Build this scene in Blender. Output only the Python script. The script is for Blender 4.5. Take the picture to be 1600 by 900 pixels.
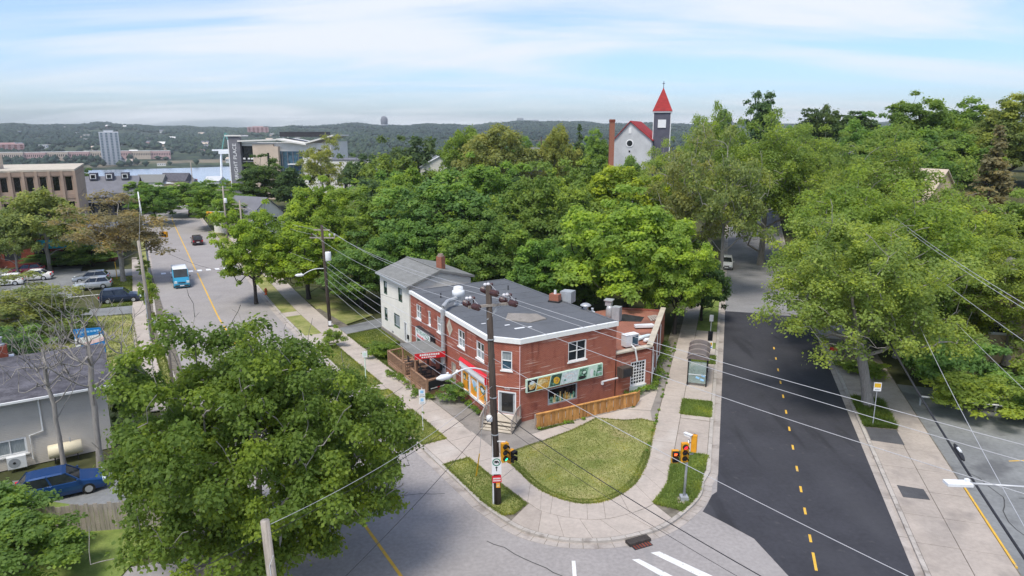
import bpy, bmesh, math, random
import numpy as np
from math import radians as R, sin, cos, pi, hypot
# ---------------------------------------------------------------- clear
for o in list(bpy.data.objects): bpy.data.objects.remove(o)
S = bpy.context.scene
COL = S.collection
# ---------------------------------------------------------------- camera
cam = bpy.data.objects.new('camera', bpy.data.cameras.new('camera')); COL.objects.link(cam)
cam.location = (0, 0, 20); cam.rotation_euler = (R(90-12.731), 0, 0)
cam.data.sensor_width = 36; cam.data.lens = 24.3; cam.data.clip_start = .2; cam.data.clip_end = 30000
S.camera = cam
# ---------------------------------------------------------------- sky, sun, exposure
SUN_AZ, SUN_EL = R(-150), R(62)      # azimuth measured clockwise from +Y
w = bpy.data.worlds.new('World'); S.world = w; w.use_nodes = True
nt = w.node_tree; N = nt.nodes; LK = nt.links
for n in list(N): N.remove(n)
out = N.new('ShaderNodeOutputWorld'); bg = N.new('ShaderNodeBackground'); bg.inputs['Strength'].default_value = .11
sky = N.new('ShaderNodeTexSky'); sky.sky_type = 'NISHITA'; sky.sun_disc = False
sky.sun_elevation = SUN_EL; sky.sun_rotation = SUN_AZ; sky.air_density = 1.0; sky.dust_density = 1.2; sky.ozone_density = 1.6
tc = N.new('ShaderNodeTexCoord'); sp = N.new('ShaderNodeSeparateXYZ'); LK.new(tc.outputs['Generated'], sp.inputs[0])
def mth(op, a, b=None, c=None):
    m = N.new('ShaderNodeMath'); m.operation = op
    for i, v in enumerate((a, b, c)):
        if v is None: continue
        if isinstance(v, (int, float)): m.inputs[i].default_value = v
        else: LK.new(v, m.inputs[i])
    return m.outputs[0]
zz = mth('ADD', mth('MAXIMUM', sp.outputs[2], 0.0), .13)
cx = mth('DIVIDE', sp.outputs[0], zz); cy = mth('DIVIDE', sp.outputs[1], zz)
cb = N.new('ShaderNodeCombineXYZ'); LK.new(cx, cb.inputs[0]); LK.new(cy, cb.inputs[1])
mp = N.new('ShaderNodeMapping'); mp.inputs['Rotation'].default_value = (0, 0, R(24)); mp.inputs['Scale'].default_value = (.34, .85, 1); LK.new(cb.outputs[0], mp.inputs[0])
n1 = N.new('ShaderNodeTexNoise'); n1.inputs['Scale'].default_value = 1.1; n1.inputs['Detail'].default_value = 7; n1.inputs['Roughness'].default_value = .56; n1.inputs['Distortion'].default_value = .55
LK.new(mp.outputs[0], n1.inputs['Vector'])
mp2 = N.new('ShaderNodeMapping'); mp2.inputs['Rotation'].default_value = (0, 0, R(-15)); mp2.inputs['Scale'].default_value = (.16, .3, 1); LK.new(cb.outputs[0], mp2.inputs[0])
n2 = N.new('ShaderNodeTexNoise'); n2.inputs['Scale'].default_value = 1.3; n2.inputs['Detail'].default_value = 4; LK.new(mp2.outputs[0], n2.inputs['Vector'])
mr = N.new('ShaderNodeMapRange'); mr.interpolation_type = 'SMOOTHSTEP'
mr.inputs[1].default_value = .41; mr.inputs[2].default_value = .60; mr.inputs[3].default_value = .0; mr.inputs[4].default_value = .95
LK.new(mth('ADD', mth('MULTIPLY', n1.outputs[0], .6), mth('MULTIPLY', n2.outputs[0], .4)), mr.inputs[0])
mx = N.new('ShaderNodeMix'); mx.data_type = 'RGBA'; LK.new(mr.outputs[0], mx.inputs[0]); tn = N.new('ShaderNodeMix'); tn.data_type = 'RGBA'; tn.blend_type = 'MULTIPLY'; tn.inputs[0].default_value = 1; tn.inputs[7].default_value = (.72, .84, 1.08, 1); LK.new(sky.outputs[0], tn.inputs[6]); LK.new(tn.outputs[2], mx.inputs[6])
mx.inputs[7].default_value = (4.45, 4.68, 5.0, 1)
LK.new(mx.outputs[2], bg.inputs[0]); LK.new(bg.outputs[0], out.inputs[0])
sd = bpy.data.lights.new('sun', 'SUN'); sd.energy = 1.9; sd.angle = R(18); sd.color = (1, .95, .87)
sun = bpy.data.objects.new('sun', sd); COL.objects.link(sun)
sun.rotation_euler = (R(90)-SUN_EL, 0, pi-SUN_AZ) ; sun.location = (0, 0, 300)
S.view_settings.view_transform = 'Standard'; S.view_settings.look = 'None'; S.view_settings.gamma = 1
S.view_settings.exposure = 0.9
S.view_settings.use_curve_mapping = False
# ---------------------------------------------------------------- helpers
def mesh_obj(name, me, mat, parent=None):
    o = bpy.data.objects.new(name, me); COL.objects.link(o)
    if mat is not None and not me.materials: me.materials.append(M[mat] if isinstance(mat, str) else mat)
    if parent is not None: o.parent = parent
    return o
def tag(o, label, cat, group=None):
    o['label'] = label; o['category'] = cat
    if group: o['group'] = group
    return o
def thing(name, label, cat, loc=(0, 0, 0), rz=0, group=None):
    o = bpy.data.objects.new(name, None); COL.objects.link(o); o.location = loc; o.rotation_euler = (0, 0, rz)
    o.empty_display_size = .3
    return tag(o, label, cat, group)
def struct(o): o['kind'] = 'structure'; return o
def stuff(o, label=None, cat=None):
    o['kind'] = 'stuff'
    if label: o['label'] = label; o['category'] = cat
    return o
def copy_tree(o, parent=None):
    c = o.copy(); COL.objects.link(c); c.parent = parent
    for ch in o.children: copy_tree(ch, c)
    return c
class B:
    """collects boxes, prisms and tubes into one mesh (with uv)"""
    def __init__(s): s.v = []; s.f = []; s.uv = []
    def face(s, pts, uv=None):
        i = len(s.v); s.v += [tuple(p) for p in pts]; s.f.append(tuple(range(i, i+len(pts))))
        s.uv.append(uv if uv else [(p[0], p[1]) for p in pts]); return s
    def prism(s, poly, z0, z1, bottom=False):
        n = len(poly); z0f = z0 if callable(z0) else (lambda i: z0); z1f = z1 if callable(z1) else (lambda i: z1)
        s.face([(p[0], p[1], z1f(i)) for i, p in enumerate(poly)])
        if bottom: s.face([(p[0], p[1], z0f(i)) for i, p in enumerate(poly)][::-1])
        L = 0
        for i in range(n):
            a, b = poly[i], poly[(i+1) % n]; j = (i+1) % n; d = hypot(b[0]-a[0], b[1]-a[1])
            s.face([(a[0], a[1], z0f(i)), (b[0], b[1], z0f(j)), (b[0], b[1], z1f(j)), (a[0], a[1], z1f(i))], [(L, z0f(i)), (L+d, z0f(j)), (L+d, z1f(j)), (L, z1f(i))]); L += d
        return s
    def box(s, c, d, rz=0, rx=0, ry=0):
        x, y, z = d[0]/2, d[1]/2, d[2]/2
        P = [(-x,-y,-z),(x,-y,-z),(x,y,-z),(-x,y,-z),(-x,-y,z),(x,-y,z),(x,y,z),(-x,y,z)]
        cr, sr, cp, sp_, cz, sz = cos(rx), sin(rx), cos(ry), sin(ry), cos(rz), sin(rz)
        Q = []
        for (a, b, e) in P:
            b, e = b*cr-e*sr, b*sr+e*cr
            a, e = a*cp+e*sp_, -a*sp_+e*cp
            a, b = a*cz-b*sz, a*sz+b*cz
            Q.append((a+c[0], b+c[1], e+c[2]))
        for f, (ua, ub) in (((0,3,2,1),(0,1)), ((4,5,6,7),(0,1)), ((0,1,5,4),(0,2)), ((1,2,6,5),(1,2)), ((2,3,7,6),(0,2)), ((3,0,4,7),(1,2))):
            s.face([Q[i] for i in f], [(P[i][ua], P[i][ub]) for i in f])
        return s
    def beam(s, a, b, w, h):
        dx, dy, dz = b[0]-a[0], b[1]-a[1], b[2]-a[2]; L = math.sqrt(dx*dx+dy*dy+dz*dz)
        return s.box(((a[0]+b[0])/2, (a[1]+b[1])/2, (a[2]+b[2])/2), (L, w, h), rz=math.atan2(dy, dx), ry=-math.atan2(dz, hypot(dx, dy)))
    def tube(s, pts, r, n=8, caps=True):
        rr = r if isinstance(r, (list, tuple)) else [r]*len(pts)
        rings = []
        for i, p in enumerate(pts):
            a = pts[max(i-1, 0)]; b = pts[min(i+1, len(pts)-1)]
            d = np.array(b, float)-np.array(a, float); d /= (np.linalg.norm(d)+1e-9)
            u = np.cross(d, (0, 0, 1) if abs(d[2]) < .95 else (1, 0, 0)); u /= np.linalg.norm(u); v = np.cross(d, u)
            rings.append([tuple(np.array(p)+rr[i]*(cos(2*pi*k/n)*u+sin(2*pi*k/n)*v)) for k in range(n)])
        base = len(s.v)
        for rg in rings: s.v += rg
        for i in range(len(pts)-1):
            for k in range(n):
                k2 = (k+1) % n
                s.f.append((base+i*n+k, base+i*n+k2, base+(i+1)*n+k2, base+(i+1)*n+k)); s.uv.append([(k/n, i), ((k+1)/n, i), ((k+1)/n, i+1), (k/n, i+1)])
        if caps:
            s.f.append(tuple(base+k for k in range(n))[::-1]); s.uv.append([(0, 0)]*n)
            s.f.append(tuple(base+(len(pts)-1)*n+k for k in range(n))); s.uv.append([(0, 0)]*n)
        return s
    def lathe(s, c, prof, n=12, sx=1, sy=1):
        return s.tube_z(c, prof, n, sx, sy)
    def tube_z(s, c, prof, n=12, sx=1, sy=1):
        base = len(s.v)
        for (r, z) in prof: s.v += [(c[0]+r*sx*cos(2*pi*k/n), c[1]+r*sy*sin(2*pi*k/n), c[2]+z) for k in range(n)]
        for i in range(len(prof)-1):
            for k in range(n):
                k2 = (k+1) % n
                s.f.append((base+i*n+k, base+i*n+k2, base+(i+1)*n+k2, base+(i+1)*n+k)); s.uv.append([(0, 0)]*4)
        s.f.append(tuple(base+k for k in range(n))[::-1]); s.uv.append([(0, 0)]*n)
        s.f.append(tuple(base+(len(prof)-1)*n+k for k in range(n))); s.uv.append([(0, 0)]*n)
        return s
    def mesh(s, name, smooth=False):
        me = bpy.data.meshes.new(name); me.from_pydata(s.v, [], s.f)
        uvl = me.uv_layers.new(name='uv'); flat = [c for f in s.uv for p in f for c in p]
        uvl.data.foreach_set('uv', flat)
        if smooth: me.polygons.foreach_set('use_smooth', [True]*len(me.polygons))
        return me
    def build(s, name, mat, parent=None, smooth=False): return mesh_obj(name, s.mesh(name, smooth), mat, parent)
def fast_mesh(name, V, F4, attr=None):
    """V (n,3) float, F4 (m,4) or (m,3) int"""
    me = bpy.data.meshes.new(name); k = F4.shape[1]
    me.vertices.add(len(V)); me.vertices.foreach_set('co', V.astype(np.float32).ravel())
    me.loops.add(F4.size); me.loops.foreach_set('vertex_index', F4.astype(np.int32).ravel())
    me.polygons.add(len(F4)); me.polygons.foreach_set('loop_start', np.arange(0, F4.size, k, dtype=np.int32))
    me.update(calc_edges=True)
    if attr is not None:
        a = me.attributes.new('lc', 'FLOAT', 'POINT'); a.data.foreach_set('value', attr.astype(np.float32))
    me.validate()
    return me
# ---------------------------------------------------------------- materials
M = {}
def mat(name, col, rough=.8, var=.12, scale=6., metal=0., bump=0., col2=None, detail=5, lo=.35, hi=.65, coord='Object', spec=.3, stretch=(1, 1, 1), fine=0.):
    m = bpy.data.materials.new(name); m.use_nodes = True; t = m.node_tree; b = t.nodes['Principled BSDF']
    b.inputs['Roughness'].default_value = rough; b.inputs['Metallic'].default_value = metal; b.inputs['Specular IOR Level'].default_value = spec
    c1 = tuple(c*(1-var) for c in col); c2 = col2 or tuple(min(1, c*(1+var)) for c in col)
    tcn = t.nodes.new('ShaderNodeTexCoord'); mpn = t.nodes.new('ShaderNodeMapping'); mpn.inputs['Scale'].default_value = stretch
    t.links.new(tcn.outputs[coord], mpn.inputs[0])
    nz = t.nodes.new('ShaderNodeTexNoise'); nz.inputs['Scale'].default_value = scale; nz.inputs['Detail'].default_value = detail; nz.inputs['Roughness'].default_value = .62
    t.links.new(mpn.outputs[0], nz.inputs['Vector'])
    mrn = t.nodes.new('ShaderNodeMapRange'); mrn.inputs[1].default_value = lo; mrn.inputs[2].default_value = hi; t.links.new(nz.outputs[0], mrn.inputs[0])
    mxn = t.nodes.new('ShaderNodeMix'); mxn.data_type = 'RGBA'; t.links.new(mrn.outputs[0], mxn.inputs[0]); mxn.inputs[6].default_value = (*c1, 1); mxn.inputs[7].default_value = (*c2, 1)
    o = mxn.outputs[2]
    if fine:
        n3 = t.nodes.new('ShaderNodeTexNoise'); n3.inputs['Scale'].default_value = scale*14; n3.inputs['Detail'].default_value = 3; t.links.new(mpn.outputs[0], n3.inputs['Vector'])
        m3 = t.nodes.new('ShaderNodeMix'); m3.data_type = 'RGBA'; m3.blend_type = 'OVERLAY'; m3.inputs[0].default_value = fine; t.links.new(o, m3.inputs[6]); t.links.new(n3.outputs[0], m3.inputs[7]); o = m3.outputs[2]
    t.links.new(o, b.inputs['Base Color'])
    if bump:
        bp = t.nodes.new('ShaderNodeBump'); bp.inputs['Strength'].default_value = bump; bp.inputs['Distance'].default_value = .02
        t.links.new(nz.outputs[0], bp.inputs['Height']); t.links.new(bp.outputs[0], b.inputs['Normal'])
    M[name] = m; m['_c'] = 1
    return m
def nodes_of(m): return m.node_tree, m.node_tree.nodes['Principled BSDF']
def layer(m, col, scale, lo, hi, fac=1., stretch=(1, 1, 1), coord='Object', detail=6, dist=0.):
    """blend a stain colour over the base colour by a noise mask"""
    t, b = nodes_of(m); src = b.inputs['Base Color'].links[0].from_socket
    tcn = t.nodes.new('ShaderNodeTexCoord'); mpn = t.nodes.new('ShaderNodeMapping'); mpn.inputs['Scale'].default_value = stretch; t.links.new(tcn.outputs[coord], mpn.inputs[0])
    nz = t.nodes.new('ShaderNodeTexNoise'); nz.inputs['Scale'].default_value = scale; nz.inputs['Detail'].default_value = detail; nz.inputs['Distortion'].default_value = dist; t.links.new(mpn.outputs[0], nz.inputs['Vector'])
    mrn = t.nodes.new('ShaderNodeMapRange'); mrn.inputs[1].default_value = lo; mrn.inputs[2].default_value = hi; mrn.inputs[4].default_value = fac; t.links.new(nz.outputs[0], mrn.inputs[0])
    mxn = t.nodes.new('ShaderNodeMix'); mxn.data_type = 'RGBA'; t.links.new(mrn.outputs[0], mxn.inputs[0]); t.links.new(src, mxn.inputs[6]); mxn.inputs[7].default_value = (*col, 1)
    t.links.new(mxn.outputs[2], b.inputs['Base Color']); return m
def brickmat(name, c1, c2, mortar, rw=.215, rh=.075, ms=.01):
    m = mat(name, c1, .9, .2, 1.2); t, b = nodes_of(m)
    uv = t.nodes.new('ShaderNodeUVMap'); uv.uv_map = 'uv'
    br = t.nodes.new('ShaderNodeTexBrick'); br.inputs['Color1'].default_value = (*c1, 1); br.inputs['Color2'].default_value = (*c2, 1); br.inputs['Mortar'].default_value = (*mortar, 1)
    br.inputs['Scale'].default_value = 1; br.inputs['Brick Width'].default_value = rw; br.inputs['Row Height'].default_value = rh; br.inputs['Mortar Size'].default_value = ms; br.inputs['Bias'].default_value = -.1
    t.links.new(uv.outputs[0], br.inputs['Vector']); t.links.new(br.outputs[0], b.inputs['Base Color'])
    bp = t.nodes.new('ShaderNodeBump'); bp.inputs['Strength'].default_value = .4; bp.inputs['Distance'].default_value = .01; bp.invert = True
    t.links.new(br.outputs['Fac'], bp.inputs['Height']); t.links.new(bp.outputs[0], b.inputs['Normal'])
    return m
def sidingmat(name, col, rh=.12):
    m = mat(name, col, .75, .05, .8); t, b = nodes_of(m)
    uv = t.nodes.new('ShaderNodeUVMap'); uv.uv_map = 'uv'; sx = t.nodes.new('ShaderNodeSeparateXYZ'); t.links.new(uv.outputs[0], sx.inputs[0])
    md = t.nodes.new('ShaderNodeMath'); md.operation = 'FRACT'; dv = t.nodes.new('ShaderNodeMath'); dv.operation = 'DIVIDE'; dv.inputs[1].default_value = rh
    t.links.new(sx.outputs[1], dv.inputs[0]); t.links.new(dv.outputs[0], md.inputs[0])
    bp = t.nodes.new('ShaderNodeBump'); bp.inputs['Strength'].default_value = 1; bp.inputs['Distance'].default_value = .03; bp.invert = True
    t.links.new(md.outputs[0], bp.inputs['Height']); t.links.new(bp.outputs[0], b.inputs['Normal']); return m
def leafmat(name, yellow=(1.7, 1.5, .75)):
    m = bpy.data.materials.new(name); m.use_nodes = True; t = m.node_tree; b = t.nodes['Principled BSDF']; M[name] = m
    oi = t.nodes.new('ShaderNodeObjectInfo'); at = t.nodes.new('ShaderNodeAttribute'); at.attribute_name = 'lc'
    r = t.nodes.new('ShaderNodeValToRGB'); e = r.color_ramp; e.elements[0].color = (.62, .70, .70, 1); e.elements[0].position = .0
    e.elements[1].position = 1; e.elements[1].color = (*yellow, 1); k = e.elements.new(.45); k.color = (.95, .98, .95, 1)
    t.links.new(at.outputs['Fac'], r.inputs[0])
    mm = t.nodes.new('ShaderNodeMix'); mm.data_type = 'RGBA'; mm.blend_type = 'MULTIPLY'; mm.inputs[0].default_value = 1
    t.links.new(oi.outputs['Color'], mm.inputs[6]); t.links.new(r.outputs[0], mm.inputs[7])
    t.links.new(mm.outputs[2], b.inputs['Base Color']); b.inputs['Roughness'].default_value = .55; b.inputs['Specular IOR Level'].default_value = .25
    tr = t.nodes.new('ShaderNodeBsdfTranslucent'); mt = t.nodes.new('ShaderNodeMix'); mt.data_type = 'RGBA'; mt.blend_type = 'MULTIPLY'; mt.inputs[0].default_value = 1; mt.inputs[7].default_value = (1.7, 1.55, 1.1, 1); t.links.new(mm.outputs[2], mt.inputs[6]); t.links.new(mt.outputs[2], tr.inputs[0])
    ms = t.nodes.new('ShaderNodeMixShader'); ms.inputs[0].default_value = .5
    t.links.new(b.outputs[0], ms.inputs[1]); t.links.new(tr.outputs[0], ms.inputs[2]); t.links.new(ms.outputs[0], t.nodes['Material Output'].inputs[0]); return m
def glassmat(name, col=(.02, .025, .03), rough=.06):
    m = mat(name, col, rough, .5, .9); nodes_of(m)[1].inputs['Specular IOR Level'].default_value = .6; return m
def emis(name, col, e):
    m = mat(name, col, .4, .02); b = nodes_of(m)[1]; b.inputs['Emission Color'].default_value = (*col, 1); b.inputs['Emission Strength'].default_value = e
mat('asphalt_old', (.315, .290, .278), .92, .07, .35, fine=.28, detail=8, bump=.1); layer(M['asphalt_old'], (.36, .337, .322), .12, .5, .75, .5); layer(M['asphalt_old'], (.22, .215, .215), .5, .62, .72, .5, (1, .3, 1))
mat('asphalt_lane', (.235, .23, .235), .92, .10, .35, fine=.28, detail=8, bump=.1); layer(M['asphalt_lane'], (.33, .32, .32), .16, .5, .75, .55); layer(M['asphalt_lane'], (.14, .14, .145), .9, .66, .74, .5, (.3, 1, 1))
mat('asphalt_new', (.047, .047, .055), .85, .14, .3, fine=.25, detail=7, bump=.1); layer(M['asphalt_new'], (.075, .075, .082), .22, .5, .75, .75, (1, .22, 1)); layer(M['asphalt_new'], (.09, .088, .088), 1.7, .64, .72, .5); layer(M['asphalt_new'], (.024, .024, .028), .5, .6, .7, .6, (1.5, .2, 1))
mat('asphalt_lot', (.21, .215, .215), .92, .15, .3, fine=.25, detail=8); layer(M['asphalt_lot'], (.08, .08, .085), .25, .58, .66, .6); layer(M['asphalt_lot'], (.24, .24, .24), .6, .6, .75, .5)
mat('asphalt_patch', (.085, .085, .09), .9, .15, .8, fine=.2)
mat('crack', (.07, .07, .07), .95, .2, 3)
mat('concrete', (.445, .385, .335), .9, .10, .35, fine=.18, detail=7, bump=.08); layer(M['concrete'], (.28, .25, .22), .7, .57, .75, .6); layer(M['concrete'], (.56, .52, .47), .3, .55, .7, .5)
mat('concrete_warm', (.40, .345, .30), .9, .12, .35, fine=.18, detail=7, bump=.08); layer(M['concrete_warm'], (.24, .21, .19), .5, .55, .7, .65)
mat('concrete_dark', (.26, .235, .21), .92, .15, .5, fine=.2, detail=7); layer(M['concrete_dark'], (.12, .11, .10), 1.2, .56, .7, .6)
mat('joint', (.16, .14, .11), .95, .3, 2.5)
mat('kerb', (.44, .40, .36), .9, .12, .6, fine=.2, detail=7); layer(M['kerb'], (.22, .19, .165), 1.6, .56, .68, .75)
mat('gutter', (.40, .355, .32), .9, .12, .5, fine=.2, detail=7); layer(M['gutter'], (.20, .17, .15), .8, .52, .7, .75)
mat('grass', (.21, .245, .06), .95, .2, .55, col2=(.33, .32, .12), detail=8, fine=.4, bump=.3); layer(M['grass'], (.36, .30, .15), .33, .53, .70, .75); layer(M['grass'], (.11, .17, .03), .9, .58, .70, .6)
mat('grass_lush', (.165, .24, .05), .95, .25, .9, col2=(.22, .27, .07), detail=8, fine=.4, bump=.3); layer(M['grass_lush'], (.22, .18, .075), .8, .60, .72, .7)
mat('ground', (.045, .06, .018), .97, .35, .08, col2=(.10, .10, .035), detail=9, fine=.3); layer(M['ground'], (.14, .11, .07), .05, .55, .75, .6)
mat('paint_white', (.72, .71, .69), .8, .08, 2, fine=.2); layer(M['paint_white'], (.30, .30, .30), 5, .60, .68, .7)
mat('paint_yellow', (.70, .42, .06), .8, .08, 2, fine=.2); layer(M['paint_yellow'], (.36, .30, .20), 3.5, .56, .66, .7)
brickmat('brick', (.37, .086, .050), (.29, .062, .038), (.37, .21, .16)); layer(M['brick'], (.17, .042, .03), 1.1, .54, .72, .75); layer(M['brick'], (.62, .45, .38), 2.2, .60, .66, .7, (.22, .22, 4.5)); layer(M['brick'], (.12, .03, .025), .8, .6, .75, .7, (2.5, 2.5, .35)); layer(M['brick'], (.44, .14, .07), .45, .55, .7, .5)
brickmat('brick_orange', (.36, .10, .045), (.28, .07, .03), (.3, .22, .18))
mat('brick_dark', (.21, .055, .035), .9, .3, 2)
sidingmat('siding_white', (.66, .64, .58)); sidingmat('siding_grey', (.48, .45, .41), .11); sidingmat('siding_pale', (.55, .56, .58), .2); sidingmat('siding_beige', (.60, .47, .30), .15)
mat('white_trim', (.80, .80, .78), .6, .04, 2); layer(M['white_trim'], (.5, .48, .44), 2, .6, .75, .4)
mat('frame_white', (.80, .80, .80), .5, .03, 3)
mat('frame_green', (.05, .10, .07), .6, .1, 3)
mat('roof_membrane', (.112, .118, .128), .8, .08, .3, fine=.2, detail=8); layer(M['roof_membrane'], (.145, .15, .16), .14, .45, .7, .7); layer(M['roof_membrane'], (.085, .088, .092), .5, .60, .72, .5)
mat('roof_red_gravel', (.30, .125, .085), .95, .15, .5, fine=.35, detail=8); layer(M['roof_red_gravel'], (.15, .08, .065), .35, .5, .66, .8)
mat('tar', (.03, .03, .032), .7, .3, 2)
mat('shingle_grey', (.205, .205, .195), .95, .12, 1.2, stretch=(1, 1, 6), fine=.3)
mat('shingle_dark', (.10, .097, .112), .95, .38, 1.1, stretch=(.6, .6, 4), fine=.7); layer(M['shingle_dark'], (.17, .165, .18), 2.2, .55, .7, .6, (.5, .5, 3))
mat('shingle_red', (.34, .035, .035), .85, .22, .9, fine=.35, stretch=(1, 1, 5)); layer(M['shingle_red'], (.22, .035, .035), .5, .5, .7, .6, (1, 1, .3))
mat('stone_coping', (.52, .46, .37), .9, .12, 1, fine=.2)
mat('galv', (.46, .47, .48), .45, .1, 2, metal=.35)
mat('metal_white', (.75, .76, .77), .45, .06, 2)
mat('metal_grey', (.36, .38, .40), .45, .1, 2)
mat('metal_dark', (.035, .035, .04), .5, .2, 2)
mat('wood_new', (.58, .285, .09), .8, .25, 1.2, stretch=(3, 3, .5), fine=.3); layer(M['wood_new'], (.30, .15, .05), 2.2, .5, .7, .6)
mat('wood_new_b', (.42, .20, .065), .8, .25, 1.2, stretch=(3, 3, .5), fine=.3); mat('riser', (.14, .12, .10), .9, .2, 2)
mat('wood_deck', (.33, .20, .13), .85, .18, 1.5, fine=.3)
mat('wood_grey', (.36, .31, .27), .88, .15, 1.5, fine=.3)
mat('wood_pole', (.075, .058, .048), .92, .3, 2, stretch=(5, 5, .35), fine=.4)
mat('wood_pole_pale', (.33, .29, .25), .92, .25, 2, stretch=(5, 5, .35), fine=.4)
mat('porcelain', (.075, .028, .026), .3, .2, 4, spec=.6)
mat('porcelain_white', (.62, .60, .62), .3, .1, 4)
mat('wire_pale', (.50, .50, .52), .5, .05, 1); mat('wire_dark', (.03, .03, .034), .6, .1, 1)
mat('rubber', (.02, .02, .02), .85, .2, 3); mat('plastic_dark', (.045, .05, .055), .5, .1, 3)
mat('signal_yellow', (.72, .33, .02), .45, .06, 3); mat('signal_black', (.012, .012, .014), .6, .1, 3)
emis('lamp_red', (.9, .02, .04), 1.2); emis('lamp_green', (.02, .65, .35), 1.2); emis('hand_orange', (.95, .12, .03), 1.2); mat('lens_off', (.02, .03, .03), .3, .2, 3)
mat('sign_white', (.80, .80, .80), .5, .03, 2); mat('sign_green', (.01, .22, .13), .5, .03, 2); mat('sign_red', (.62, .02, .03), .5, .05, 2); mat('sign_black', (.02, .022, .025), .6, .1, 2); mat('sign_blue', (.01, .20, .55), .5, .06, 2); mat('sign_lightblue', (.30, .55, .80), .5, .2, 2)
mat('sign_yellow', (.75, .45, .03), .5, .06, 2); mat('orange_panel', (.80, .33, .03), .5, .12, 2.2); mat('food_tan', (.72, .45, .16), .6, .5, 5, col2=(.9, .75, .4)); mat('food_red', (.62, .16, .04), .6, .5, 9, col2=(.85, .55, .12)); mat('leaf_print', (.06, .30, .14), .6, .6, 5, col2=(.35, .6, .45)); mat('print_dark', (.03, .05, .05), .6, .5, 5, col2=(.10, .22, .16)); mat('print_pale', (.62, .70, .72), .6, .2, 5); mat('print_pink', (.85, .60, .60), .6, .1, 5); mat('mint', (.60, .78, .66), .5, .05, 3)
glassmat('glass'); glassmat('glass_dark', (.012, .014, .017), .12); glassmat('glass_blue', (.05, .10, .14), .08); mat('curtain', (.28, .31, .32), .8, .3, 6, stretch=(8, 8, .3))
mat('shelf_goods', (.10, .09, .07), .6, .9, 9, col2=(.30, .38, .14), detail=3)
m = mat('shelter_glass', (.40, .50, .46), .1, .1, 2); nodes_of(m)[1].inputs['Alpha'].default_value = .45
mat('shelter_roof', (.16, .13, .125), .3, .15, 2); mat('tank_cream', (.72, .64, .46), .5, .06, 1.5); mat('teal', (.02, .36, .52), .6, .1, 1); mat('hydrant', (.70, .13, .03), .5, .1, 3)
mat('bark_maple', (.105, .088, .075), .95, .3, 3, stretch=(4, 4, .6), fine=.3); mat('bark_grey', (.30, .275, .25), .95, .2, 3, stretch=(4, 4, .6), fine=.3); mat('bark_dark', (.055, .047, .043), .95, .3, 3, stretch=(4, 4, .6), fine=.3)
leafmat('leaf'); leafmat('leaf_plain', (1.5, 1.35, .9)); leafmat('leaf_grass', (1.8, 1.5, 1.0))
mat('office_stone', (.42, .31, .235), .85, .08, .4, fine=.15); mat('office_band', (.36, .26, .20), .85, .08, .4, fine=.15)
mat('stucco_white', (.72, .70, .66), .85, .05, .4); mat('stucco_tan', (.56, .46, .37), .85, .08, .4); mat('slate', (.17, .17, .19), .8, .1, .5); mat('stone_grey', (.52, .53, .54), .85, .1, .4, fine=.15); mat('tower_dark', (.10, .10, .13), .8, .15, .6)
mat('pink_concrete', (.55, .36, .34), .85, .06, .2); mat('container_red', (.40, .07, .06), .7, .3, .15, stretch=(1, 1, 3)); mat('crane_green', (.12, .32, .28), .6, .1, 1)
mat('yellow_plastic', (.72, .42, .03), .5, .05, 3); mat('terracotta', (.5, .3, .2), .8, .1, 3)
HAZE_D = 1.0e-4
def sm(a, b, x):
    t = min(1, max(0, (x-a)/(b-a))); return t*t*(3-2*t)
def gh(x, y):
    """height of the land"""
    r = hypot(x, y); an = math.atan2(x, max(y, 1e-6)) if y > 0 else (pi if x > 0 else -pi)
    left = 1-sm(.02, .55, an)
    h = -42*sm(175, 820, r)*left*(1 if y > 0 else 0) + -14*sm(200, 900, r)*(1-left)
    h += 11*sm(48, 108, x*.8+(y-60)*.35)*(1 if y > -60 else 0)
    return h
# ================================================================ THE SETTING
def far_h(x, y):
    r = hypot(x, y); h = gh(x, y)
    if y <= 0: return h
    an = math.atan2(x, y)
    n = 9*sin(an*9+1.3)+6*sin(an*23+.4)+3.2*sin(an*61+2)+1.6*sin(an*140)
    water = sm(860, 930, r)*(1-sm(1240+110*sin(an*5+2)+60*sin(an*17), 1420, r))*(1-sm(-.2, .1, an))
    h = h-8*water
    shore = sm(1330, 2100, r)
    h += shore*(26+.25*n) + sm(1900, 4300, r)*(57+n) - sm(4600, 8000, r)*30
    h += sm(1500, 2500, r)*(3*sin(x*.011)+3*sin(y*.013+x*.007)+2*sin(x*.031+y*.02))
    return h
rad = [0]+[8*1.085**i for i in range(80)]
nA = 260; V = []; F = []
for ri, r in enumerate(rad):
    for k in range(nA):
        a = 2*pi*k/nA; x, y = r*sin(a), r*cos(a); V.append((x, y, far_h(x, y)-.06))
for ri in range(len(rad)-1):
    for k in range(nA):
        k2 = (k+1) % nA; F.append((ri*nA+k, ri*nA+k2, (ri+1)*nA+k2, (ri+1)*nA+k)[::-1])
me = bpy.data.meshes.new('ground'); me.from_pydata(V, [], F); me.polygons.foreach_set('use_smooth', [True]*len(me.polygons))
m = mat('land', (.05, .062, .02), .97, .3, .06, col2=(.10, .10, .04), detail=9, fine=.3)
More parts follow.
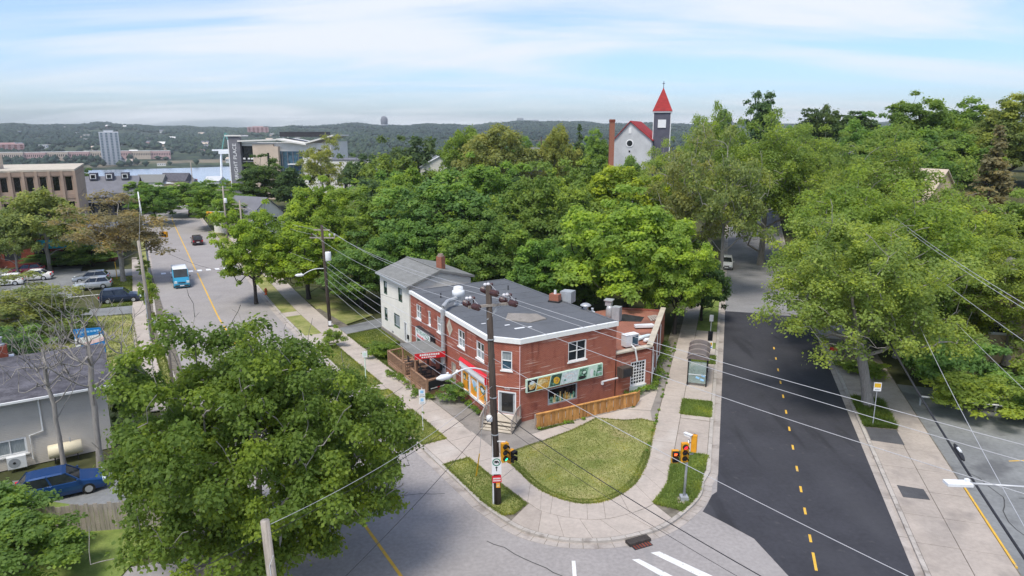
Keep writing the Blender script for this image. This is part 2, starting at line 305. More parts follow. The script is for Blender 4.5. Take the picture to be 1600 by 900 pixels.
# far hillside: woods broken by clearings, roofs and bare ground, chosen by distance
t, b = nodes_of(m); src = b.inputs['Base Color'].links[0].from_socket
tcn = t.nodes.new('ShaderNodeTexCoord'); ln = t.nodes.new('ShaderNodeVectorMath'); ln.operation = 'LENGTH'; t.links.new(tcn.outputs['Object'], ln.inputs[0])
mr_ = t.nodes.new('ShaderNodeMapRange'); mr_.inputs[1].default_value = 250; mr_.inputs[2].default_value = 700; t.links.new(ln.outputs['Value'], mr_.inputs[0])
nA_ = t.nodes.new('ShaderNodeTexNoise'); nA_.inputs['Scale'].default_value = .016; nA_.inputs['Detail'].default_value = 8; nA_.inputs['Roughness'].default_value = .7; t.links.new(tcn.outputs['Object'], nA_.inputs['Vector'])
nB_ = t.nodes.new('ShaderNodeTexNoise'); nB_.inputs['Scale'].default_value = .0026; nB_.inputs['Detail'].default_value = 6; t.links.new(tcn.outputs['Object'], nB_.inputs['Vector'])
rA = t.nodes.new('ShaderNodeValToRGB'); e = rA.color_ramp; e.elements[0].position = .42; e.elements[0].color = (.008, .020, .012, 1); e.elements[1].position = .66; e.elements[1].color = (.085, .11, .045, 1); t.links.new(nA_.outputs[0], rA.inputs[0])
rB = t.nodes.new('ShaderNodeMapRange'); rB.inputs[1].default_value = .60; rB.inputs[2].default_value = .64; rB.inputs[4].default_value = .8; t.links.new(nB_.outputs[0], rB.inputs[0])
mA = t.nodes.new('ShaderNodeMix'); mA.data_type = 'RGBA'; t.links.new(rB.outputs[0], mA.inputs[0]); t.links.new(rA.outputs[0], mA.inputs[6]); mA.inputs[7].default_value = (.24, .19, .13, 1)
mB = t.nodes.new('ShaderNodeMix'); mB.data_type = 'RGBA'; t.links.new(mr_.outputs[0], mB.inputs[0]); t.links.new(src, mB.inputs[6]); t.links.new(mA.outputs[2], mB.inputs[7]); t.links.new(mB.outputs[2], b.inputs['Base Color'])
struct(mesh_obj('ground', me, m))
# harbour water
wm = mat('water', (.72, .76, .80), .22, .05, .02, spec=.5, metal=.75)
struct(B().prism([(-1700, 300), (200, 300), (200, 1600), (-1700, 1600)], -43.2, -42.6).build('harbour_water', 'water'))
# ---- street frames
A0 = (-6.75, 30.9)
def heading(s): return R(-31.1+(2.8)*sm(36, 56, s)+2.5*sm(120, 220, s))
_tab = {}
def _s1c(s):
    k = round(s*4)
    if k in _tab: return _tab[k]
    x, y = A0; st = .25 if k > 0 else -.25
    for i in range(abs(k)):
        h = heading((i+.5)*st); x += sin(h)*st; y += cos(h)*st
        _tab[(i+1)*(1 if k > 0 else -1)] = (x, y)
    _tab[0] = A0
    return _tab[k]
def S1(s, off, z=None):
    s = round(s*4)/4; c = _s1c(s); h = heading(s); p = (c[0]+cos(h)*off, c[1]-sin(h)*off)
    return p if z is None else (*p, z)
a2 = R(17.3); U2 = (sin(a2), cos(a2)); E0 = (11.73, 35.95)
def S2(s, off, z=None):
    p = (E0[0]+s*U2[0]+off*U2[1], E0[1]+s*U2[1]-off*U2[0]); return p if z is None else (*p, z)
def strip(fr, s0, s1, o0, o1, z, step=2.):
    b = B(); n = max(1, int(abs(s1-s0)/step))
    for i in range(n):
        a, c = s0+(s1-s0)*i/n, s0+(s1-s0)*(i+1)/n
        zz = z if not callable(z) else None
        q = [fr(a, o0), fr(a, o1), fr(c, o1), fr(c, o0)]
        b.face([(p[0], p[1], (z(*p) if callable(z) else z)) for p in q])
    return b
def catmull(P, n=6):
    o = []
    for i in range(len(P)-1):
        p0 = np.array(P[max(i-1, 0)]); p1 = np.array(P[i]); p2 = np.array(P[i+1]); p3 = np.array(P[min(i+2, len(P)-1)])
        for k in range(n):
            t = k/n; o.append(tuple(.5*((2*p1)+(-p0+p2)*t+(2*p0-5*p1+4*p2-p3)*t*t+(-p0+3*p1-3*p2+p3)*t**3)))
    o.append(tuple(P[-1])); return o
def offset(P, d):
    o = []
    for i, p in enumerate(P):
        a = P[max(i-1, 0)]; b = P[min(i+1, len(P)-1)]; dx, dy = b[0]-a[0], b[1]-a[1]; L = hypot(dx, dy) or 1
        o.append((p[0]-dy/L*d, p[1]+dx/L*d))
    return o
def band(P, Q, z0, z1, top=True):
    """kerb-like solid between two polylines"""
    b = B()
    for i in range(len(P)-1):
        a, c, d, e = P[i], P[i+1], Q[i+1], Q[i]
        b.face([(*a, z1), (*c, z1), (*d, z1), (*e, z1)]); b.face([(*a, z0), (*c, z0), (*c, z1), (*a, z1)]); b.face([(*d, z0), (*e, z0), (*e, z1), (*d, z1)])
    b.face([(*P[0], z0), (*P[0], z1), (*Q[0], z1), (*Q[0], z0)]); b.face([(*P[-1], z0), (*P[-1], z1), (*Q[-1], z1), (*Q[-1], z0)])
    return b
# ---- road sheets
zr = lambda x, y: gh(x, y)
struct(B().prism([(-22, 6), (34, 6), (34, 26), (18.6, 29.2), (13, 38), (-.5, 38), (-9, 33), (-22, 27)], -.05, -.004).build('road_junction', 'asphalt_old'))
struct(strip(S1, -26, 196, -5.66, 5.66, zr, 1.).build('road_avenue', 'asphalt_old'))
struct(strip(S2, 42.4, 190, -.05, 8.9, lambda x, y: gh(x, y)-.002, 2.).build('road_worn_asphalt', 'asphalt_lane'))
struct(B().prism([S2(-8.6, 4.1), S2(-14, 8.95), S2(42.5, 8.92), S2(42.4, 6), S2(42.6, 3), S2(42.5, -.04), S2(-.1, -.02), (11.3, 35.5), (10.75, 34.5), (10.3, 33.75), (11.2, 32.6), (12.2, 31.2)], -.02, .004).build('road_fresh_asphalt', 'asphalt_new'))
for nm, pts, wd in (('crack', [S1(30, -5), S1(31, -2.4), S1(30.4, 0), S1(31.6, 2.4), S1(31, 4.6)], .09), ('crack', [S1(21, 5.0), S1(19, 1.5), S1(17.5, -2), S1(17, -5)], .05), ('crack', [(2.3, 28.2), (.6, 29.6), (-1.2, 31)], .05), ('crack', [S1(5, -1), S1(4, 2), S1(2.5, 5)], .04), ('crack', [S1(40, -5), S1(40.5, -1), S1(40, 2)], .06)):
    c = catmull(pts, 4); c = [(p[0]+random.Random(i).uniform(-.08, .08), p[1]+random.Random(i+9).uniform(-.08, .08)) for i, p in enumerate(c)]
    b = B(); q = offset(c, wd)
    for i in range(len(c)-1): b.face([(*c[i], .007), (*c[i+1], .007), (*q[i+1], .007), (*q[i], .007)])
    struct(b.build('road_crack', 'crack'))
# ---- painted markings
def mark(name, m, polys, z=.009):
    b = B()
    for p in polys: b.face([(*q, z) for q in p])
    return struct(b.build(name, m))
b = strip(S1, -9, 46, -.09, .07, .009, 1.); struct(b.build('road_centre_line', 'paint_yellow'))
struct(strip(S1, 47, 78, -.13, .03, .009, 1.).build('road_centre_line', 'paint_yellow'))
struct(strip(S1, 80.6, 150, -.16, 0.0, lambda x, y: gh(x, y)+.009, 1.).build('road_centre_line', 'paint_yellow'))
for i in range(9):
    o = -4.7+i*1.2
    mark('crosswalk_stripe', 'sign_white', [[S1(79.2, o), S1(79.2, o+.62), S1(80.6, o+.62), S1(80.6, o)]])
for s in (-6.3, -3.9, -1.2, 1.25, 3.85, 6.9, 9.9, 13.0, 16.2, 19.4, 22.6, 25.8, 29):
    mark('road_lane_dash', 'paint_yellow', [[S2(s, 4.5), S2(s, 4.63), S2(s+.72 if s > -5 else s+1.5, 4.63), S2(s+.72 if s > -5 else s+1.5, 4.5)]], .012)
mark('crosswalk_line', 'paint_white', [[(2.85, 29.35), (3.03, 29.35), (2.9, 26), (2.7, 26)]], .006)
mark('crosswalk_line', 'paint_white', [[(5.75, 29.45), (6.1, 29.5), (8.4, 27.2), (9.6, 25.5), (9.3, 25.4)]], .006)
mark('stop_line', 'paint_white', [[(6.75, 30.0), (7.2, 30.1), (9.9, 27.6), (11.6, 25.3), (11.0, 25.2), (9.3, 27.5)]], .006)
# ---- the corner block: kerb curve
K = [S1(s, 5.65) for s in np.arange(196, 1.9, -2.)]+catmull([(-2.17, 34.16), (-.15, 31.75), (1.58, 30.72), (3.14, 30.35), (5.05, 30.42), (7.09, 31.1), (8.61, 32.1), (10.2, 33.85), (11.1, 35.2), (11.62, 36.6)], 5)+[S2(s, 0) for s in np.arange(2., 190, 2.)]
def zb(P, d0, d1, z0, z1, name, m):
    b = band(offset(P, d0), offset(P, d1), z0, z1); b.v = [(v[0], v[1], v[2]+gh(v[0], v[1])) for v in b.v]; return struct(b.build(name, m))
zb(K, 0, .46, -.04, .010, 'gutter', 'gutter'); zb(K, .46, .70, -.04, .14, 'kerb', 'kerb')
KL = [S1(s, -5.65) for s in np.arange(-6, 196, 2.)]
zb(KL, 0, .40, -.04, .010, 'gutter', 'gutter'); zb(KL, .40, .62, -.04, .14, 'kerb', 'kerb')
KR = [S2(s, 8.87) for s in np.arange(190, -16, -2.)]
zb(KR, 0, .42, -.04, .012, 'gutter', 'gutter'); zb(KR, .42, .64, -.04, .14, 'kerb', 'kerb')
# transverse joints of the gutter and kerb
for P, d0, d1, rng in ((K, 0, .7, range(66, len(K)-60)), (KR, 0, .64, range(60, len(KR)))):
    o0, o1 = offset(P, d0), offset(P, d1); bb = B()
    for i in rng:
        if i % 2: continue
        a, c = o0[i], o1[i]; dx, dy = c[1]-a[1], -(c[0]-a[0]); L = hypot(dx, dy)*40
        mid = (a[0]+(c[0]-a[0])*.64, a[1]+(c[1]-a[1])*.64)
        bb.face([(a[0], a[1], .0145), (mid[0], mid[1], .0145), (mid[0]+dx/L, mid[1]+dy/L, .0145), (a[0]+dx/L, a[1]+dy/L, .0145)])
        bb.face([(mid[0], mid[1], .1435), (c[0], c[1], .1435), (c[0]+dx/L, c[1]+dy/L, .1435), (mid[0]+dx/L, mid[1]+dy/L, .1435)])
    struct(bb.build('kerb_joint', 'joint'))
# pavement beds (dark joints show between slabs)
def bed(poly, z=.115, name='pavement_bed', m='joint'): return struct(B().prism(poly, -.05, z).build(name, m))
kb = offset(K, .68); i0 = min(range(len(kb)), key=lambda i: hypot(kb[i][0]-S1(48, 6.35)[0], kb[i][1]-S1(48, 6.35)[1])); i1 = min(range(len(kb)), key=lambda i: hypot(kb[i][0]-S2(60, -.7)[0], kb[i][1]-S2(60, -.7)[1]))
bedo = bed(kb[i0:i1]+[S2(60, -5.2), S2(26, -5.2), (12.6, 60), (8, 56), (-3, 56), S1(26, 12), S1(48, 10.6)])
def slab(P4, parent, z=.14, m='concrete', g=.012, jit=None):
    """one concrete slab, slightly out of level, as a part of the pavement"""
    rnd = random.Random(int(P4[0][0]*131+P4[0][1]*717)); c = (sum(p[0] for p in P4)/len(P4), sum(p[1] for p in P4)/len(P4))
    Q = []
    for p in P4:
        L = hypot(p[0]-c[0], p[1]-c[1]) or 1; Q.append((p[0]-(p[0]-c[0])/L*g*1.4, p[1]-(p[1]-c[1])/L*g*1.4))
    zs = [z+rnd.uniform(-.006, .006) for _ in Q]
    o = B().prism(Q, z-.06, lambda i: zs[i]).build('slab', m, parent); return o
def fill(s0, s1, step):
    n = max(1, round((s1-s0)/step)); return [(s0+(s1-s0)*i/n, s0+(s1-s0)*(i+1)/n) for i in range(n)]
walk1 = struct(B().prism([S1(47.5, 8.1), S1(47.5, 10.0), S1(47, 10.0), S1(47, 8.1)], .0, .117).build('sidewalk', 'concrete'))
for a, c in fill(4.75, 62, 1.75): slab([S1(a, 8.05), S1(a, 10.05), S1(c, 10.05), S1(c, 8.05)][::-1], walk1)
struct(strip(S1, 62, 190, 8.05, 10.05, lambda x, y: gh(x, y)+.14, 2.).build('sidewalk_far', 'concrete'))
# driveway aprons between kerb and sidewalk
for s0, s1 in ((5.5, 8.75), (14.5, 16.75), (19.25, 20.75), (33.5, 37.5), (46, 48)):
    for a, c in fill(s0, s1, 1.8): slab([S1(a, 6.37), S1(a, 8.03), S1(c, 8.03), S1(c, 6.37)][::-1], walk1)
# corner fan
Bc = catmull([S1(4.75, 10.1), (1.12, 36.68), (2.16, 35.31), (3.69, 34.42), (5.34, 34.75), (7.03, 36.46), (8.15, 38.9), S2(3.6, -4.25)], 8)
Mc = catmull([S1(4.75, 8.07), (.9, 34.4), (1.9, 33.4), (3.55, 32.8), (5.3, 32.9), (7.76, 34.3), (9.1, 36.7), S2(3.6, -2.72)], 8)
def at(P, t):
    f = t*(len(P)-1); i = min(int(f), len(P)-2); u = f-i; return (P[i][0]*(1-u)+P[i+1][0]*u, P[i][1]*(1-u)+P[i+1][1]*u)
ts = [0, .07, .14, .22, .30, .385, .465, .545, .63, .72, .80, .88, .94, 1]
for a, c in zip(ts, ts[1:]): slab([at(Bc, a), at(Bc, (a+c)/2), at(Bc, c), at(Mc, c), at(Mc, (a+c)/2), at(Mc, a)][::-1], walk1)
kin = offset(K, .705); fan0 = min(range(len(kin)), key=lambda i: hypot(kin[i][0]-.1, kin[i][1]-32.8)); fan1 = min(range(len(kin)), key=lambda i: hypot(kin[i][0]-8.4, kin[i][1]-33.0))
Kc = kin[fan0:fan1+1]; Mo = [at(Mc, .145+(.715-.145)*i/40) for i in range(41)]
for a, c in zip([0, .16, .33, .5, .66, .83], [.16, .33, .5, .66, .83, 1]):
    slab([at(Mo, a+(c-a)*k/4) for k in range(5)]+[at(Kc, c-(c-a)*k/4) for k in range(5)], walk1, m='concrete_warm' if a == 0 else 'concrete')
walk2 = struct(B().prism([S2(60, -2.75), S2(60, -4.3), S2(59.5, -4.3), S2(59.5, -2.75)], 0, .117).build('sidewalk', 'concrete'))
for a, c in fill(3.6, 70, 1.7): slab([S2(a, -2.75), S2(a, -4.3), S2(c, -4.3), S2(c, -2.75)][::-1], walk2, m='concrete' if a < 26 else 'concrete_warm')
for s0, s1, m in ((4.1, 9.6, 'concrete_warm'), (9.7, 10.4, 'concrete'), (13.3, 15.4, 'concrete'), (15.4, 22.4, 'concrete'), (24.8, 27, 'concrete'), (29, 33, 'concrete_warm')):
    for a, c in fill(s0, s1, 2.6): slab([S2(a, -.72), S2(a, -2.73), S2(c, -2.73), S2(c, -.72)][::-1], walk2, m=m)
# forecourt
court = struct(B().prism([S1(24, 10.1), S1(4.75, 10.12), S2(8.55, -4.35), S2(27, -4.35), (12.4, 58), (2, 52), (-5, 54)][::-1], 0, .122).build('forecourt', 'concrete_dark'))
for P4 in ([(-3.4, 44.6), (-1.6, 41.5), (-.2, 42.3), (-1.9, 45.3)], [(-1.55, 41.4), (-.5, 40.4), (2.0, 42.35), (1.1, 43.1)], [(2.05, 42.3), (4.0, 43.9), (3.3, 44.6), (1.2, 43.15)], [(4.05, 43.95), (6.2, 45.75), (5.5, 46.3), (3.4, 44.6)], [(6.25, 45.8), (9.9, 45.45), (10.1, 47.2), (7.8, 47.6), (5.7, 46.5)], [(7.9, 47.65), (10.15, 47.3), (11.9, 52.6), (11.2, 51.3), (9.4, 49.2)]):
    slab(P4[::1], court, .145, 'concrete' if P4[0][0] > -1 else 'concrete_dark')
# lawns and verges
def lawn(name, poly, label_m='grass', z=.15): return struct(B().prism(poly, 0, z).build(name, label_m))
LAWN = at and [at(Bc, t) for t in np.linspace(.0, 1, 40)]+[S2(5, -4.3), S2(8.3, -4.32), (9.2, 45.75), (7.9, 45.5), (6.03, 45.9), (4.2, 43.95), (2.12, 42.2), (.6, 41.1)]
lawn('corner_lawn', LAWN)
VERGE = [[S1(5.5, 6.37), S1(5.5, 8.02), S1(2.5, 8.02)]+[(.75, 34.3), (.1, 33.3)]+[p for p in kin if -2.3 < p[0] < 0 and p[1] > 32.9 and p[1] < 36][::-1]]
for s0, s1 in ((8.75, 14.5), (16.75, 19.25), (20.75, 33.5), (37.5, 46), (48, 80), (84, 130)): VERGE.append([S1(s0, 6.37), S1(s0, 8.02)]+[S1(s, 8.02) for s in np.arange(s0+4, s1, 4)]+[S1(s1, 8.02), S1(s1, 6.37)])
VERGE2 = [[S2(4.05, -.73), S2(4.05, -2.73), (9.1, 36.6), (8.4, 35.3), (7.8, 34.35), (9.05, 33.75)]+[p for p in kin if p[0] > 9.05 and 33.4 < p[1] < 37.0]]
for s0, s1 in ((10.4, 13.25), (22.5, 24.7), (27.1, 29), (33, 60)): VERGE2.append([S2(s0, -.73), S2(s0, -2.72), S2(s1, -2.72), S2(s1, -.73)])
for v in VERGE+VERGE2: lawn('grass_verge', v, 'grass_lush' if v in VERGE2 else 'grass', .148)
STRIPG = [(1.9, 43.9), (3.4, 44.75), (5.5, 46.4), (7.6, 47.6), (9.0, 47.9), (8.9, 48.3), (5.2, 46.7), (1.8, 44.5)]
lawn('fence_grass', STRIPG, 'grass')
FRONT = [S1(22.5, 10.1), S1(29.5, 10.1), S1(29.5, 13.2), S1(22.5, 13)]; lawn('front_lawn', FRONT, 'grass_lush', .15)
FRONT2 = [S1(30.5, 10.1), S1(35.5, 10.1), S1(36, 14.5), S1(30.5, 14.3)]; lawn('front_lawn', FRONT2, 'grass', .15)
struct(B().prism([S1(36, 10.1), S1(38.5, 10.1), S1(42, 21), S1(38, 21)], 0, .13).build('driveway', 'asphalt_lot'))
BACKG = [S1(39, 10.1), S1(60, 10.1), S1(60, 13), S1(42, 15)]; lawn('wood_edge_lawn', BACKG, 'grass', .10)
# ---- across street two: wide sidewalk, car park
bed([S2(-14, 9.5), S2(34, 9.5), S2(34, 13.5), S2(-14, 13.5)][::-1])
walk3 = struct(B().prism([S2(-14, 9.52), S2(-13.6, 9.52), S2(-13.6, 13.4), S2(-14, 13.4)][::-1], 0, .117).build('sidewalk', 'concrete_warm'))
for a, c in fill(-14, 26, 2.9):
    if 11.5 < a < 17: slab([S2(a, 11.6), S2(c, 11.6), S2(c, 13.42), S2(a, 13.42)][::-1], walk3, m='concrete_warm')
    else:
        slab([S2(a, 9.52), S2(c, 9.52), S2(c, 11.42), S2(a, 11.42)][::-1], walk3, m='concrete_warm'); slab([S2(a, 11.44), S2(c, 11.44), S2(c, 13.42), S2(a, 13.42)][::-1], walk3, m='concrete_warm')
bed([S2(2.1, 9.9), S2(3.5, 9.85), S2(3.4, 11.2), S2(2.2, 11.25)][::-1], .152, 'pavement_patch', 'asphalt_patch')
bed([S2(9.6, 9.55), S2(11.8, 9.55), S2(11.9, 11.5), S2(9.5, 11.5)][::-1], .152, 'pavement_patch', 'asphalt_patch')
PIT = [S2(12.0, 9.6), S2(17.4, 9.6), S2(17.2, 11.5), S2(12.2, 11.5)][::-1]; lawn('tree_pit_grass', PIT, 'grass_lush', .16)
struct(B().prism([S2(26, 9.52), S2(120, 9.52), S2(120, 13.4), S2(26, 13.4)][::-1], 0, .10).build('sidewalk_far', 'concrete_warm'))
struct(B().prism([S2(-20, 13.5), S2(22, 13.5), S2(20, 44), S2(-20, 44)][::-1], -.05, .06).build('car_park', 'asphalt_lot'))
struct(band([S2(s, 13.43) for s in np.arange(-3.5, 5, .5)], [S2(s, 13.53) for s in np.arange(-3.5, 5, .5)], 0, .19).build('kerb_yellow', 'paint_yellow'))
for s in (-4, 2.5, 9): mark('parking_bay_line', 'paint_yellow', [[S2(s, 17.2), S2(s+.12, 17.2), S2(s+2.2, 22.3), S2(s+2.08, 22.3)]], .066)
for pts in ([S2(7, 14.2), S2(4, 15.2), S2(1, 14.6), S2(-3, 15.8), S2(-8, 15)], [S2(4, 16), S2(4.5, 19), S2(3.6, 22)]):
    c = catmull(pts, 5); c = [(p[0]+random.Random(i).uniform(-.12, .12), p[1]+random.Random(i+9).uniform(-.12, .12)) for i, p in enumerate(c)]; q = offset(c, .06); b = B()
    for i in range(len(c)-1): b.face([(*c[i], .065), (*c[i+1], .065), (*q[i+1], .065), (*q[i], .065)])
    struct(b.build('car_park_crack', 'crack'))
# ---- left side of street one
bed([S1(-6, -6.27), S1(96, -6.27), S1(96, -8.5), S1(-6, -8.5)][::-1], .112)
walk4 = struct(B().prism([S1(95.5, -6.95), S1(96, -6.95), S1(96, -8.35), S1(95.5, -8.35)], 0, .117).build('sidewalk', 'concrete'))
for a, c in fill(24, 94, 1.75): slab([S1(a, -6.95), S1(c, -6.95), S1(c, -8.4), S1(a, -8.4)][::-1], walk4)
VERGE3 = []
for s0, s1 in ((6, 41.5), (47.5, 55), (60, 74), (80, 130)):
    v = [S1(s0, -6.28)]+[S1(s, -6.28) for s in np.arange(s0+4, s1, 4)]+[S1(s1, -6.28), S1(s1, -6.93), S1(s0, -6.93)]; v = v[::-1]; VERGE3.append(v); lawn('grass_verge', v, 'grass', .145)
LAWNL = [S1(22, -8.45), S1(55.5, -8.45), S1(57, -15), S1(54, -32), S1(22, -32)][::-1]; lawn('side_lawn', LAWNL, 'grass', .12)
struct(B().prism([S1(56, -6.9), S1(59.8, -6.9), S1(60, -8.45), S1(60.5, -15), S1(92, -15), S1(96, -46), S1(52, -46), S1(56.5, -15)][::-1], 0, .125).build('car_park', 'asphalt_lot'))
LAWNM = [S1(60.5, -8.45), S1(79, -8.45), S1(79, -10.8), S1(60.5, -11.6)][::-1]; lawn('side_lawn', LAWNM, 'grass_lush', .15)
struct(B().prism([S1(80, -6.9), S1(85, -6.9), S1(87, -16), S1(80, -16)][::-1], 0, .118).build('driveway', 'asphalt_lot'))
for i, s in enumerate((62.5, 65.4, 68.3, 71.2)): mark('parking_bay_line', 'paint_white', [[S1(s, -12), S1(s+.12, -12), S1(s+.12, -17), S1(s, -17)]], .131)
struct(B().prism([S1(8, -10), S1(14.5, -9.5), S1(18.3, -20), S1(13, -26), S1(8, -26)][::-1], 0, .05).build('driveway', 'asphalt_lot'))
YARD = [(-34, 27), (-18, 27), (-18, 33), (-26, 34.8), (-34, 33)]; lawn('yard_grass', YARD, 'grass_lush', .06)
# storm drain in the corner gutter
t_ = thing('storm_drain', 'rusty iron storm drain set in the kerb at the corner', 'drain', (6.35, 30.78, 0), R(24))
B().box((0, .12, .10), (1.25, .42, .14)).build('hood', 'bark_dark', t_)
B().box((0, -.22, .012), (1.05, .36, .03)).build('frame', 'metal_dark', t_)
for i in range(6): B().box((-.42+i*.168, -.22, .03), (.07, .34, .03)).build('bar', 'brick_dark', t_)
# ================================================================ TREES
def unit(a): return a/(np.linalg.norm(a, axis=1, keepdims=True)+1e-9)
def leaf_cloud(rng, C, RC, n, size, flat=.62, up=.55, hang=0., sprd=.28, lc=None, mix=.5):
    """n leaves spread through the clumps C (k,3) of radius RC (k)"""
    w_ = RC**2; w_ = w_/w_.sum(); k = rng.choice(len(C), n, p=w_)
    d = unit(rng.normal(size=(n, 3))); d[:, 2] = np.where(d[:, 2] < -.25, -d[:, 2], d[:, 2])
    rr = RC[k]*(.35+.65*rng.random(n)**.55)*np.where(rng.random(n) < .22, 1.2+.5*rng.random(n), 1)
    P = C[k]+d*rr[:, None]*np.array([1, 1, flat]); P[:, 2] -= hang*rng.random(n)*RC[k]*(np.abs(d[:, 0])+np.abs(d[:, 1]))
    nr = unit(d*.55+np.array([0, 0, up])+rng.normal(size=(n, 3))*.38)
    t = unit(np.cross(nr, unit(rng.normal(size=(n, 3))))); b_ = np.cross(nr, t)
    s = size*(.6+.8*rng.random(n))[:, None]
    V = np.empty((n, 4, 3)); V[:, 0] = P+t*s*.62; V[:, 1] = P+b_*s*.42+nr*s*.06; V[:, 2] = P-t*s*.5; V[:, 3] = P-b_*s*.42+nr*s*.06
    cl = (rng.random(len(C)) if lc is None else lc)[k]
    top = np.clip(.5+.5*d[:, 2], 0, 1)
    a = np.clip((1-mix)*rng.random(n)*.8+mix*cl+0*top, 0, 1)
    return V.reshape(-1, 3), np.repeat(a, 4)
def skeleton(C, z0, rng, trunk_r, lean=(0, 0), zfork=None, steep=.35, top=None, minr=.012, n=6, arc=.10, wav=.05):
    """trunk and limbs reaching every clump centre (pipe model)"""
    zt = top if top else C[:, 2].mean()
    nodes = [np.array((0, 0, -.3))]; par = [-1]
    m = 7
    for i in range(1, m+1):
        f = i/m; nodes.append(np.array((lean[0]*f+rng.normal()*.05*f*2, lean[1]*f+rng.normal()*.05*f*2, zt*f))); par.append(i-1)
    order = np.argsort(np.hypot(C[:, 0], C[:, 1])+.4*np.abs(C[:, 2]-z0)); leafn = []
    for ci in order:
        c = C[ci]; A = np.array(nodes); dd = np.linalg.norm(A-c, axis=1)+np.maximum(0, A[:, 2]-c[2]+steep*np.hypot(A[:, 0]-c[0], A[:, 1]-c[1]))*1.3
        dd[A[:, 2] < z0*.75] += 50
        j = int(np.argmin(dd)); p = nodes[j]; L = np.linalg.norm(c-p); q = j
        for f in ((.35, .7, 1.) if L > 1.2 else (.5, 1.)):
            x = p+(c-p)*f+np.array((0, 0, arc*L*sin(pi*f)))+rng.normal(size=3)*wav*L*(f < 1)
            nodes.append(x); par.append(q); q = len(nodes)-1
        leafn.append(q)
    cnt = np.zeros(len(nodes))
    for l in leafn: cnt[l] += 1
    for i in range(len(nodes)-1, 0, -1): cnt[par[i]] += cnt[i]
    tot = max(cnt[1], 1); rad = np.maximum(trunk_r*np.sqrt(cnt/tot), minr)
    b = B()
    ch = {}
    for i, p in enumerate(par): ch.setdefault(p, []).append(i)
    # chains
    stack = [(0, None)]; 
    while stack:
        i, p = stack.pop(); path = ([p] if p is not None else [])+[i]; cur = i
        while cur in ch:
            ks = sorted(ch[cur], key=lambda k: -cnt[k])
            for k in ks[1:]: stack.append((k, cur))
            cur = ks[0]; path.append(cur)
        if len(path) > 1:
            rr = [float(rad[k]) for k in path]
            if p is not None: rr[0] = float(min(rad[p], rad[path[1]]*1.15))
            if i == 0: rr[0] = trunk_r*1.5
            b.tube([tuple(nodes[k]) for k in path], rr, n if rr[0] > .06 else 4, caps=False)
    return b
def lobed(rng, n, R_, z0, H_, shape='maple', inner=.35):
    """clump centres through an uneven crown; crown spans z0..H_"""
    ph = rng.random((6, 3))*6.28; fr = rng.integers(1, 5, (6, 3))
    C = []; hc = (H_-z0)/2; zc = z0+hc*(.9 if shape == 'maple' else 1.05)
    while len(C) < n:
        d = rng.normal(size=3); d /= np.linalg.norm(d)
        if d[2] < -.75: continue
        az = math.atan2(d[1], d[0]); f = 1+.15*sum(sin(fr[i, 0]*az+fr[i, 1]*d[2]*2+ph[i, 0]) for i in range(4))
        r = (inner+(.93-inner)*rng.random()**.5)
        if shape == 'elm': k = (1.0 if d[2] > 0 else .95); c = np.array((d[0]*R_*f*r, d[1]*R_*f*r, zc+d[2]*hc*r*k*f)); 
        elif shape == 'tall': c = np.array((d[0]*R_*f*r*(1-.35*max(0, d[2])), d[1]*R_*f*r*(1-.35*max(0, d[2])), zc+d[2]*hc*r))
        else: c = np.array((d[0]*R_*f*r, d[1]*R_*f*r, zc+d[2]*hc*(f if d[2] > 0 else .9)*r))
        C.append(c)
    return np.array(C)
PROTO = {}
def proto(key, seed, R_, H_, z0, nc, nl, ls, trunk_r, bark, shape='maple', rc=(.17, .28), flat=.62, up=.55, hang=0., leafm='leaf', n=6, inner=.35, mix=.5, minr=.012, extra=0, lean=(0, 0)):
    rng = np.random.default_rng(seed)
    C = lobed(rng, nc, R_, z0, H_, shape, inner); RC = R_*(rc[0]+(rc[1]-rc[0])*rng.random(nc))
    if shape == 'conifer':
        zz_ = z0+(H_-z0)*rng.random(nc)**1.2; rr_ = R_*(1-(zz_-z0)/(H_-z0))*(.35+.6*rng.random(nc)); az = rng.random(nc)*6.28
        C = np.stack([rr_*np.cos(az), rr_*np.sin(az), zz_], 1); RC = np.maximum(.25, R_*.32*(1-.7*(zz_-z0)/(H_-z0)))
    C = C+np.array([lean[0], lean[1], 0])*np.clip(C[:, 2:3]/H_, 0, 1)
    V, a = leaf_cloud(rng, C, RC, nl, ls, flat, up, hang, mix=mix)
    F_ = np.arange(len(V)).reshape(-1, 4)
    crown = fast_mesh(key+'_crown', V, F_, a); crown.materials.append(M[leafm])
    if extra:  # bare outer twigs
        d = unit(rng.normal(size=(extra, 3))); d[:, 2] = np.abs(d[:, 2]); tips = C[rng.integers(0, nc, extra)]*np.array([1.0, 1.0, 1.0])+d*R_*.27
        CC = np.vstack([C, tips])
    else: CC = C
    sk = skeleton(CC, z0, rng, trunk_r, n=n, minr=minr, lean=lean); tm = sk.mesh(key+'_trunk', True); tm.materials.append(M[bark])
    PROTO[key] = (tm, crown, R_, H_)
def tree(key, x, y, h, r, col, label, group=None, cat='tree', name='broadleaf_tree', rz=None, z=None):
    tm, cm, R_, H_ = PROTO[key]; rnd = random.Random(int(x*57+y*131))
    zb_ = gh(x, y) if z is None else z
    t = thing(name, label, cat, (x, y, zb_), rnd.uniform(0, 6.28) if rz is None else rz, group)
    t.scale = (r/R_, r/R_, h/H_)
    o = bpy.data.objects.new('trunk', tm); COL.objects.link(o); o.parent = t
    if cm is not None:
        o = bpy.data.objects.new('crown', cm); COL.objects.link(o); o.parent = t
        j = rnd.uniform(.9, 1.12); o.color = (col[0]*j*rnd.uniform(.96, 1.14), col[1]*j, col[2]*j*rnd.uniform(.85, 1.2), 1)
    return t
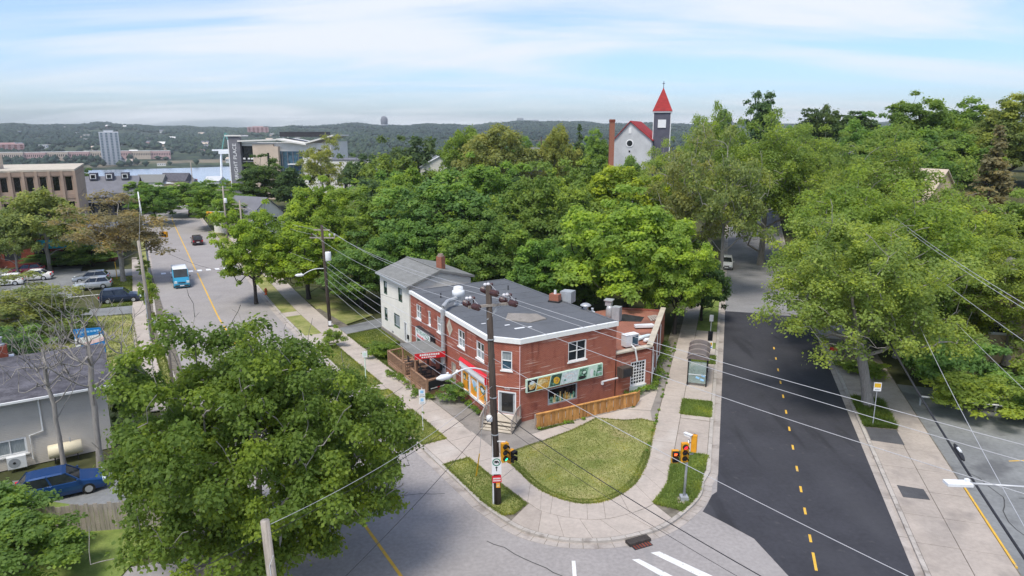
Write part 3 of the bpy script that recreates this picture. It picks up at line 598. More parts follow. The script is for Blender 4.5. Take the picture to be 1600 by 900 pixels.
proto('maple_near', 11, 8.6, 13.2, .0, 620, 150000, .185, .42, 'bark_grey', rc=(.060, .112), flat=.8, up=.5, n=8, inner=.28, mix=.6, minr=.018, extra=190)
for i, sd_ in enumerate((3, 8, 21, 33, 47)): proto('maple%d' % i, sd_, 5.2, 12, 1.2, (240, 180, 300, 210, 270)[i], 34000, (.26, .24, .28, .25, .27)[i], .27, 'bark_dark', rc=(.09, .165), flat=.8, up=.5, mix=.6)
proto('dense1', 66, 5.2, 12, .3, 260, 32000, .27, .27, 'bark_dark', 'tall', rc=(.09, .17), flat=.9, up=.4, mix=.6)
proto('dense', 5, 5.2, 12, .5, 220, 32000, .27, .27, 'bark_dark', rc=(.10, .18), flat=.85, up=.45, mix=.55)
for i, sd_ in enumerate((31, 42, 53)): proto('elm%d' % i, sd_, 6.5, 14, .9, (300, 380, 340)[i], 60000, .185, .34, 'bark_grey', 'elm', rc=(.075, .15), flat=.6, up=.5, hang=.6, inner=.25, mix=.5, extra=20)
proto('sparse', 77, 5, 12, 2.5, 150, 11000, .24, .22, 'bark_grey', 'elm', rc=(.10, .2), flat=.85, up=.4, inner=.2, minr=.02, extra=120)
proto('elm_lean', 64, 6.2, 14, 3.0, 330, 62000, .17, .33, 'bark_grey', 'elm', rc=(.07, .15), flat=.65, up=.5, hang=.7, inner=.25, mix=.5, extra=40, lean=(-2.2, .3))
proto('willow', 52, 5, 12, 1.5, 200, 20000, .28, .22, 'bark_grey', 'tall', rc=(.11, .19), flat=.9, up=.35, hang=.3, leafm='leaf_plain')
proto('spiky', 91, 4, 14, 3, 110, 9000, .30, .22, 'bark_dark', 'tall', rc=(.10, .2), flat=.8, up=.6, inner=.2)
proto('conifer', 61, 4, 14, 1, 130, 11000, .34, .2, 'bark_dark', 'conifer', flat=.4, up=.6, leafm='leaf_plain')
proto('column', 19, 2, 6, .6, 50, 4200, .22, .08, 'bark_dark', 'tall', rc=(.2, .35), up=.6)
for i, sd_ in enumerate((14, 15, 16)): proto('far%d' % i, sd_, 5, 10, .6, 90, 7000, .5, .25, 'bark_dark', rc=(.14, .25), flat=.8, up=.45, n=4, leafm='leaf_plain')
proto('shrub', 23, 1.5, 2.4, .1, 40, 3200, .16, .05, 'bark_dark', rc=(.2, .35), up=.5, n=4)
proto('shrub_big', 24, 3.0, 4.2, .1, 80, 9000, .20, .08, 'bark_dark', rc=(.14, .26), up=.5, n=4)
# leafless tree
rng = np.random.default_rng(8)
def bare(key, seed, H_, R_, nc, tr):
    rng = np.random.default_rng(seed); C = lobed(rng, nc, R_, H_*.36, H_, 'tall', .1); C[:, 2] += .35*np.hypot(C[:, 0], C[:, 1])
    sk = skeleton(C, H_*.3, rng, tr, n=7, minr=.007, lean=(.2, .1), arc=-.05, wav=.03, steep=1.1); tm = sk.mesh(key, True); tm.materials.append(M['bark_grey']); PROTO[key] = (tm, None, R_, H_)
bare('bare', 4, 10, 3.2, 300, .14)
MAPLE, BRIGHT, DARK, MID, ELM, OLIVE, GREY, BROWN, DEEP = (.168, .258, .052), (.275, .390, .066), (.178, .295, .078), (.215, .325, .070), (.235, .330, .075), (.245, .305, .098), (0.320, 0.333, 0.196), (0.256, 0.224, 0.140), (0.102, 0.173, 0.064)
TREES = [
('maple_near', -11.5, 28.7, 12.4, 6.55, MAPLE, 'large spreading maple filling the lower left foreground', None),
('maple3', -30.5, 80.0, 12.0, 4.09, BRIGHT, 'bright green street maple right of the avenue beside the hydrant', 'trees beside the avenue'),
('maple1', -24.8, 82.0, 10.0, 5.00, BRIGHT, 'yellow-green maple left of the transformer pole', 'trees of the wood between the two streets'),
('maple0', -28.4, 100.0, 13.3, 5.07, BRIGHT, 'light green maple below the white hall', 'trees of the wood between the two streets'),
('dense', -17.5, 78.0, 8.2, 4.59, DARK, 'dense dark tree directly behind the transformer pole', 'trees of the wood between the two streets'),
('maple3', -17.2, 94.0, 13.8, 6.81, MID, 'mid green maple left of the biggest dark maple', 'trees of the wood between the two streets'),
('maple1', -8.6, 85.0, 15.8, 8.42, DARK, 'biggest dark green maple above the white house', 'trees of the wood between the two streets'),
('maple0', -3.4, 77.0, 11.1, 4.89, DARK, 'dark maple right of the white house chimney', 'trees of the wood between the two streets'),
('maple0', 3.5, 86.0, 15.7, 5.82, MID, 'tall mid green maple above the brick building roof', 'trees of the wood between the two streets'),
('maple4', 2.9, 74.0, 8.9, 4.36, DARK, 'dark low maple right behind the flat roof', 'trees of the wood between the two streets'),
('dense', 8.2, 77.0, 10.6, 4.89, DARK, 'dark tree behind the roof ventilator boxes', 'trees of the wood between the two streets'),
('maple0', 11.9, 70.0, 14.0, 6.49, BRIGHT, 'bright green maple behind the brick annex', 'trees of the wood between the two streets'),
('maple0', 16.4, 67.0, 10.8, 3.46, BRIGHT, 'bright maple overhanging the far sidewalk', 'trees of the wood between the two streets'),
('maple4', 15.7, 104.0, 15.3, 7.50, BRIGHT, 'light green maple left of the church chimney foot', 'trees of the wood between the two streets'),
('maple2', 9.8, 108.0, 15.7, 6.23, MID, 'green maple below the row of skyline willows', 'trees of the wood between the two streets'),
('maple3', -3.6, 112.0, 16.3, 6.98, MID, 'rounded green maple under the tall willow', 'trees of the wood between the two streets'),
('sparse', -25.8, 114.0, 9.8, 5.23, OLIVE, 'thin grey tree between the light maples', 'trees of the wood between the two streets'),
('maple1', -18.9, 122.0, 14.3, 5.85, MID, 'mid green maple left of the skyline willows', 'trees of the wood between the two streets'),
('dense1', -7.8, 100.0, 11.9, 5.80, DARK, 'deep green crown behind the biggest dark maple', 'trees of the wood between the two streets'),
('dense', -28.0, 108.0, 8.1, 5.76, DARK, 'dense green tree behind the yellow-green maple', 'trees of the wood between the two streets'),
('dense1', -11.6, 78.0, 10.1, 4.58, DARK, 'dark tree hidden behind the white house roof', 'trees of the wood between the two streets'),
('dense', 0.0, 98.0, 9.3, 5.71, DARK, 'dark tree behind the tall mid green maple', 'trees of the wood between the two streets'),
('dense1', 16.7, 84.0, 10.9, 4.91, DARK, 'dark tree behind the bright annex maple', 'trees of the wood between the two streets'),
('dense', -31.9, 98.0, 7.4, 4.29, DARK, 'dark tree behind the street maple', 'trees beside the avenue'),
('sparse', 23.8, 92.0, 18.2, 5.53, OLIVE, 'thin grey-green tree with bare twigs left of the dark street', 'trees of the wood between the two streets'),
('sparse', 25.9, 84.0, 18.6, 5.25, OLIVE, 'thin tree with tall trunk leaning over the dark street', 'trees of the wood between the two streets'),
('elm2', 29.7, 125.0, 18.4, 5.97, ELM, 'light green elm in front of the church tower', 'trees of the wood between the two streets'),
('elm1', 34.0, 118.0, 22.8, 6.17, ELM, 'light green elm right of the church tower', 'trees of the wood between the two streets'),
('elm2', 31.6, 61.5, 15.9, 7.90, ELM, 'large drooping elm beyond the leaning one beside the dark street', 'trees across the dark street'),
('elm1', 46.7, 88.0, 19.1, 8.88, ELM, 'tall rounded elm behind the drooping elm', 'trees across the dark street'),
('elm1', 44.8, 68.0, 13.1, 8.31, ELM, 'wide elm right of the street-side wooden pole', 'trees across the dark street'),
('elm0', 43.6, 58.0, 10.0, 5.75, ELM, 'light elm cut by the right edge of the picture', 'trees across the dark street'),
('elm1', 35.0, 60.0, 9.6, 5.05, ELM, 'elm standing behind the bus stop sign', 'trees across the dark street'),
('dense', 45.6, 88.0, 10.4, 5.56, DARK, 'dark tree behind the drooping elm', 'trees across the dark street'),
('dense1', 49.3, 78.0, 4.8, 5.77, DARK, 'dark tree in the shade of the wide elm', 'trees across the dark street'),
('elm1', 38.4, 105.0, 21.2, 9.52, ELM, 'broad light elm at the far end of the dark street', 'trees across the dark street'),
('elm2', 53.3, 124.0, 17.7, 8.86, ELM, 'pale green elm left of the tall rounded elm', 'trees across the dark street'),
('spiky', 45.2, 128.0, 27.0, 4.53, DEEP, 'tall ragged dark tree rising above the skyline', 'trees along the skyline'),
('spiky', 69.2, 165.0, 16.9, 3.88, DEEP, 'narrow dark tree on the skyline', 'trees along the skyline'),
('maple1', 73.6, 165.0, 16.9, 4.65, DEEP, 'dark round tree in the skyline gap', 'trees along the skyline'),
('spiky', 78.2, 160.0, 15.1, 6.77, DEEP, 'dark spreading skyline tree with bare top', 'trees along the skyline'),
('maple3', 80.0, 140.0, 18.3, 7.89, DARK, 'high dark maple on the right hill', 'trees across the dark street'),
('maple2', 89.6, 140.0, 15.7, 7.24, DARK, 'dark maple right of the high hill maple', 'trees across the dark street'),
('maple4', 89.8, 128.0, 17.0, 7.22, OLIVE, 'olive tree at the top right edge', 'trees across the dark street'),
('maple2', 65.0, 115.0, 16.4, 7.66, DARK, 'dark green maple on the slope behind the elms', 'trees across the dark street'),
('conifer', 66.1, 96.0, 18.4, 5.04, BROWN, 'brownish conifer on the right hill', 'trees across the dark street'),
('maple3', 74.4, 120.0, 15.4, 6.82, MID, 'mid green maple between the hill maples and the conifer', 'trees across the dark street'),
('dense', 70.6, 140.0, 15.2, 7.28, DARK, 'dark tree behind the tall rounded elm', 'trees across the dark street'),
('maple0', 57.5, 78.0, 12.9, 5.69, ELM, 'light green tree under the brown conifer', 'trees across the dark street'),
('dense', 53.9, 135.0, 15.0, 7.71, DARK, 'dark tree between the skyline trees and the broad elm', 'trees across the dark street'),
('far1', 50.4, 170.0, 19.0, 5.61, DEEP, 'dark tree behind the red spire', 'trees along the skyline'),
('far0', -27.5, 190.0, 19.6, 8.11, DEEP, 'round dark tree left of the willows on the skyline', 'trees along the skyline'),
('willow', -3.7, 165.0, 21.5, 9.79, OLIVE, 'tall pale willow in the middle of the skyline', 'trees along the skyline'),
('willow', -11.4, 175.0, 20.9, 7.47, MID, 'green willow left of the tall pale one', 'trees along the skyline'),
('maple4', 3.3, 180.0, 19.1, 5.13, DARK, 'dark tree right of the tall pale willow', 'trees along the skyline'),
('willow', 11.0, 170.0, 21.5, 4.84, OLIVE, 'slim pale willow left of the dark cypress', 'trees along the skyline'),
('conifer', 16.4, 172.0, 21.4, 3.75, DEEP, 'slim dark evergreen near the church', 'trees along the skyline'),
('maple2', 21.7, 185.0, 18.9, 5.26, MID, 'green tree between evergreen and church chimney', 'trees along the skyline'),
('dense1', 22.8, 135.0, 15.2, 4.52, DARK, 'dark tree at the church wall', 'trees along the skyline'),
('far2', -30.2, 175.0, 15.5, 6.67, MID, 'light tree below the round dark skyline tree', 'trees along the skyline'),
('far0', -44.7, 205.0, 14.6, 5.85, DEEP, 'dark tree right of the white hall', 'trees along the skyline'),
('sparse', -50.3, 185.0, 17.3, 6.16, OLIVE, 'thin brown tree in front of the apartment block', 'trees along the skyline'),
('dense', -66.1, 185.0, 13.3, 7.50, DEEP, 'dark tree at the foot of the apartment block tower', 'trees along the skyline'),
('far1', -56.8, 180.0, 10.9, 5.16, DEEP, 'small dark tree under the apartment balconies', 'trees along the skyline'),
('willow', -68.1, 100.0, 11.9, 6.04, OLIVE, 'yellowish loose tree in front of the office block', 'trees beside the avenue'),
('willow', -70.0, 96.0, 9.5, 3.73, OLIVE, 'yellowish tree at the left edge below the office block', 'trees beside the avenue'),
('sparse', -52.9, 92.0, 10.7, 6.70, BROWN, 'half-bare brown tree at the car park corner', 'trees beside the avenue'),
('maple4', -94.4, 175.0, 8.2, 5.03, DARK, 'dark tree left of the far street end', 'trees beside the avenue'),
('maple0', -78.7, 152.0, 8.8, 5.47, DARK, 'dark tree hanging over the far end of the avenue', 'trees beside the avenue'),
('maple4', -78.3, 168.0, 8.4, 8.05, DARK, 'dark maple closing the far end of the avenue', 'trees beside the avenue'),
('maple2', -61.9, 146.0, 10.0, 6.31, MID, 'green tree right of the far end of the avenue', 'trees beside the avenue'),
('dense1', -69.3, 104.0, 2.1, 4.58, DARK, 'dark shrubby tree behind the white car', 'trees beside the avenue'),
('dense', -64.2, 104.0, 3.6, 4.06, DARK, 'dark hedge tree behind the silver cars', 'trees beside the avenue'),
('maple0', -55.7, 135.0, 8.9, 3.57, MID, 'small green street tree before the signal arm', 'trees beside the avenue'),
('dense', -37.7, 48.0, 6.0, 3.16, DEEP, 'dark evergreen at the left edge by the grey house', None),
('sparse', -47.5, 66.0, 5.9, 4.59, OLIVE, 'pale blossoming tree behind the grey roof', None),
('dense1', -25.7, 44.0, 5.4, 1.35, DEEP, 'dark ivy-clad tree at the corner of the grey house', None),
('column', -39.4, 73.0, 5.4, 0.87, MID, 'young columnar street tree beside the avenue sidewalk', 'trees beside the avenue'),
('column', -50.0, 92.0, 3.8, 0.83, MID, 'small columnar street tree farther along the avenue', 'trees beside the avenue'),
('dense1', 20.4, 72.0, 7.4, 2.77, DEEP, 'dark low-branched tree on the verge left of the dark street', None),
]
for row in TREES: tree(*row, **({'rz': 5.2} if row[0] == 'maple_near' else {}))
tree('bare', -25.2, 38.9, 11.6, 4.0, MID, 'tall leafless grey tree before the grey house', None, 'tree', 'bare_tree', .4, 0)
tree('bare', -27.0, 38.3, 9.8, 3.0, MID, 'smaller leafless tree left of the tall one', None, 'tree', 'bare_tree', 2.4, 0)
tree('elm_lean', 26.5, 48.1, 14.0, 6.5, ELM, 'leaning light elm in the grass pit hanging over the dark street', None, 'tree', 'broadleaf_tree', .15, 0)

# ---- grass blades (nobody could count them)
def pip(P, poly):
    x, y = P[:, 0], P[:, 1]; ins = np.zeros(len(P), bool); j = len(poly)-1
    for i in range(len(poly)):
        xi, yi = poly[i]; xj, yj = poly[j]
        c = ((yi > y) != (yj > y)) & (x < (xj-xi)*(y-yi)/((yj-yi) or 1e-9)+xi); ins ^= c; j = i
    return ins
def blades(polys, dens, hgt, label, col, seed=1, edge=.0, zb_=.14, pw=.5):
    rng = np.random.default_rng(seed); PP = []
    for poly in polys:
        a = np.array(poly); mn, mx_ = a.min(0), a.max(0); n = int((mx_-mn).prod()*dens); P = mn+rng.random((n, 2))*(mx_-mn); P = P[pip(P, poly)]; PP.append(P)
        # ragged fringe along the edges
        for i in range(len(poly)):
            p, q = np.array(poly[i]), np.array(poly[(i+1) % len(poly)]); L = np.linalg.norm(q-p); k = int(L*dens*.55); t = rng.random((k, 1)); PP.append(p+(q-p)*t+rng.normal(size=(k, 2))*.05)
    P = np.vstack(PP); n = len(P); an = rng.random(n)*6.28; h = hgt*(.4+.9*rng.random(n)); wv = .022+.025*rng.random(n)
    z = np.full(n, zb_); V = np.empty((n, 3, 3)); dx, dy = np.cos(an)*wv, np.sin(an)*wv
    V[:, 0] = np.stack([P[:, 0]-dx, P[:, 1]-dy, z], 1); V[:, 1] = np.stack([P[:, 0]+dx, P[:, 1]+dy, z], 1)
    V[:, 2] = np.stack([P[:, 0]+rng.normal(size=n)*h*.5, P[:, 1]+rng.normal(size=n)*h*.5, z+h], 1)
    patch = .5+.5*np.sin(P[:, 0]*1.3+2*np.sin(P[:, 1]*.7))*np.sin(P[:, 1]*1.1+1.5*np.sin(P[:, 0]*.9)); a = np.clip(.25*rng.random(n)+.8*patch**1.5*rng.random(n)**pw, 0, 1)
    me = fast_mesh('grass', V.reshape(-1, 3), np.arange(n*3).reshape(-1, 3), np.repeat(a, 3)); me.materials.append(M['leaf_grass'])
    o = bpy.data.objects.new('grass', me); COL.objects.link(o); o.color = (*col, 1); stuff(o, label, 'grass'); return o
blades([LAWN], 260, .065, 'mown grass of the corner lawn with dry tan patches', (.30, .32, .105), 1)
blades([v for v in VERGE[:4]], 330, .09, 'short grass in the verges beside the avenue kerb', (.27, .31, .09), 2)
blades(VERGE2[:3], 480, .13, 'short green grass in the verges beside the fresh asphalt', (.26, .33, .085), 3)
blades([STRIPG, FRONT, FRONT2], 300, .13, 'patchy grass along the fence and in front of the white house', (.20, .25, .065), 4)
EDGE = [at(Bc, t) for t in np.linspace(.02, .98, 40)]; blades([EDGE+offset(EDGE, .3)[::-1]], 260, .075, 'longer green grass along the curved rim of the corner lawn', (.26, .31, .085), 12)
blades([PIT], 420, .3, 'tall grass round the street tree across the dark street', (.15, .21, .045), 5)
blades(VERGE3[:3]+[LAWNM], 130, .12, 'short grass in the verges across the avenue', (.17, .20, .05), 6)
blades([LAWNL], 40, .15, 'lawn grass between the grey house and the car park', (.18, .20, .055), 7, zb_=.11)
# weeds along walls and cracks
def weeds(pts, n, r, h, label, col, seed, zb_=.14):
    rng = np.random.default_rng(seed); P = np.array(pts); k = rng.integers(0, len(P)-1, n); t = rng.random((n, 1)); Q = P[k]+(P[k+1]-P[k])*t+rng.normal(size=(n, 2))*r
    C = np.column_stack([Q, np.full(n, zb_)+h*.45]); V, a = leaf_cloud(rng, C, np.full(n, h*.55), n*55, .12, .9, .5)
    V[:, 2] = np.maximum(V[:, 2], zb_); me = fast_mesh('weeds', V, np.arange(len(V)).reshape(-1, 4), a); me.materials.append(M['leaf'])
    o = bpy.data.objects.new('weeds', me); COL.objects.link(o); o.color = (*col, 1); stuff(o, label, 'weeds')
weeds([(11.3, 51.6), (12.4, 55.2), (13.9, 60.2), (14.6, 63)], 46, .22, .55, 'green weeds along the brick annex wall', MAPLE, 1)
weeds([(8.9, 49.9), (10.3, 51.1), (11.2, 51.5)], 14, .18, .45, 'weeds under the barred window of the annex', MID, 2)
weeds([(-10.5, 55.6), (-8.9, 53), (-6.9, 49.5), (-5.6, 49.6)], 34, .2, .42, 'weeds at the foot of the timber deck', MAPLE, 3)
weeds([(-4.6, 50.6), (-3.2, 48.2), (-2.3, 46.4)], 12, .12, .35, 'weeds at the foot of the brick shopfront', MAPLE, 4)
weeds([(1.8, 44.1), (4, 45.4), (7, 47.2), (8.8, 48)], 16, .25, .22, 'weeds below the cedar fence', MID, 5)
weeds([S2(3, -4.4), S2(15, -4.38), S2(28, -4.45)], 26, .06, .14, 'weeds in the joint behind the sidewalk', MID, 6)
# ================================================================ BUILDINGS
def frame2(P, Q):
    dx, dy = Q[0]-P[0], Q[1]-P[1]; L = hypot(dx, dy); return (dx/L, dy/L), (dy/L, -dx/L), L
def wall(b, P, Q, z0, z1, ops=(), rec=.14, ztop=None):
    """wall face from P to Q with real openings (u0,u1,v0,v1) and reveals; outside lies right of P->Q"""
    d, n, L = frame2(P, Q)
    X = lambda u, v, k=0.: (P[0]+d[0]*u-n[0]*k, P[1]+d[1]*u-n[1]*k, v)
    us = sorted({0, L, *[o[0] for o in ops], *[o[1] for o in ops]}); vs = sorted({z0, z1, *[o[2] for o in ops], *[o[3] for o in ops]})
    for i in range(len(us)-1):
        for j in range(len(vs)-1):
            u, v = (us[i]+us[i+1])/2, (vs[j]+vs[j+1])/2
            if any(o[0] < u < o[1] and o[2] < v < o[3] for o in ops): continue
            q = [(us[i], vs[j]), (us[i+1], vs[j]), (us[i+1], vs[j+1]), (us[i], vs[j+1])]
            b.face([X(*p) for p in q], q)
    for o in ops:
        u0, u1, v0, v1 = o[:4]
        for a, c in (((u0, v0), (u1, v0)), ((u1, v0), (u1, v1)), ((u1, v1), (u0, v1)), ((u0, v1), (u0, v0))):
            b.face([X(*a), X(*c), X(*c, rec), X(*a, rec)], [a, c, (c[0]+rec, c[1]), (a[0]+rec, a[1])])
    return b
def obox(b, P, d, n, u0, u1, v0, v1, k0, k1):
    """box in wall coordinates: u along, v up, k outwards"""
    c = (P[0]+d[0]*(u0+u1)/2+n[0]*(k0+k1)/2, P[1]+d[1]*(u0+u1)/2+n[1]*(k0+k1)/2, (v0+v1)/2)
    return b.box(c, (u1-u0, abs(k1-k0), v1-v0), rz=math.atan2(d[1], d[0]))
def window(parent, P, Q, o, fm='frame_white', gm='glass', cols=1, rows=2, rec=.14, fw=.07, sill=True, name='window', mull=.05, label=None):
    d, n, L = frame2(P, Q); u0, u1, v0, v1 = o[:4]; b = B()
    for a in ((u0, u0+fw, v0, v1), (u1-fw, u1, v0, v1), (u0+fw, u1-fw, v1-fw, v1), (u0+fw, u1-fw, v0, v0+fw)): obox(b, P, d, n, *a, -rec+.004, -.02)
    wd, ht = (u1-u0-2*fw), (v1-v0-2*fw)
    for i in range(1, cols): x = u0+fw+wd*i/cols; obox(b, P, d, n, x-mull/2, x+mull/2, v0+fw, v1-fw, -rec+.006, -.035)
    for j in range(1, rows): z = v0+fw+ht*j/rows; obox(b, P, d, n, u0+fw, u1-fw, z-mull/2, z+mull/2, -rec+.008, -.045)
    w_ = b.build(name, fm, parent)
    if label: w_['label'] = label
    for i in range(cols):
        for j in range(rows):
            a0, a1 = u0+fw+wd*i/cols+.004, u0+fw+wd*(i+1)/cols-.004; c0, c1 = v0+fw+ht*j/rows+.004, v0+fw+ht*(j+1)/rows-.004
            obox(B(), P, d, n, a0, a1, c0, c1, -rec+.012+.004*(i+j), -rec+.03+.004*(i+j)).build('pane', gm if not isinstance(gm, (list, tuple)) else gm[j % len(gm)], w_)
    if sill: obox(B(), P, d, n, u0-.07, u1+.07, v0-.09, v0-.002, -.02, .07).build('sill', 'white_trim', w_)
    return w_
def text(s, size, m, P, d, n, u, v, k, parent=None, vertical=False, name='lettering', sx=1., flip=False):
    cu = bpy.data.curves.new('t', 'FONT'); cu.body = s; cu.size = size; cu.align_x = 'CENTER'; cu.align_y = 'CENTER'; cu.extrude = .004
    to = bpy.data.objects.new('t', cu); COL.objects.link(to)
    dg = bpy.context.evaluated_depsgraph_get(); me = bpy.data.meshes.new_from_object(to.evaluated_get(dg)); bpy.data.objects.remove(to)
    for v_ in me.vertices:
        x, y, z = v_.co.x*sx, v_.co.y, v_.co.z
        if vertical: x, y = -y, x
        v_.co = (P[0]+d[0]*(u+x)+n[0]*(k+z), P[1]+d[1]*(u+x)+n[1]*(k+z), v+y)
    me.materials.clear(); return mesh_obj(name, me, m, parent)
# ---------------------------------------------------------------- brick corner building
P1, P2, P3, P4, P5 = (-9.11, 60.3), (-1.69, 46.0), (.57, 45.2), (7.84, 49.8), (-.74, 65.3)
bb_ = thing('brick_building', 'two-storey red brick corner building with flat grey roof and white fascia', 'building', (0, 50, 0)); bb_.location = (0, 0, 0)
opL = [(1.5, 2.7, 4.0, 5.3), (4.45, 5.0, 4.1, 5.35), (6.5, 7.4, 4.05, 5.35), (10.85, 12.1, 4.05, 5.4), (14.2, 15.5, 4.1, 5.4), (11.5, 15.9, .85, 2.45), (7.15, 8.2, .5, 2.4), (9.45, 10.3, .3, 2.35), (4.5, 5.9, 1.0, 2.0), (1.2, 2.5, .5, 2.3)]
opC = [(1.0, 1.8, 3.85, 5.25), (.75, 2.1, .62, 2.3)]
opR = [(4.1, 5.75, 3.8, 5.3), (2.35, 5.0, .85, 2.1)]
b = B(); wall(b, P1, P2, 0, 5.95, opL); wall(b, P2, P3, 0, 5.95, opC); wall(b, P3, P4, 0, 5.95, opR); wall(b, P4, P5, 0, 5.95); wall(b, P5, P1, 0, 5.95)
b.build('wall', 'brick', bb_)
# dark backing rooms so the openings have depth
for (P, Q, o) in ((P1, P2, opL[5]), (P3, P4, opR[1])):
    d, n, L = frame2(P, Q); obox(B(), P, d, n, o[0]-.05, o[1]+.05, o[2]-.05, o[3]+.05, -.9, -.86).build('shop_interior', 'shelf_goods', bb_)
for i, o in enumerate(opL[:5]): window(bb_, P1, P2, o, cols=2 if i != 1 else 1, gm=('curtain', 'glass'))
window(bb_, P2, P3, opC[0], gm=('glass_blue', 'curtain'))
window(bb_, P3, P4, opR[0], cols=2)
window(bb_, P1, P2, opL[8], cols=2, rows=1, sill=False)
# shop window, corner
d, n, L = frame2(P3, P4); o = opR[1]
w_ = window(bb_, P3, P4, o, fm='metal_grey', cols=1, rows=1, fw=.09, sill=False, name='shop_window', gm='glass_dark')
rnd = random.Random(4)
for i in range(20): x = 2.5+i*.12; hh = rnd.uniform(.25, .75); obox(B(), P3, d, n, x, x+rnd.uniform(.06, .14), .94, .94+hh, -.105, -.09).build('display_item', rnd.choice(['leaf_print', 'print_dark', 'food_tan', 'print_pale', 'food_red', 'leaf_print']), w_)
# poster shopfront on the avenue wall: white frame, three orange posters
d, n, L = frame2(P1, P2); o = opL[5]; sf = B()
for a in ((11.42, 11.55, .75, 2.5), (12.83, 13.02, .85, 2.5), (14.3, 14.5, .85, 2.5), (15.85, 15.98, .75, 2.5), (11.42, 15.98, 2.4, 2.62), (11.42, 15.98, .72, .9)): obox(sf, P1, d, n, *a, -.06, .05)
sfo = sf.build('shopfront_frame', 'frame_white', bb_)
for k, (a, c) in enumerate(((11.55, 12.83), (13.02, 14.3), (14.5, 15.85))):
    po = obox(B(), P1, d, n, a, c, .9, 2.4, -.1, -.04).build('poster', 'orange_panel', bb_); g_ = (a+c)/2
    if k == 0: els = [((a+.08, a+.62, 1.55, 2.2), 'print_dark'), ((c-.38, c-.02, .95, 2.2), 'sign_black'), ((a+.15, a+.5, 1.7, 2.0), 'food_tan')]
    elif k == 1: els = [((a+.12, c-.12, 1.75, 2.2), 'print_pale'), ((a+.35, c-.4, 1.5, 2.05), 'sign_lightblue'), ((a+.55, c-.15, 1.35, 1.7), 'leaf_print')]
    else: els = [((a+.12, c-.25, 1.55, 2.15), 'print_dark'), ((a+.3, c-.5, 1.7, 2.0), 'print_pale'), ((c-.5, c-.12, 1.2, 1.55), 'print_dark')]
    for j, (q, mm_) in enumerate(els):
        # slanted print patches
        X = lambda u, v, k_: (P1[0]+d[0]*u+n[0]*k_, P1[1]+d[1]*u+n[1]*k_, v)
        u0, u1, v0, v1 = q; cxm, czm = (u0+u1)/2, (v0+v1)/2; pts = [X(cxm+(u1-u0)/2*cos(t)*(1+.15*sin(3*t+j)), czm+(v1-v0)/2*sin(t)*(1+.2*cos(2*t+k)), -.034+.004*j) for t in np.linspace(0, 2*pi, 13)[:-1]]
        B().face(pts).build('print', mm_, po)
# ground floor doors
def door(parent, P, Q, o, m, fm='frame_white', glass=None, rec=.14, gm='glass', label=None):
    d, n, L = frame2(P, Q); u0, u1, v0, v1 = o; b = B()
    for a in ((u0, u0+.09, v0, v1), (u1-.09, u1, v0, v1), (u0+.09, u1-.09, v1-.09, v1)): obox(b, P, d, n, *a, -rec+.003, .02)
    obox(b, P, d, n, u0-.02, u1+.02, v0-.06, v0-.003, -rec, .06)
    dr = obox(B(), P, d, n, u0+.09, u1-.09, v0, v1-.09, -rec+.005, -.06).build('door', m, parent); b.build('frame', fm, dr)
    if label: dr['label'] = label
    for g_ in (glass or []): obox(B(), P, d, n, *g_, -.064, -.052).build('pane', gm, dr)
    obox(B(), P, d, n, u1-.2, u1-.15, v0+.95, v0+1.1, -.06, -.0).build('handle', 'metal_grey', dr); return dr
door(bb_, P1, P2, opL[6], 'frame_white', glass=[(7.4, 7.64, 1.55, 1.85), (7.70, 7.94, 1.55, 1.85), (7.4, 7.64, 1.2, 1.5), (7.70, 7.94, 1.2, 1.5)])
door(bb_, P1, P2, opL[7], 'stone_coping', 'wood_grey'); door(bb_, P1, P2, opL[9], 'frame_green')
door(bb_, P2, P3, opC[1], 'metal_grey', 'metal_white', glass=[(1.0, 1.85, .78, 2.12)], gm='glass_dark', label='aluminium and glass shop door at the chamfered corner')
text('600', .2, 'sign_white', P2, *frame2(P2, P3)[:2], 1.45, 2.5, .012, bb_, name='house_number', sx=1.4)
# roof, fascia
ro = [P1, P2, P3, P4, P5]; cR = (-.6, 55.3)
def grow(poly, g_):
    o = []; n_ = len(poly)
    for i in range(n_):
        a, p, c = poly[i-1], poly[i], poly[(i+1) % n_]; _, na, _ = frame2(a, p); _, nb, _ = frame2(p, c)
        kx, ky = na[0]+nb[0], na[1]+nb[1]; f = 1/(1+na[0]*nb[0]+na[1]*nb[1]); o.append((p[0]+kx*f*g_, p[1]+ky*f*g_))
    return o
g1, g2 = grow(ro, .10), grow(ro, -.12)
b = B(); zt = [6.15, 6.2, 6.2, 6.2, 6.15]
for i in range(5):
    j = (i+1) % 5; a, c, e, f = g1[i], g1[j], g2[j], g2[i]
    b.face([(*a, 5.86), (*c, 5.86), (*c, zt[j]), (*a, zt[i])]); b.face([(*a, zt[i]), (*c, zt[j]), (*e, zt[j]), (*f, zt[i])]); b.face([(*f, zt[i]), (*e, zt[j]), (*e, 5.9), (*f, 5.9)]); b.face([(*a, 5.86), (*f, 5.86), (*e, 5.86), (*c, 5.86)])
# white metal only along the street fronts; dark flashing behind
b.v = b.v; me = b.mesh('fascia'); fo = mesh_obj('fascia', me, 'white_trim', bb_); me.materials.append(M['roof_membrane'])
for i, p in enumerate(me.polygons):
    if i//4 >= 3: p.material_index = 1
rz_ = [6.12, 6.16, 6.16, 6.16, 6.12]; rf = B().prism(grow(ro, -.11), 5.7, lambda i: rz_[i]); rf.build('roof', 'roof_membrane', bb_)
d, n, L = frame2(P2, P3)
B().tube([(P3[0]-.03, P3[1]-.06, 5.7), (P3[0]-.03, P3[1]-.06, .2)], .028, 6).build('downpipe', 'print_pink', bb_)
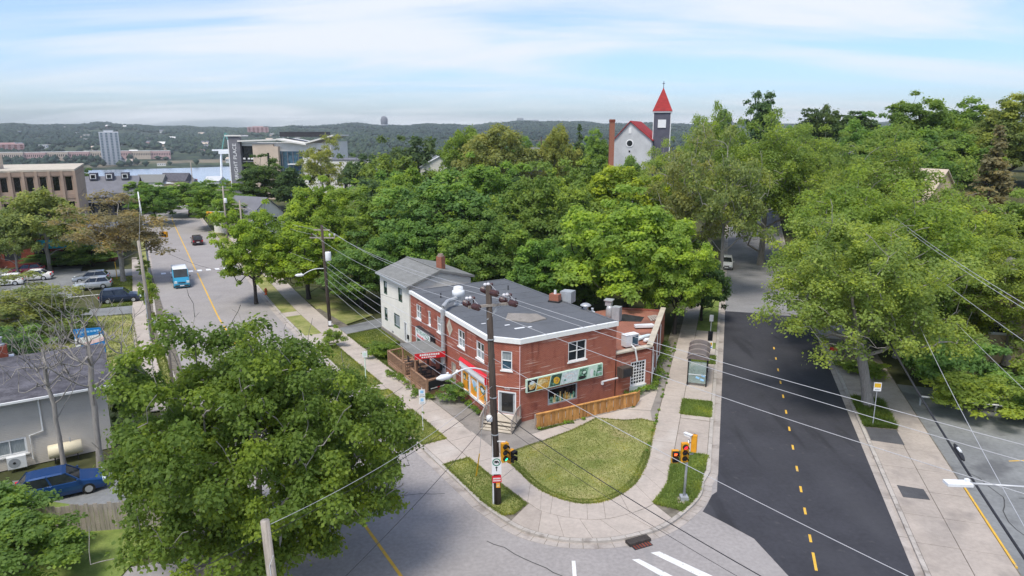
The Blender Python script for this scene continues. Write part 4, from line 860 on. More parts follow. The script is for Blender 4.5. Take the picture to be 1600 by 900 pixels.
# seams of the roofing sheets
for k in range(1, 9):
    t = k/9; a = (P1[0]*(1-t)+P2[0]*t+.5, P1[1]*(1-t)+P2[1]*t+.3); c = (P5[0]*(1-t)+P4[0]*t-.5, P5[1]*(1-t)+P4[1]*t-.3)
    B().beam((*a, 6.163-.03*(1-t)), (*c, 6.163-.03*(1-t)), .07, .012).build('roof_seam', 'roof_membrane', bb_)
# skylight mound / pale insulation patch and scraps
sk = B().prism([(-.5, 50.2), (1.4, 49.5), (2.6, 50.5), (1.9, 51.2), (-.3, 51.3)], 6.15, lambda i: (6.22, 6.22, 6.25, 6.42, 6.45)[i]); sk.build('roof_hatch', 'concrete_dark', bb_)
for (x, y, sx, sy) in ((.55, 48.1, .8, .22), (1.3, 48.4, .3, .16), (-2.1, 49.3, .35, .12), (-1.6, 47.9, .3, .12), (-.35, 48.9, .4, .15)): B().box((x, y, 6.17), (sx, sy, .02), .5).build('roof_patch', 'sign_white', bb_)
for (x, y) in ((-6.1, 57.6), (-.35, 60.6), (.32, 55.8)): B().tube([(x, y, 6.1), (x, y, 6.55)], .06, 6).build('vent_pipe', 'metal_dark', bb_)
# chimney, stair bulkhead
ch_ = B().box((3.6, 56.1, 6.45), (.85, .6, .75), R(-28)).build('chimney', 'brick_orange', bb_); B().tube([(3.6, 56.1, 6.8), (3.6, 56.1, 7.15)], [.12, .1], 8).build('flue', 'metal_white', ch_); B().box((3.6, 56.1, 6.2), (1.0, .75, .16), R(-28)).build('flashing', 'tar', ch_)
B().box((4.7, 56.6, 6.5), (1.0, 1.0, .95), R(-28)).build('roof_bulkhead', 'metal_grey', bb_)
# kitchen fan: white bowl fan on the avenue side with its duct
fan = thing('exhaust_fan', 'round white rooftop exhaust fan on a duct at the avenue edge of the flat roof', 'fan', (-4.4, 55.2, 6.15)); FAN = 1
B().tube_z((0, 0, .2), [(.22, -.2), (.22, .5), (.5, .52), (.52, .95), (.46, 1.0), (.40, 1.05), (.38, 1.3), (.15, 1.36)], 14).build('hood', 'metal_white', fan, True)
B().box((0, 0, -.02), (.75, .75, .16)).build('curb', 'galv', fan)
duct = thing('exhaust_duct', 'tall galvanised exhaust duct climbing the avenue wall of the brick building', 'duct', (0, 0, 0))
d, n, L = frame2(P1, P2); X = lambda u, v, k: (P1[0]+d[0]*u+n[0]*k, P1[1]+d[1]*u+n[1]*k, v)
B().tube([X(8.45, 1.9, .28), X(8.45, 6.35, .28), X(8.42, 6.6, .2), X(8.3, 6.72, .0), X(7.6, 6.75, -.5), (-4.5, 54.9, 6.75)], .17, 10).build('pipe', 'galv', duct)
for z in (2.3, 3.3, 4.3, 5.3): B().tube([X(8.45, z, .28), X(8.45, z+.07, .28)], .19, 10).build('band', 'metal_grey', duct)
B().tube([X(8.0, 2.6, .1), X(8.0, 6.0, .1)], .06, 6).build('conduit', 'galv', duct)
for nm, lab, (x, y, z), sc in (('roof_ventilator', 'grey mushroom ventilator at the right edge of the flat roof', (5.9, 53.6, 6.1), 1.), ('roof_ventilator', 'small white ventilator stub at the right edge of the flat roof', (6.35, 52.9, 6.1), .5)):
    v = thing(nm, lab, 'ventilator', (x, y, z)); B().tube_z((0, 0, 0), [(.2*sc, 0), (.2*sc, .3), (.24*sc, .32)], 10).build('stack', 'metal_white', v, True)
    if sc == 1: B().tube_z((0, 0, 0), [(.2, .3), (.44, .34), (.44, .40), (.26, .52), (.08, .56)], 14).build('cap', 'galv', v, True)
    else: B().tube_z((0, 0, 0), [(.22, 0), (.22, .05)], 10).build('flange', 'metal_white', v)
# diamond tile panel
B().face([X(8.62, 5.05, .03), X(9.2, 4.3, .03), X(9.85, 5.05, .03), X(9.2, 5.78, .03)]).build('diamond_panel', 'stone_coping', bb_)
B().face([X(8.95, 5.05, .034), X(9.2, 4.7, .034), X(9.5, 5.05, .034), X(9.2, 5.38, .034)]).build('diamond_print', 'wood_grey', bb_)
# utility conduit along corner
B().tube([X(16.0, 2.62, .04), (P2[0]+1.2, P2[1]-.50, 2.62), (P3[0], P3[1]-.06, 2.66)], .025, 5).build('conduit', 'metal_white', bb_)
B().tube([(P3[0]+.05, P3[1]-.06, 2.64), (P3[0]+.55, P3[1]+.26, 2.64)], .035, 5).build('conduit', 'print_pink', bb_)
# steps at the corner door
st = thing('entrance_steps', 'grey timber steps with railings up to the corner door', 'steps', (0, 0, 0))
d, n, L = frame2(P2, P3); X = lambda u, v, k: (P2[0]+d[0]*u+n[0]*k, P2[1]+d[1]*u+n[1]*k, v)
obox(B(), P2, d, n, .15, 2.5, .1, .54, .02, 1.13).build('base', 'riser', st); obox(B(), P2, d, n, .13, 2.52, .54, .59, .02, 1.17).build('landing', 'stone_coping', st)
for i, (k0, k1, z) in enumerate(((1.15, 1.45, .44), (1.45, 1.75, .29), (1.75, 2.05, .21))): (obox(B(), P2, d, n, .15, 2.5, z-.04, z, k0, k1+.03).build('tread', 'stone_coping', st), obox(B(), P2, d, n, .17, 2.48, .1, z-.04, k0, k1-.02).build('riser', 'riser', st))
for u, kk in ((.18, 1.0), (2.46, 1.0)):
    b = B(); b.beam(X(u, 1.45, .1), X(u, 1.45, kk), .07, .09); b.beam(X(u, 1.45, kk), X(u, 1.0, 2.05), .07, .09)
    for k, z0, z1 in ((.12, .55, 1.45), (kk, .5, 1.5), (2.03, .1, 1.05)): b.beam(X(u, z0, k), X(u, z1, k), .09, .09)
    b.build('railing', 'wood_grey', st)
    b = B()
    for k in np.arange(.25, 1.0, .13): b.beam(X(u, .6, k), X(u, 1.4, k), .03, .03)
    for k in np.arange(1.15, 2.0, .14): b.beam(X(u, .3-(k-1.1)*.1, k), X(u, 1.4-(k-1.0)*.42, k), .03, .03)
    b.build('balusters', 'wood_grey', st)
# cedar board fence along the front
fe = thing('board_fence', 'orange cedar board fence leaning along the front of the brick building', 'fence', (0, 0, 0))
FA, FB = (1.65, 44.0), (9.15, 48.05); d, n, L = frame2(FA, FB); X = lambda u, v, k: (FA[0]+d[0]*u+n[0]*k, FA[1]+d[1]*u+n[1]*k, v)
rnd = random.Random(2); nb = 29
for i in range(nb):
    u = i*(L/nb); zt_ = 1.22+rnd.uniform(-.03, .03); obox(B(), FA, d, n, u+.014, u+L/nb-.016, .22+rnd.uniform(-.02, .02), zt_, 0 if i % 2 else .035, .022 if i % 2 else .06).build('board', 'wood_new' if rnd.random() < .6 else 'wood_new_b', fe)
obox(B(), FA, d, n, 0, L+.05, 1.22, 1.28, -.06, .1).build('cap_rail', 'wood_new', fe)
for v in (.35, 1.0): obox(B(), FA, d, n, 0, L, v, v+.09, -.055, -.005).build('rail', 'wood_new', fe)
obox(B(), FA, d, n, 0, L, .1, .22, -.03, .06).build('kick_board', 'wood_grey', fe)
for i in range(5): obox(B(), FA, d, n, i*L/4-.05, i*L/4+.05, .1, 1.2, -.16, -.06).build('post', 'wood_grey', fe)
FC = (FB[0]+.5, FB[1]+1.1); d2, n2_, L2 = frame2(FB, FC)
for i in range(6): obox(B(), FB, d2, n2_, i*.2+.01, i*.2+.19, .22, 1.15-.02*i, 0, .022).build('board', 'wood_new', fe)
# food banner over the shop window
fs = thing('food_sign', 'long food-picture shop sign on the right wall of the brick building', 'sign', (0, 0, 0)); d, n, L = frame2(P3, P4)
obox(B(), P3, d, n, .4, 7.2, 2.28, 3.24, .03, .2).build('cabinet', 'mint', fs)
X = lambda u, v, k: (P3[0]+d[0]*u+n[0]*k, P3[1]+d[1]*u+n[1]*k, v)
pans = [(.48, 1.22, 'sign_black'), (1.30, 2.35, 'food_red'), (2.43, 3.35, 'print_dark'), (3.4, 4.85, 'print_pale'), (4.95, 5.75, 'leaf_print'), (5.83, 6.55, 'mint'), (6.63, 7.12, 'leaf_print')]
for a, c, mm_ in pans:
    sl = .1; pp = B().face([X(a-sl*(a > .5), 2.34, .205), X(c-sl*(c < 7), 2.34, .205), X(c+sl*(c < 7), 3.17, .205), X(a+sl*(a > .5), 3.17, .205)]).build('picture_panel', mm_, fs)
    def blob(cx_, cz_, rx, rz2, m_, k_, seed):
        rr = random.Random(seed); ph = rr.uniform(0, 6)
        B().face([X(cx_+rx*cos(t)*(1+.13*sin(3*t+ph)+.08*sin(5*t)), cz_+rz2*sin(t)*(1+.13*sin(2*t+ph)), k_) for t in np.linspace(0, 2*pi, 19)[:-1]]).build('print', m_, pp)
    g_ = (a+c)/2
    if a == .48: blob(g_, 2.7, .30, .27, 'food_tan', .209, 1); blob(g_, 2.95, .2, .12, 'print_pale', .213, 2); blob(g_+.05, 2.6, .16, .1, 'food_red', .217, 3)
    elif a == 1.30: blob(g_-.1, 2.78, .42, .33, 'food_tan', .209, 4); blob(g_+.15, 2.6, .3, .16, 'food_red', .213, 5); blob(g_-.25, 2.5, .18, .1, 'sign_yellow', .217, 6)
    elif a == 2.43: blob(g_+.05, 2.72, .27, .3, 'sign_yellow', .209, 7); blob(g_+.08, 2.74, .14, .19, 'food_red', .213, 8); blob(g_-.2, 2.5, .16, .08, 'leaf_print', .217, 9)
    elif a == 3.4:
        for q in range(7): t0 = 2.9-q*.33; B().beam(X(g_+.45*cos(t0), 2.72+.27*sin(t0), .208), X(g_+.45*cos(t0-.33), 2.72+.27*sin(t0-.33), .208), .006, .035).build('print', 'print_pink', pp)
        blob(g_-.42, 2.6, .09, .06, 'sign_green', .209, 11); text('•~~•', .22, 'print_pink', P3, d, n, g_+.02, 2.7, .207, pp, name='print')
    elif a == 4.95: blob(g_+.1, 2.85, .26, .2, 'print_dark', .209, 12); blob(g_-.1, 2.5, .34, .14, 'sign_black', .213, 13); blob(g_+.1, 2.86, .16, .11, 'mint', .217, 14)
    elif a == 5.83: blob(g_-.05, 2.68, .15, .3, 'sign_white', .209, 15); blob(g_+.22, 2.6, .1, .25, 'leaf_print', .213, 16)
    else: blob(g_, 2.62, .22, .06, 'print_pale', .209, 17); blob(g_, 2.9, .2, .05, 'print_dark', .213, 18)
# hanging pizza sign (box, projecting along the avenue wall)
ps = thing('pizza_sign', 'white box sign reading METRO PIZZA above the timber deck', 'sign', (0, 0, 0)); d, n, L = frame2(P1, P2)
obox(B(), P1, d, n, 2.5, 6.1, 2.62, 3.55, .12, .5).build('cabinet', 'metal_dark', ps); obox(B(), P1, d, n, 2.54, 6.06, 2.66, 3.51, .5, .512).build('face', 'sign_white', ps)
text('METRO·PIZZA', .5, 'sign_green', P1, d, n, 4.3, 3.28, .515, ps, sx=1.05)
for i in range(13): obox(B(), P1, d, n, 3.0+i*.2, 3.0+i*.2+.13, 2.76, 2.98-.04*(i % 3), .512, .52).build('lettering', 'sign_red', ps)
# shop awning strip over the posters
aw = thing('shop_fascia', 'white fascia with a red sloping strip above the orange posters', 'sign', (0, 0, 0)); X = lambda u, v, k: (P1[0]+d[0]*u+n[0]*k, P1[1]+d[1]*u+n[1]*k, v)
obox(B(), P1, d, n, 11.45, 16.0, 2.66, 3.12, .02, .2).build('board', 'sign_white', aw)
B().face([X(11.4, 3.34, .06), X(16.1, 3.34, .06), X(16.1, 3.13, .26), X(11.4, 3.13, .26)]).face([X(16.1, 3.34, .06), X(16.1, 3.13, .26), X(16.1, 2.6, .26), X(16.1, 2.6, .02)]).build('red_strip', 'sign_red', aw)
obox(B(), P1, d, n, 16.02, 16.08, 2.66, 2.98, .05, .24).build('red_end', 'sign_red', aw)
# wall lamps
for i, (P, Q, u, v, lab) in enumerate(((P1, P2, 10.75, 1.75, 'small white wall lamp beside the beige side door'), (P1, P2, 15.95, 2.45, 'small white wall lamp at the end of the poster shopfront'))):
    dd, nn, _ = frame2(P, Q); wl = thing('wall_lamp', lab, 'lamp', (P[0]+dd[0]*u+nn[0]*.1, P[1]+dd[1]*u+nn[1]*.1, v)); B().tube_z((0, 0, 0), [(.05, 0), (.13, .05), (.14, .22), (.06, .32)], 10).build('globe', 'sign_white', wl, True); B().box((-nn[0]*.06, -nn[1]*.06, .1), (.1, .1, .12)).build('bracket', 'metal_grey', wl)
# ---------------------------------------------------------------- annex
Q1, Q2, Q3, Q4 = (7.9, 49.82), (10.92, 51.66), (14.55, 63.6), (9.6, 64.8)
an_ = thing('brick_annex', 'single-storey brick annex with red gravel roof and stone coping', 'building', (0, 0, 0))
dQ, nQ, LQ = frame2(Q1, Q2); opA = [(1.45, 3.0, .75, 2.7)]
b = B(); wall(b, Q1, Q2, 0, 3.6, opA); wall(b, Q2, Q3, 0, 3.6, [(1.8, 3.0, .9, 2.3), (5.2, 6.4, .9, 2.3)]); wall(b, Q3, Q4, 0, 3.5); wall(b, Q4, (6.2, 53), 0, 3.5); b.build('wall', 'brick', an_)
window(an_, Q1, Q2, opA[0], cols=5, rows=7, fw=.1, mull=.035, sill=True, name='barred_window', gm='glass_dark')
window(an_, Q2, Q3, (1.8, 3.0, .9, 2.3), gm='glass'); window(an_, Q2, Q3, (5.2, 6.4, .9, 2.3))
obox(B(), Q1, dQ, nQ, 1.4, 3.05, .1, .66, .003, .03).build('white_panel', 'white_trim', an_)
B().prism([(7.6, 50.0), (10.8, 51.9), (14.3, 63.4), (9.5, 64.6), (3.5, 61), (3.0, 60.0)], 3.0, 3.32).build('roof', 'roof_red_gravel', an_)
for nm, A_, C_ in (('coping', Q1, Q2), ('coping', Q2, Q3)):
    dd, nn, LL = frame2(A_, C_); nsg = max(2, int(LL/1.4))
    for i in range(nsg): obox(B(), A_, dd, nn, LL*i/nsg+.01, LL*(i+1)/nsg-.01+(.06 if i == nsg-1 else 0), 3.602, 3.72, -.42, .06).build(nm, 'stone_coping', an_)
b = B(); wall(b, Q2, Q1, 3.3, 3.6); obox(b, Q2, *frame2(Q2, Q3)[:2], .1, 12.3, 3.32, 3.6, -.36, -.33); b.build('parapet', 'brick', an_)
B().prism([(9.3, 60.3), (11.6, 60.0), (12.2, 61.6), (10.6, 62.7), (9.0, 62.0)], 3.32, 3.335).build('tar_patch', 'tar', an_)
for u in (.5, 4.1, 7.2): dd, nn, LL = frame2(Q2, Q3); B().tube([(Q2[0]+dd[0]*u+nn[0]*.07, Q2[1]+dd[1]*u+nn[1]*.07, .1), (Q2[0]+dd[0]*u+nn[0]*.07, Q2[1]+dd[1]*u+nn[1]*.07, 3.5)], .04, 6).build('downpipe', 'white_trim', an_)
B().tube([(Q1[0]+dQ[0]*2.0+nQ[0]*.1, Q1[1]+dQ[1]*2.0+nQ[1]*.1, 2.75), (Q1[0]+dQ[0]*1.75+nQ[0]*.1, Q1[1]+dQ[1]*1.75+nQ[1]*.1, 3.8), (Q1[0]+dQ[0]*1.5-nQ[0]*.1, Q1[1]+dQ[1]*1.5-nQ[1]*.1, 4.1)], .07, 8).build('white_pipe', 'white_trim', an_)
# plant and clutter on the annex roof
ac = thing('air_conditioner', 'white air conditioner on the annex roof edge', 'air conditioner', (9.35, 52.55, 3.45), R(30))
B().box((0, 0, .48), (1.25, .6, .92)).build('casing', 'metal_white', ac); B().box((.28, -.305, .48), (.55, .03, .72)).build('grille', 'glass_blue', ac); B().box((0, 0, 0), (1.1, .5, .06)).build('feet', 'metal_grey', ac); B().box((0, 0, .955), (1.3, .65, .03)).build('lid', 'sign_white', ac)
B().tube([(9.1, 51.9, 3.7), (9.3, 51.4, 4.2), (9.7, 51.1, 4.25), (9.75, 51.0, 3.6)], .05, 6)
hv = thing('rooftop_unit', 'galvanised rooftop unit with hooded stack beside the flat roof', 'ventilator', (9.0, 60.6, 3.3), R(-28)); hv.scale = (.8, .8, .9)
B().box((.65, 0, .75), (.9, .9, 1.5)).build('cabinet', 'metal_grey', hv); B().tube_z((-.2, 0, 0), [(.4, 0), (.45, .6), (.42, 1.2), (.3, 1.5)], 14).build('drum', 'galv', hv, True); B().box((-.35, .1, 1.75), (.7, .6, .5)).build('stack', 'galv', hv); B().box((-.35, .1, 2.06), (1.0, .8, .1), 0, .1).build('hood', 'galv', hv)
for i in range(3): tag(B().box((7.4+.25*i, 60.2-.55*i, 3.42+.03*i), (1.3, .42, .05), R(-50+8*i), .05).build('timber_sheet', 'wood_new'), ['bare plywood sheet farthest back beside the rooftop unit', 'middle plywood sheet beside the rooftop unit', 'front plywood sheet beside the rooftop unit'][i], 'plywood')
for nm, lab, c, dm, r_, mm_ in (('plank_bundle', 'bundle of weathered planks at the far parapet of the annex', (13.0, 61.0, 3.42), (1.0, 1.6, .18), .1, 'wood_grey'), ('metal_tray', 'pale metal tray lying across the annex roof', (11.5, 57.9, 3.55), (1.7, .5, .2), .1, 'metal_white'), ('foil_roll', 'rolled roofing felt lying on the annex roof', (10.95, 54.7, 3.5), (1.9, .45, .3), .75, 'print_pale'), ('white_sack', 'white sack slumped against the annex parapet', (11.0, 53.8, 3.5), (.8, .45, .34), .7, 'sign_white'), ('cardboard_sheet', 'beige board behind the annex air conditioner', (10.0, 54.6, 3.5), (1.2, .8, .3), .4, 'stone_coping')):
    t_ = thing(nm, lab, nm.split('_')[-1], c, r_)
    if nm == 'plank_bundle':
        for i in range(5): B().box((-.4+.2*i, .05*(i % 2), .02*i-.04), (.16, 1.6, .06), .05*(i-2)).build('plank', mm_, t_)
    elif nm in ('foil_roll', 'white_sack'):
        B().tube([(-dm[0]/2, 0, -.03), (-dm[0]/4, .03, .03), (dm[0]/4, -.03, .02), (dm[0]/2, .02, -.04)], [dm[1]*.28, dm[1]*.4, dm[1]*.38, dm[1]*.25], 9).build('roll' if nm == 'foil_roll' else 'bag', mm_, t_, True)
    else:
        B().box((0, 0, 0), dm).build('sheet', mm_, t_); B().box((0, 0, dm[2]/2+.02), (dm[0]*.9, dm[1]*.8, .03), .06).build('lid', mm_, t_)
wc = thing('window_air_conditioner', 'rusty brown air conditioner box high on the wall beside the barred window', 'air conditioner', (0, 0, 0)); obox(B(), P3, *frame2(P3, P4)[:2], 8.75, 9.8, 1.85, 2.6, .02, .65).build('casing', 'wood_pole', wc); obox(B(), P3, *frame2(P3, P4)[:2], 8.9, 9.65, 1.95, 2.5, .65, .67).build('grille', 'metal_dark', wc)
fl = thing('flood_lamp', 'white strip lamp on the wall left of the rusty air conditioner', 'lamp', (0, 0, 0)); obox(B(), P3, *frame2(P3, P4)[:2], 7.2, 8.75, 1.72, 1.8, .1, .2).build('tube', 'sign_white', fl); obox(B(), P3, *frame2(P3, P4)[:2], 7.2, 7.35, 1.5, 1.75, .02, .18).build('bracket', 'sign_white', fl)
# ---------------------------------------------------------------- timber deck
dk = thing('timber_deck', 'reddish timber deck with lattice rail in front of the brick building', 'deck', (0, 0, 0))
D = [(-10.75, 57.3), (-6.5, 49.9), (-4.75, 51.4), (-8.6, 58.9)]; d, n, L = frame2(D[0], D[1])
X = lambda u, v, k=0: (D[0][0]+d[0]*u+n[0]*k, D[0][1]+d[1]*u+n[1]*k, v)
b = B().prism(D, .1, .5); b.build('floor', 'wood_deck', dk)
for i in range(22): u = .2+i*(L-.4)/22; B().beam(X(u, .51, -.05), X(u, .51, -2.0), .30, .02).build('deck_board', 'wood_deck' if i % 2 else 'wood_pole', dk)
obox(B(), D[0], d, n, 0, L, .1, .5, .0, .05).build('skirt', 'wood_deck', dk)
def rail(parent, A_, C_, z0=.5, z1=1.5):
    dd, nn, LL = frame2(A_, C_); b = B(); obox(b, A_, dd, nn, 0, LL, z1-.08, z1, -.09, .05); obox(b, A_, dd, nn, 0, LL, z0+.08, z0+.15, -.05, .01); r_ = b.build('rail', 'wood_deck', parent)
    b = B(); k = int(LL/.14)
    for i in range(k): obox(b, A_, dd, nn, (i+.5)*LL/k-.03, (i+.5)*LL/k+.03, z0+.15, z1-.08, -.03, -.01)
    b.build('balusters', 'wood_deck', r_)
    for u in (0, LL): obox(B(), A_, dd, nn, u-.06, u+.06, z0-.1, z1+.04, -.08, .04).build('post', 'wood_deck', parent)
pm = X(4.0, 0)[:2]; pn = X(5.3, 0)[:2]
rail(dk, D[3], D[0]); rail(dk, D[0], pm); rail(dk, pn, D[1]); rail(dk, D[1], D[2])
rail(dk, pm, (pm[0]+.9, pm[1]+.6))
for i in range(2): obox(B(), D[0], d, n, 4.05, 5.25, .1, .38-.13*i, .05+.3*i, .35+.3*i).build('step', 'wood_grey', dk)
cn = thing('deck_canopy', 'brown flat canopy on timber posts over the deck steps', 'canopy', (0, 0, 0))
b = B(); cc = [X(3.2, 0, .1)[:2], X(6.4, 0, .1)[:2], X(6.9, 0, -2.3)[:2], X(3.6, 0, -2.3)[:2]]; b.prism(cc, lambda i: (2.92, 2.86, 2.98, 3.02)[i], lambda i: (3.0, 2.94, 3.06, 3.1)[i], True); b.build('roof', 'shingle_grey', cn)
for u in (3.5, 6.2): B().beam(X(u, .5, -.02), X(u, 2.9, -.02), .13, .13).build('post', 'wood_deck', cn)
b = B(); b.beam(X(3.2, 2.85, 0), X(6.4, 2.8, 0), .1, .16); b.build('beam', 'wood_deck', cn)
ba = thing('red_banner', 'red banner with white lettering on the end of the deck canopy', 'banner', (0, 0, 0)); dd, nn, LL = frame2(cc[1], cc[2])
obox(B(), cc[1], dd, nn, 0, LL, 2.55, 3.02, .03, .06).build('cloth', 'sign_red', ba)
for i in range(9): obox(B(), cc[1], dd, nn, .4+i*.18, .4+i*.18+.14, 2.80, 2.95, .06, .066).build('lettering', 'sign_white', ba)
for i in range(7): obox(B(), cc[1], dd, nn, .55+i*.17, .55+i*.17+.12, 2.63, 2.73, .06, .066).build('lettering', 'sign_white', ba)
bk = thing('black_banner', 'black banner on the end rail of the timber deck', 'banner', (0, 0, 0)); dd, nn, LL = frame2(D[1], D[2])
obox(B(), D[1], dd, nn, .1, LL-.1, .62, 1.38, .05, .07).build('cloth', 'sign_black', bk)
for i in range(12): obox(B(), D[1], dd, nn, .3+i*.125, .3+i*.125+.09, .72, .80, .07, .076).build('lettering', 'sign_white' if i not in (5, 6) else 'sign_red', bk)
for k, (x, y) in enumerate(((-8.0, 56.2), (-6.6, 53.5))):
    tb = thing('patio_table', ['dark patio table at the far end of the deck', 'dark patio table under the deck canopy'][k], 'table', (x, y, .52)); B().tube_z((0, 0, 0), [(.42, .70), (.42, .74)], 16).build('top', 'metal_dark', tb); B().tube_z((0, 0, 0), [(.22, 0), (.04, .05), (.04, .7)], 8).build('pedestal', 'metal_dark', tb)
    for a in range(2):
        c_ = thing('patio_chair', [['black patio chair at the far end of the deck, street side', 'black patio chair at the far end of the deck, wall side'], ['black patio chair under the canopy, street side', 'black patio chair under the canopy, wall side']][k][a], 'chair', (x+(.6 if a else -.6), y+(.3 if a else -.3), .52), R(30+180*a))
        B().box((0, 0, .45), (.42, .42, .04)).build('seat', 'metal_dark', c_); B().box((-.2, 0, .72), (.04, .42, .45)).build('backrest', 'metal_dark', c_)
        for lx in (-.18, .18):
            for ly in (-.18, .18): B().box((lx, ly, .22), (.03, .03, .44)).build('leg', 'metal_dark', c_)
# ---------------------------------------------------------------- white house
WA, WB = (-13.4, 68.6), (-9.5, 62.0); d, n, L = frame2(WA, WB); X = lambda u, k: (WA[0]+d[0]*u-n[0]*k, WA[1]+d[1]*u-n[1]*k)
WC, WD = X(L, 6.4), X(0, 6.4)
wh = thing('white_house', 'two-storey white clapboard house with low grey gable roof', 'house', (0, 0, 0))
opW = [(1.0, 1.95, 4.15, 5.5), (4.95, 5.95, 4.2, 5.55), (.95, 1.8, 1.4, 2.75), (3.6, 5.1, 1.4, 2.75), (6.2, 7.0, .4, 2.5)]
b = B(); wall(b, WA, WB, 0, 6.1, opW); wall(b, WB, WC, 0, 6.1); wall(b, WC, WD, 0, 6.1); wall(b, WD, WA, 0, 6.1)
b.face([(*WB, 6.1), (*WC, 6.1), (*WC, 6.5), (*X(L, 3.1), 7.25)], [(0, 6.1), (6.4, 6.1), (6.4, 6.5), (3.1, 7.25)]); b.face([(*WA, 6.1), (*X(0, 3.1), 7.25), (*WD, 6.5), (*WD, 6.1)], [(0, 6.1), (3.1, 7.25), (6.4, 6.5), (6.4, 6.1)])
b.build('wall', 'siding_white', wh)
for i, o in enumerate(opW[:4]): window(wh, WA, WB, o, fm='frame_green' if i != 3 else 'frame_green', rows=2 if i != 3 else 1, fw=.1, sill=False, gm=('glass', 'curtain') if i < 3 else 'curtain')
door(wh, WA, WB, opW[4], 'frame_white', 'frame_white', glass=[(6.32, 6.45, .6, 2.3)])
b = B(); e = .28
for s0, s1, za, zb2 in ((-e, 3.1, 6.05, 7.27), (3.1, 6.4+e, 7.27, 6.42)):
    q = [X(-e, s0), X(L+e, s0), X(L+e, s1), X(-e, s1)]; hs = [za, za, zb2, zb2]
    b.prism(q, lambda i: hs[i]+.01, lambda i: hs[i]+.13, True)
b.build('roof', 'shingle_grey', wh)
B().beam((*X(-e, 3.1), 7.42), (*X(L+e, 3.1), 7.42), .22, .04).build('ridge_cap', 'shingle_grey', wh)
for q0, q1, z0, z1 in ((X(L+e+.01, -e), X(L+e+.01, 3.1), 6.08, 7.30), (X(L+e+.01, 3.1), X(L+e+.01, 6.4+e), 7.30, 6.45)): B().beam((*q0, z0), (*q1, z1), .05, .2).build('barge_board', 'shingle_grey', wh)
B().beam((*X(-e, -e-.06), 6.08), (*X(L+e, -e-.06), 6.08), .12, .12).build('gutter', 'metal_grey', wh)
cx_, cy_ = X(6.1, 4.0); c_ = B().box((cx_, cy_, 7.6), (.62, .62, 1.5), R(-31)).build('chimney', 'brick_orange', wh); B().tube_z((cx_, cy_, 8.3), [(.33, 0), (.33, .12), (.26, .14), (.26, .28)], 10).build('pot', 'brick_orange', c_)
B().box((*X(L/2, -.06), .25), (L, .1, .5), math.atan2(d[1], d[0])).build('foundation', 'concrete_dark', wh)
for u, v in ((3.0, .62), (3.2, .62)): obox(B(), WA, d, n, u, u+.1, v, v+.12, .0, .05).build('vent', 'metal_dark', wh)
obox(B(), WA, d, n, 7.1, 7.4, 1.0, 1.4, .02, .12).build('mail_box', 'metal_dark', wh)
# ---------------------------------------------------------------- grey house, left
LA, LB = (-36.6, 34.4), (-25.9, 41.55); d, n, L = frame2(LA, LB); X = lambda u, k: (LA[0]+d[0]*u-n[0]*k, LA[1]+d[1]*u-n[1]*k)
gr = thing('grey_house', 'grey clapboard house with dark shingle roof at the left edge', 'house', (0, 0, 0))
opG = [(6.7, 8.4, .85, 1.9)]
b = B(); wall(b, LA, LB, 0, 4.4, opG); wall(b, LB, X(L, 7), 0, 4.4); wall(b, X(L, 7), X(0, 7), 0, 4.4)
b.face([(*LB, 4.4), (*X(L, 7), 4.4), (*X(L, 3.5), 5.9)], [(0, 4.4), (7, 4.4), (3.5, 5.9)]); b.build('wall', 'siding_grey', gr)
window(gr, LA, LB, opG[0], cols=2, rows=1, gm='curtain', fw=.11)
b = B()
for s0, s1, za, zb2 in ((-.45, 3.5, 4.28, 6.0), (3.5, 7.45, 6.0, 4.28)):
    q = [X(-.4, s0), X(L+.35, s0), X(L+.35, s1), X(-.4, s1)]; hs = [za, za, zb2, zb2]; b.prism(q, lambda i: hs[i], lambda i: hs[i]+.1, True)
b.build('roof', 'shingle_dark', gr)
B().beam((*X(-.4, -.5), 4.33), (*X(L+.4, -.5), 4.33), .12, .13).build('gutter', 'white_trim', gr)
Xp = lambda u, v, k: (LA[0]+d[0]*u+n[0]*k, LA[1]+d[1]*u+n[1]*k, v)
B().tube([Xp(9.3, 4.3, .08), Xp(9.3, 2.1, .08), Xp(8.6, 1.95, .08), Xp(8.6, .4, .08)], .05, 6).build('downpipe', 'white_trim', gr)
cx_, cy_ = X(7.6, 3.9); c_ = B().box((cx_, cy_, 6.2), (.75, .75, 1.2), R(34)).build('chimney', 'brick_dark', gr); B().tube_z((cx_, cy_, 6.8), [(.3, 0), (.3, .1), (.16, .14), (.16, .45), (.22, .46), (.22, .55)], 10).build('flue', 'galv', c_); B().box((cx_, cy_, 5.95), (1.3, 1.2, .1), R(34)).build('flashing', 'white_trim', c_)
for u, lab in ((7.4, 'white heat pump under the grey house window'), (5.5, 'white heat pump at the left edge below the grey house window')):
    hp = thing('heat_pump', lab, 'heat pump', Xp(u+.4, .15, .38), math.atan2(d[1], d[0])); B().box((0, 0, .42), (.95, .36, .75)).build('casing', 'metal_white', hp)
    B().tube([(-.12, -.19, .42), (-.12, -.175, .42)], .3, 16).build('fan_grille', 'metal_grey', hp); B().tube([(-.12, -.2, .42), (-.12, -.19, .42)], .08, 8).build('hub', 'metal_dark', hp)
    for q in (-.4, .4): B().box((q, 0, .02), (.08, .36, .08)).build('foot', 'metal_dark', hp)
tk = thing('oil_tank', 'cream oil tank lying along the grey house wall', 'tank', Xp(10.3, .05, .55), math.atan2(d[1], d[0]))
b = B(); prof = [(0, .0)]; b.tube([(-.9, 0, .75), (-.86, 0, .75), (.86, 0, .75), (.9, 0, .75)], [.36, .42, .42, .36], 18); b.build('shell', 'tank_cream', tk, True)
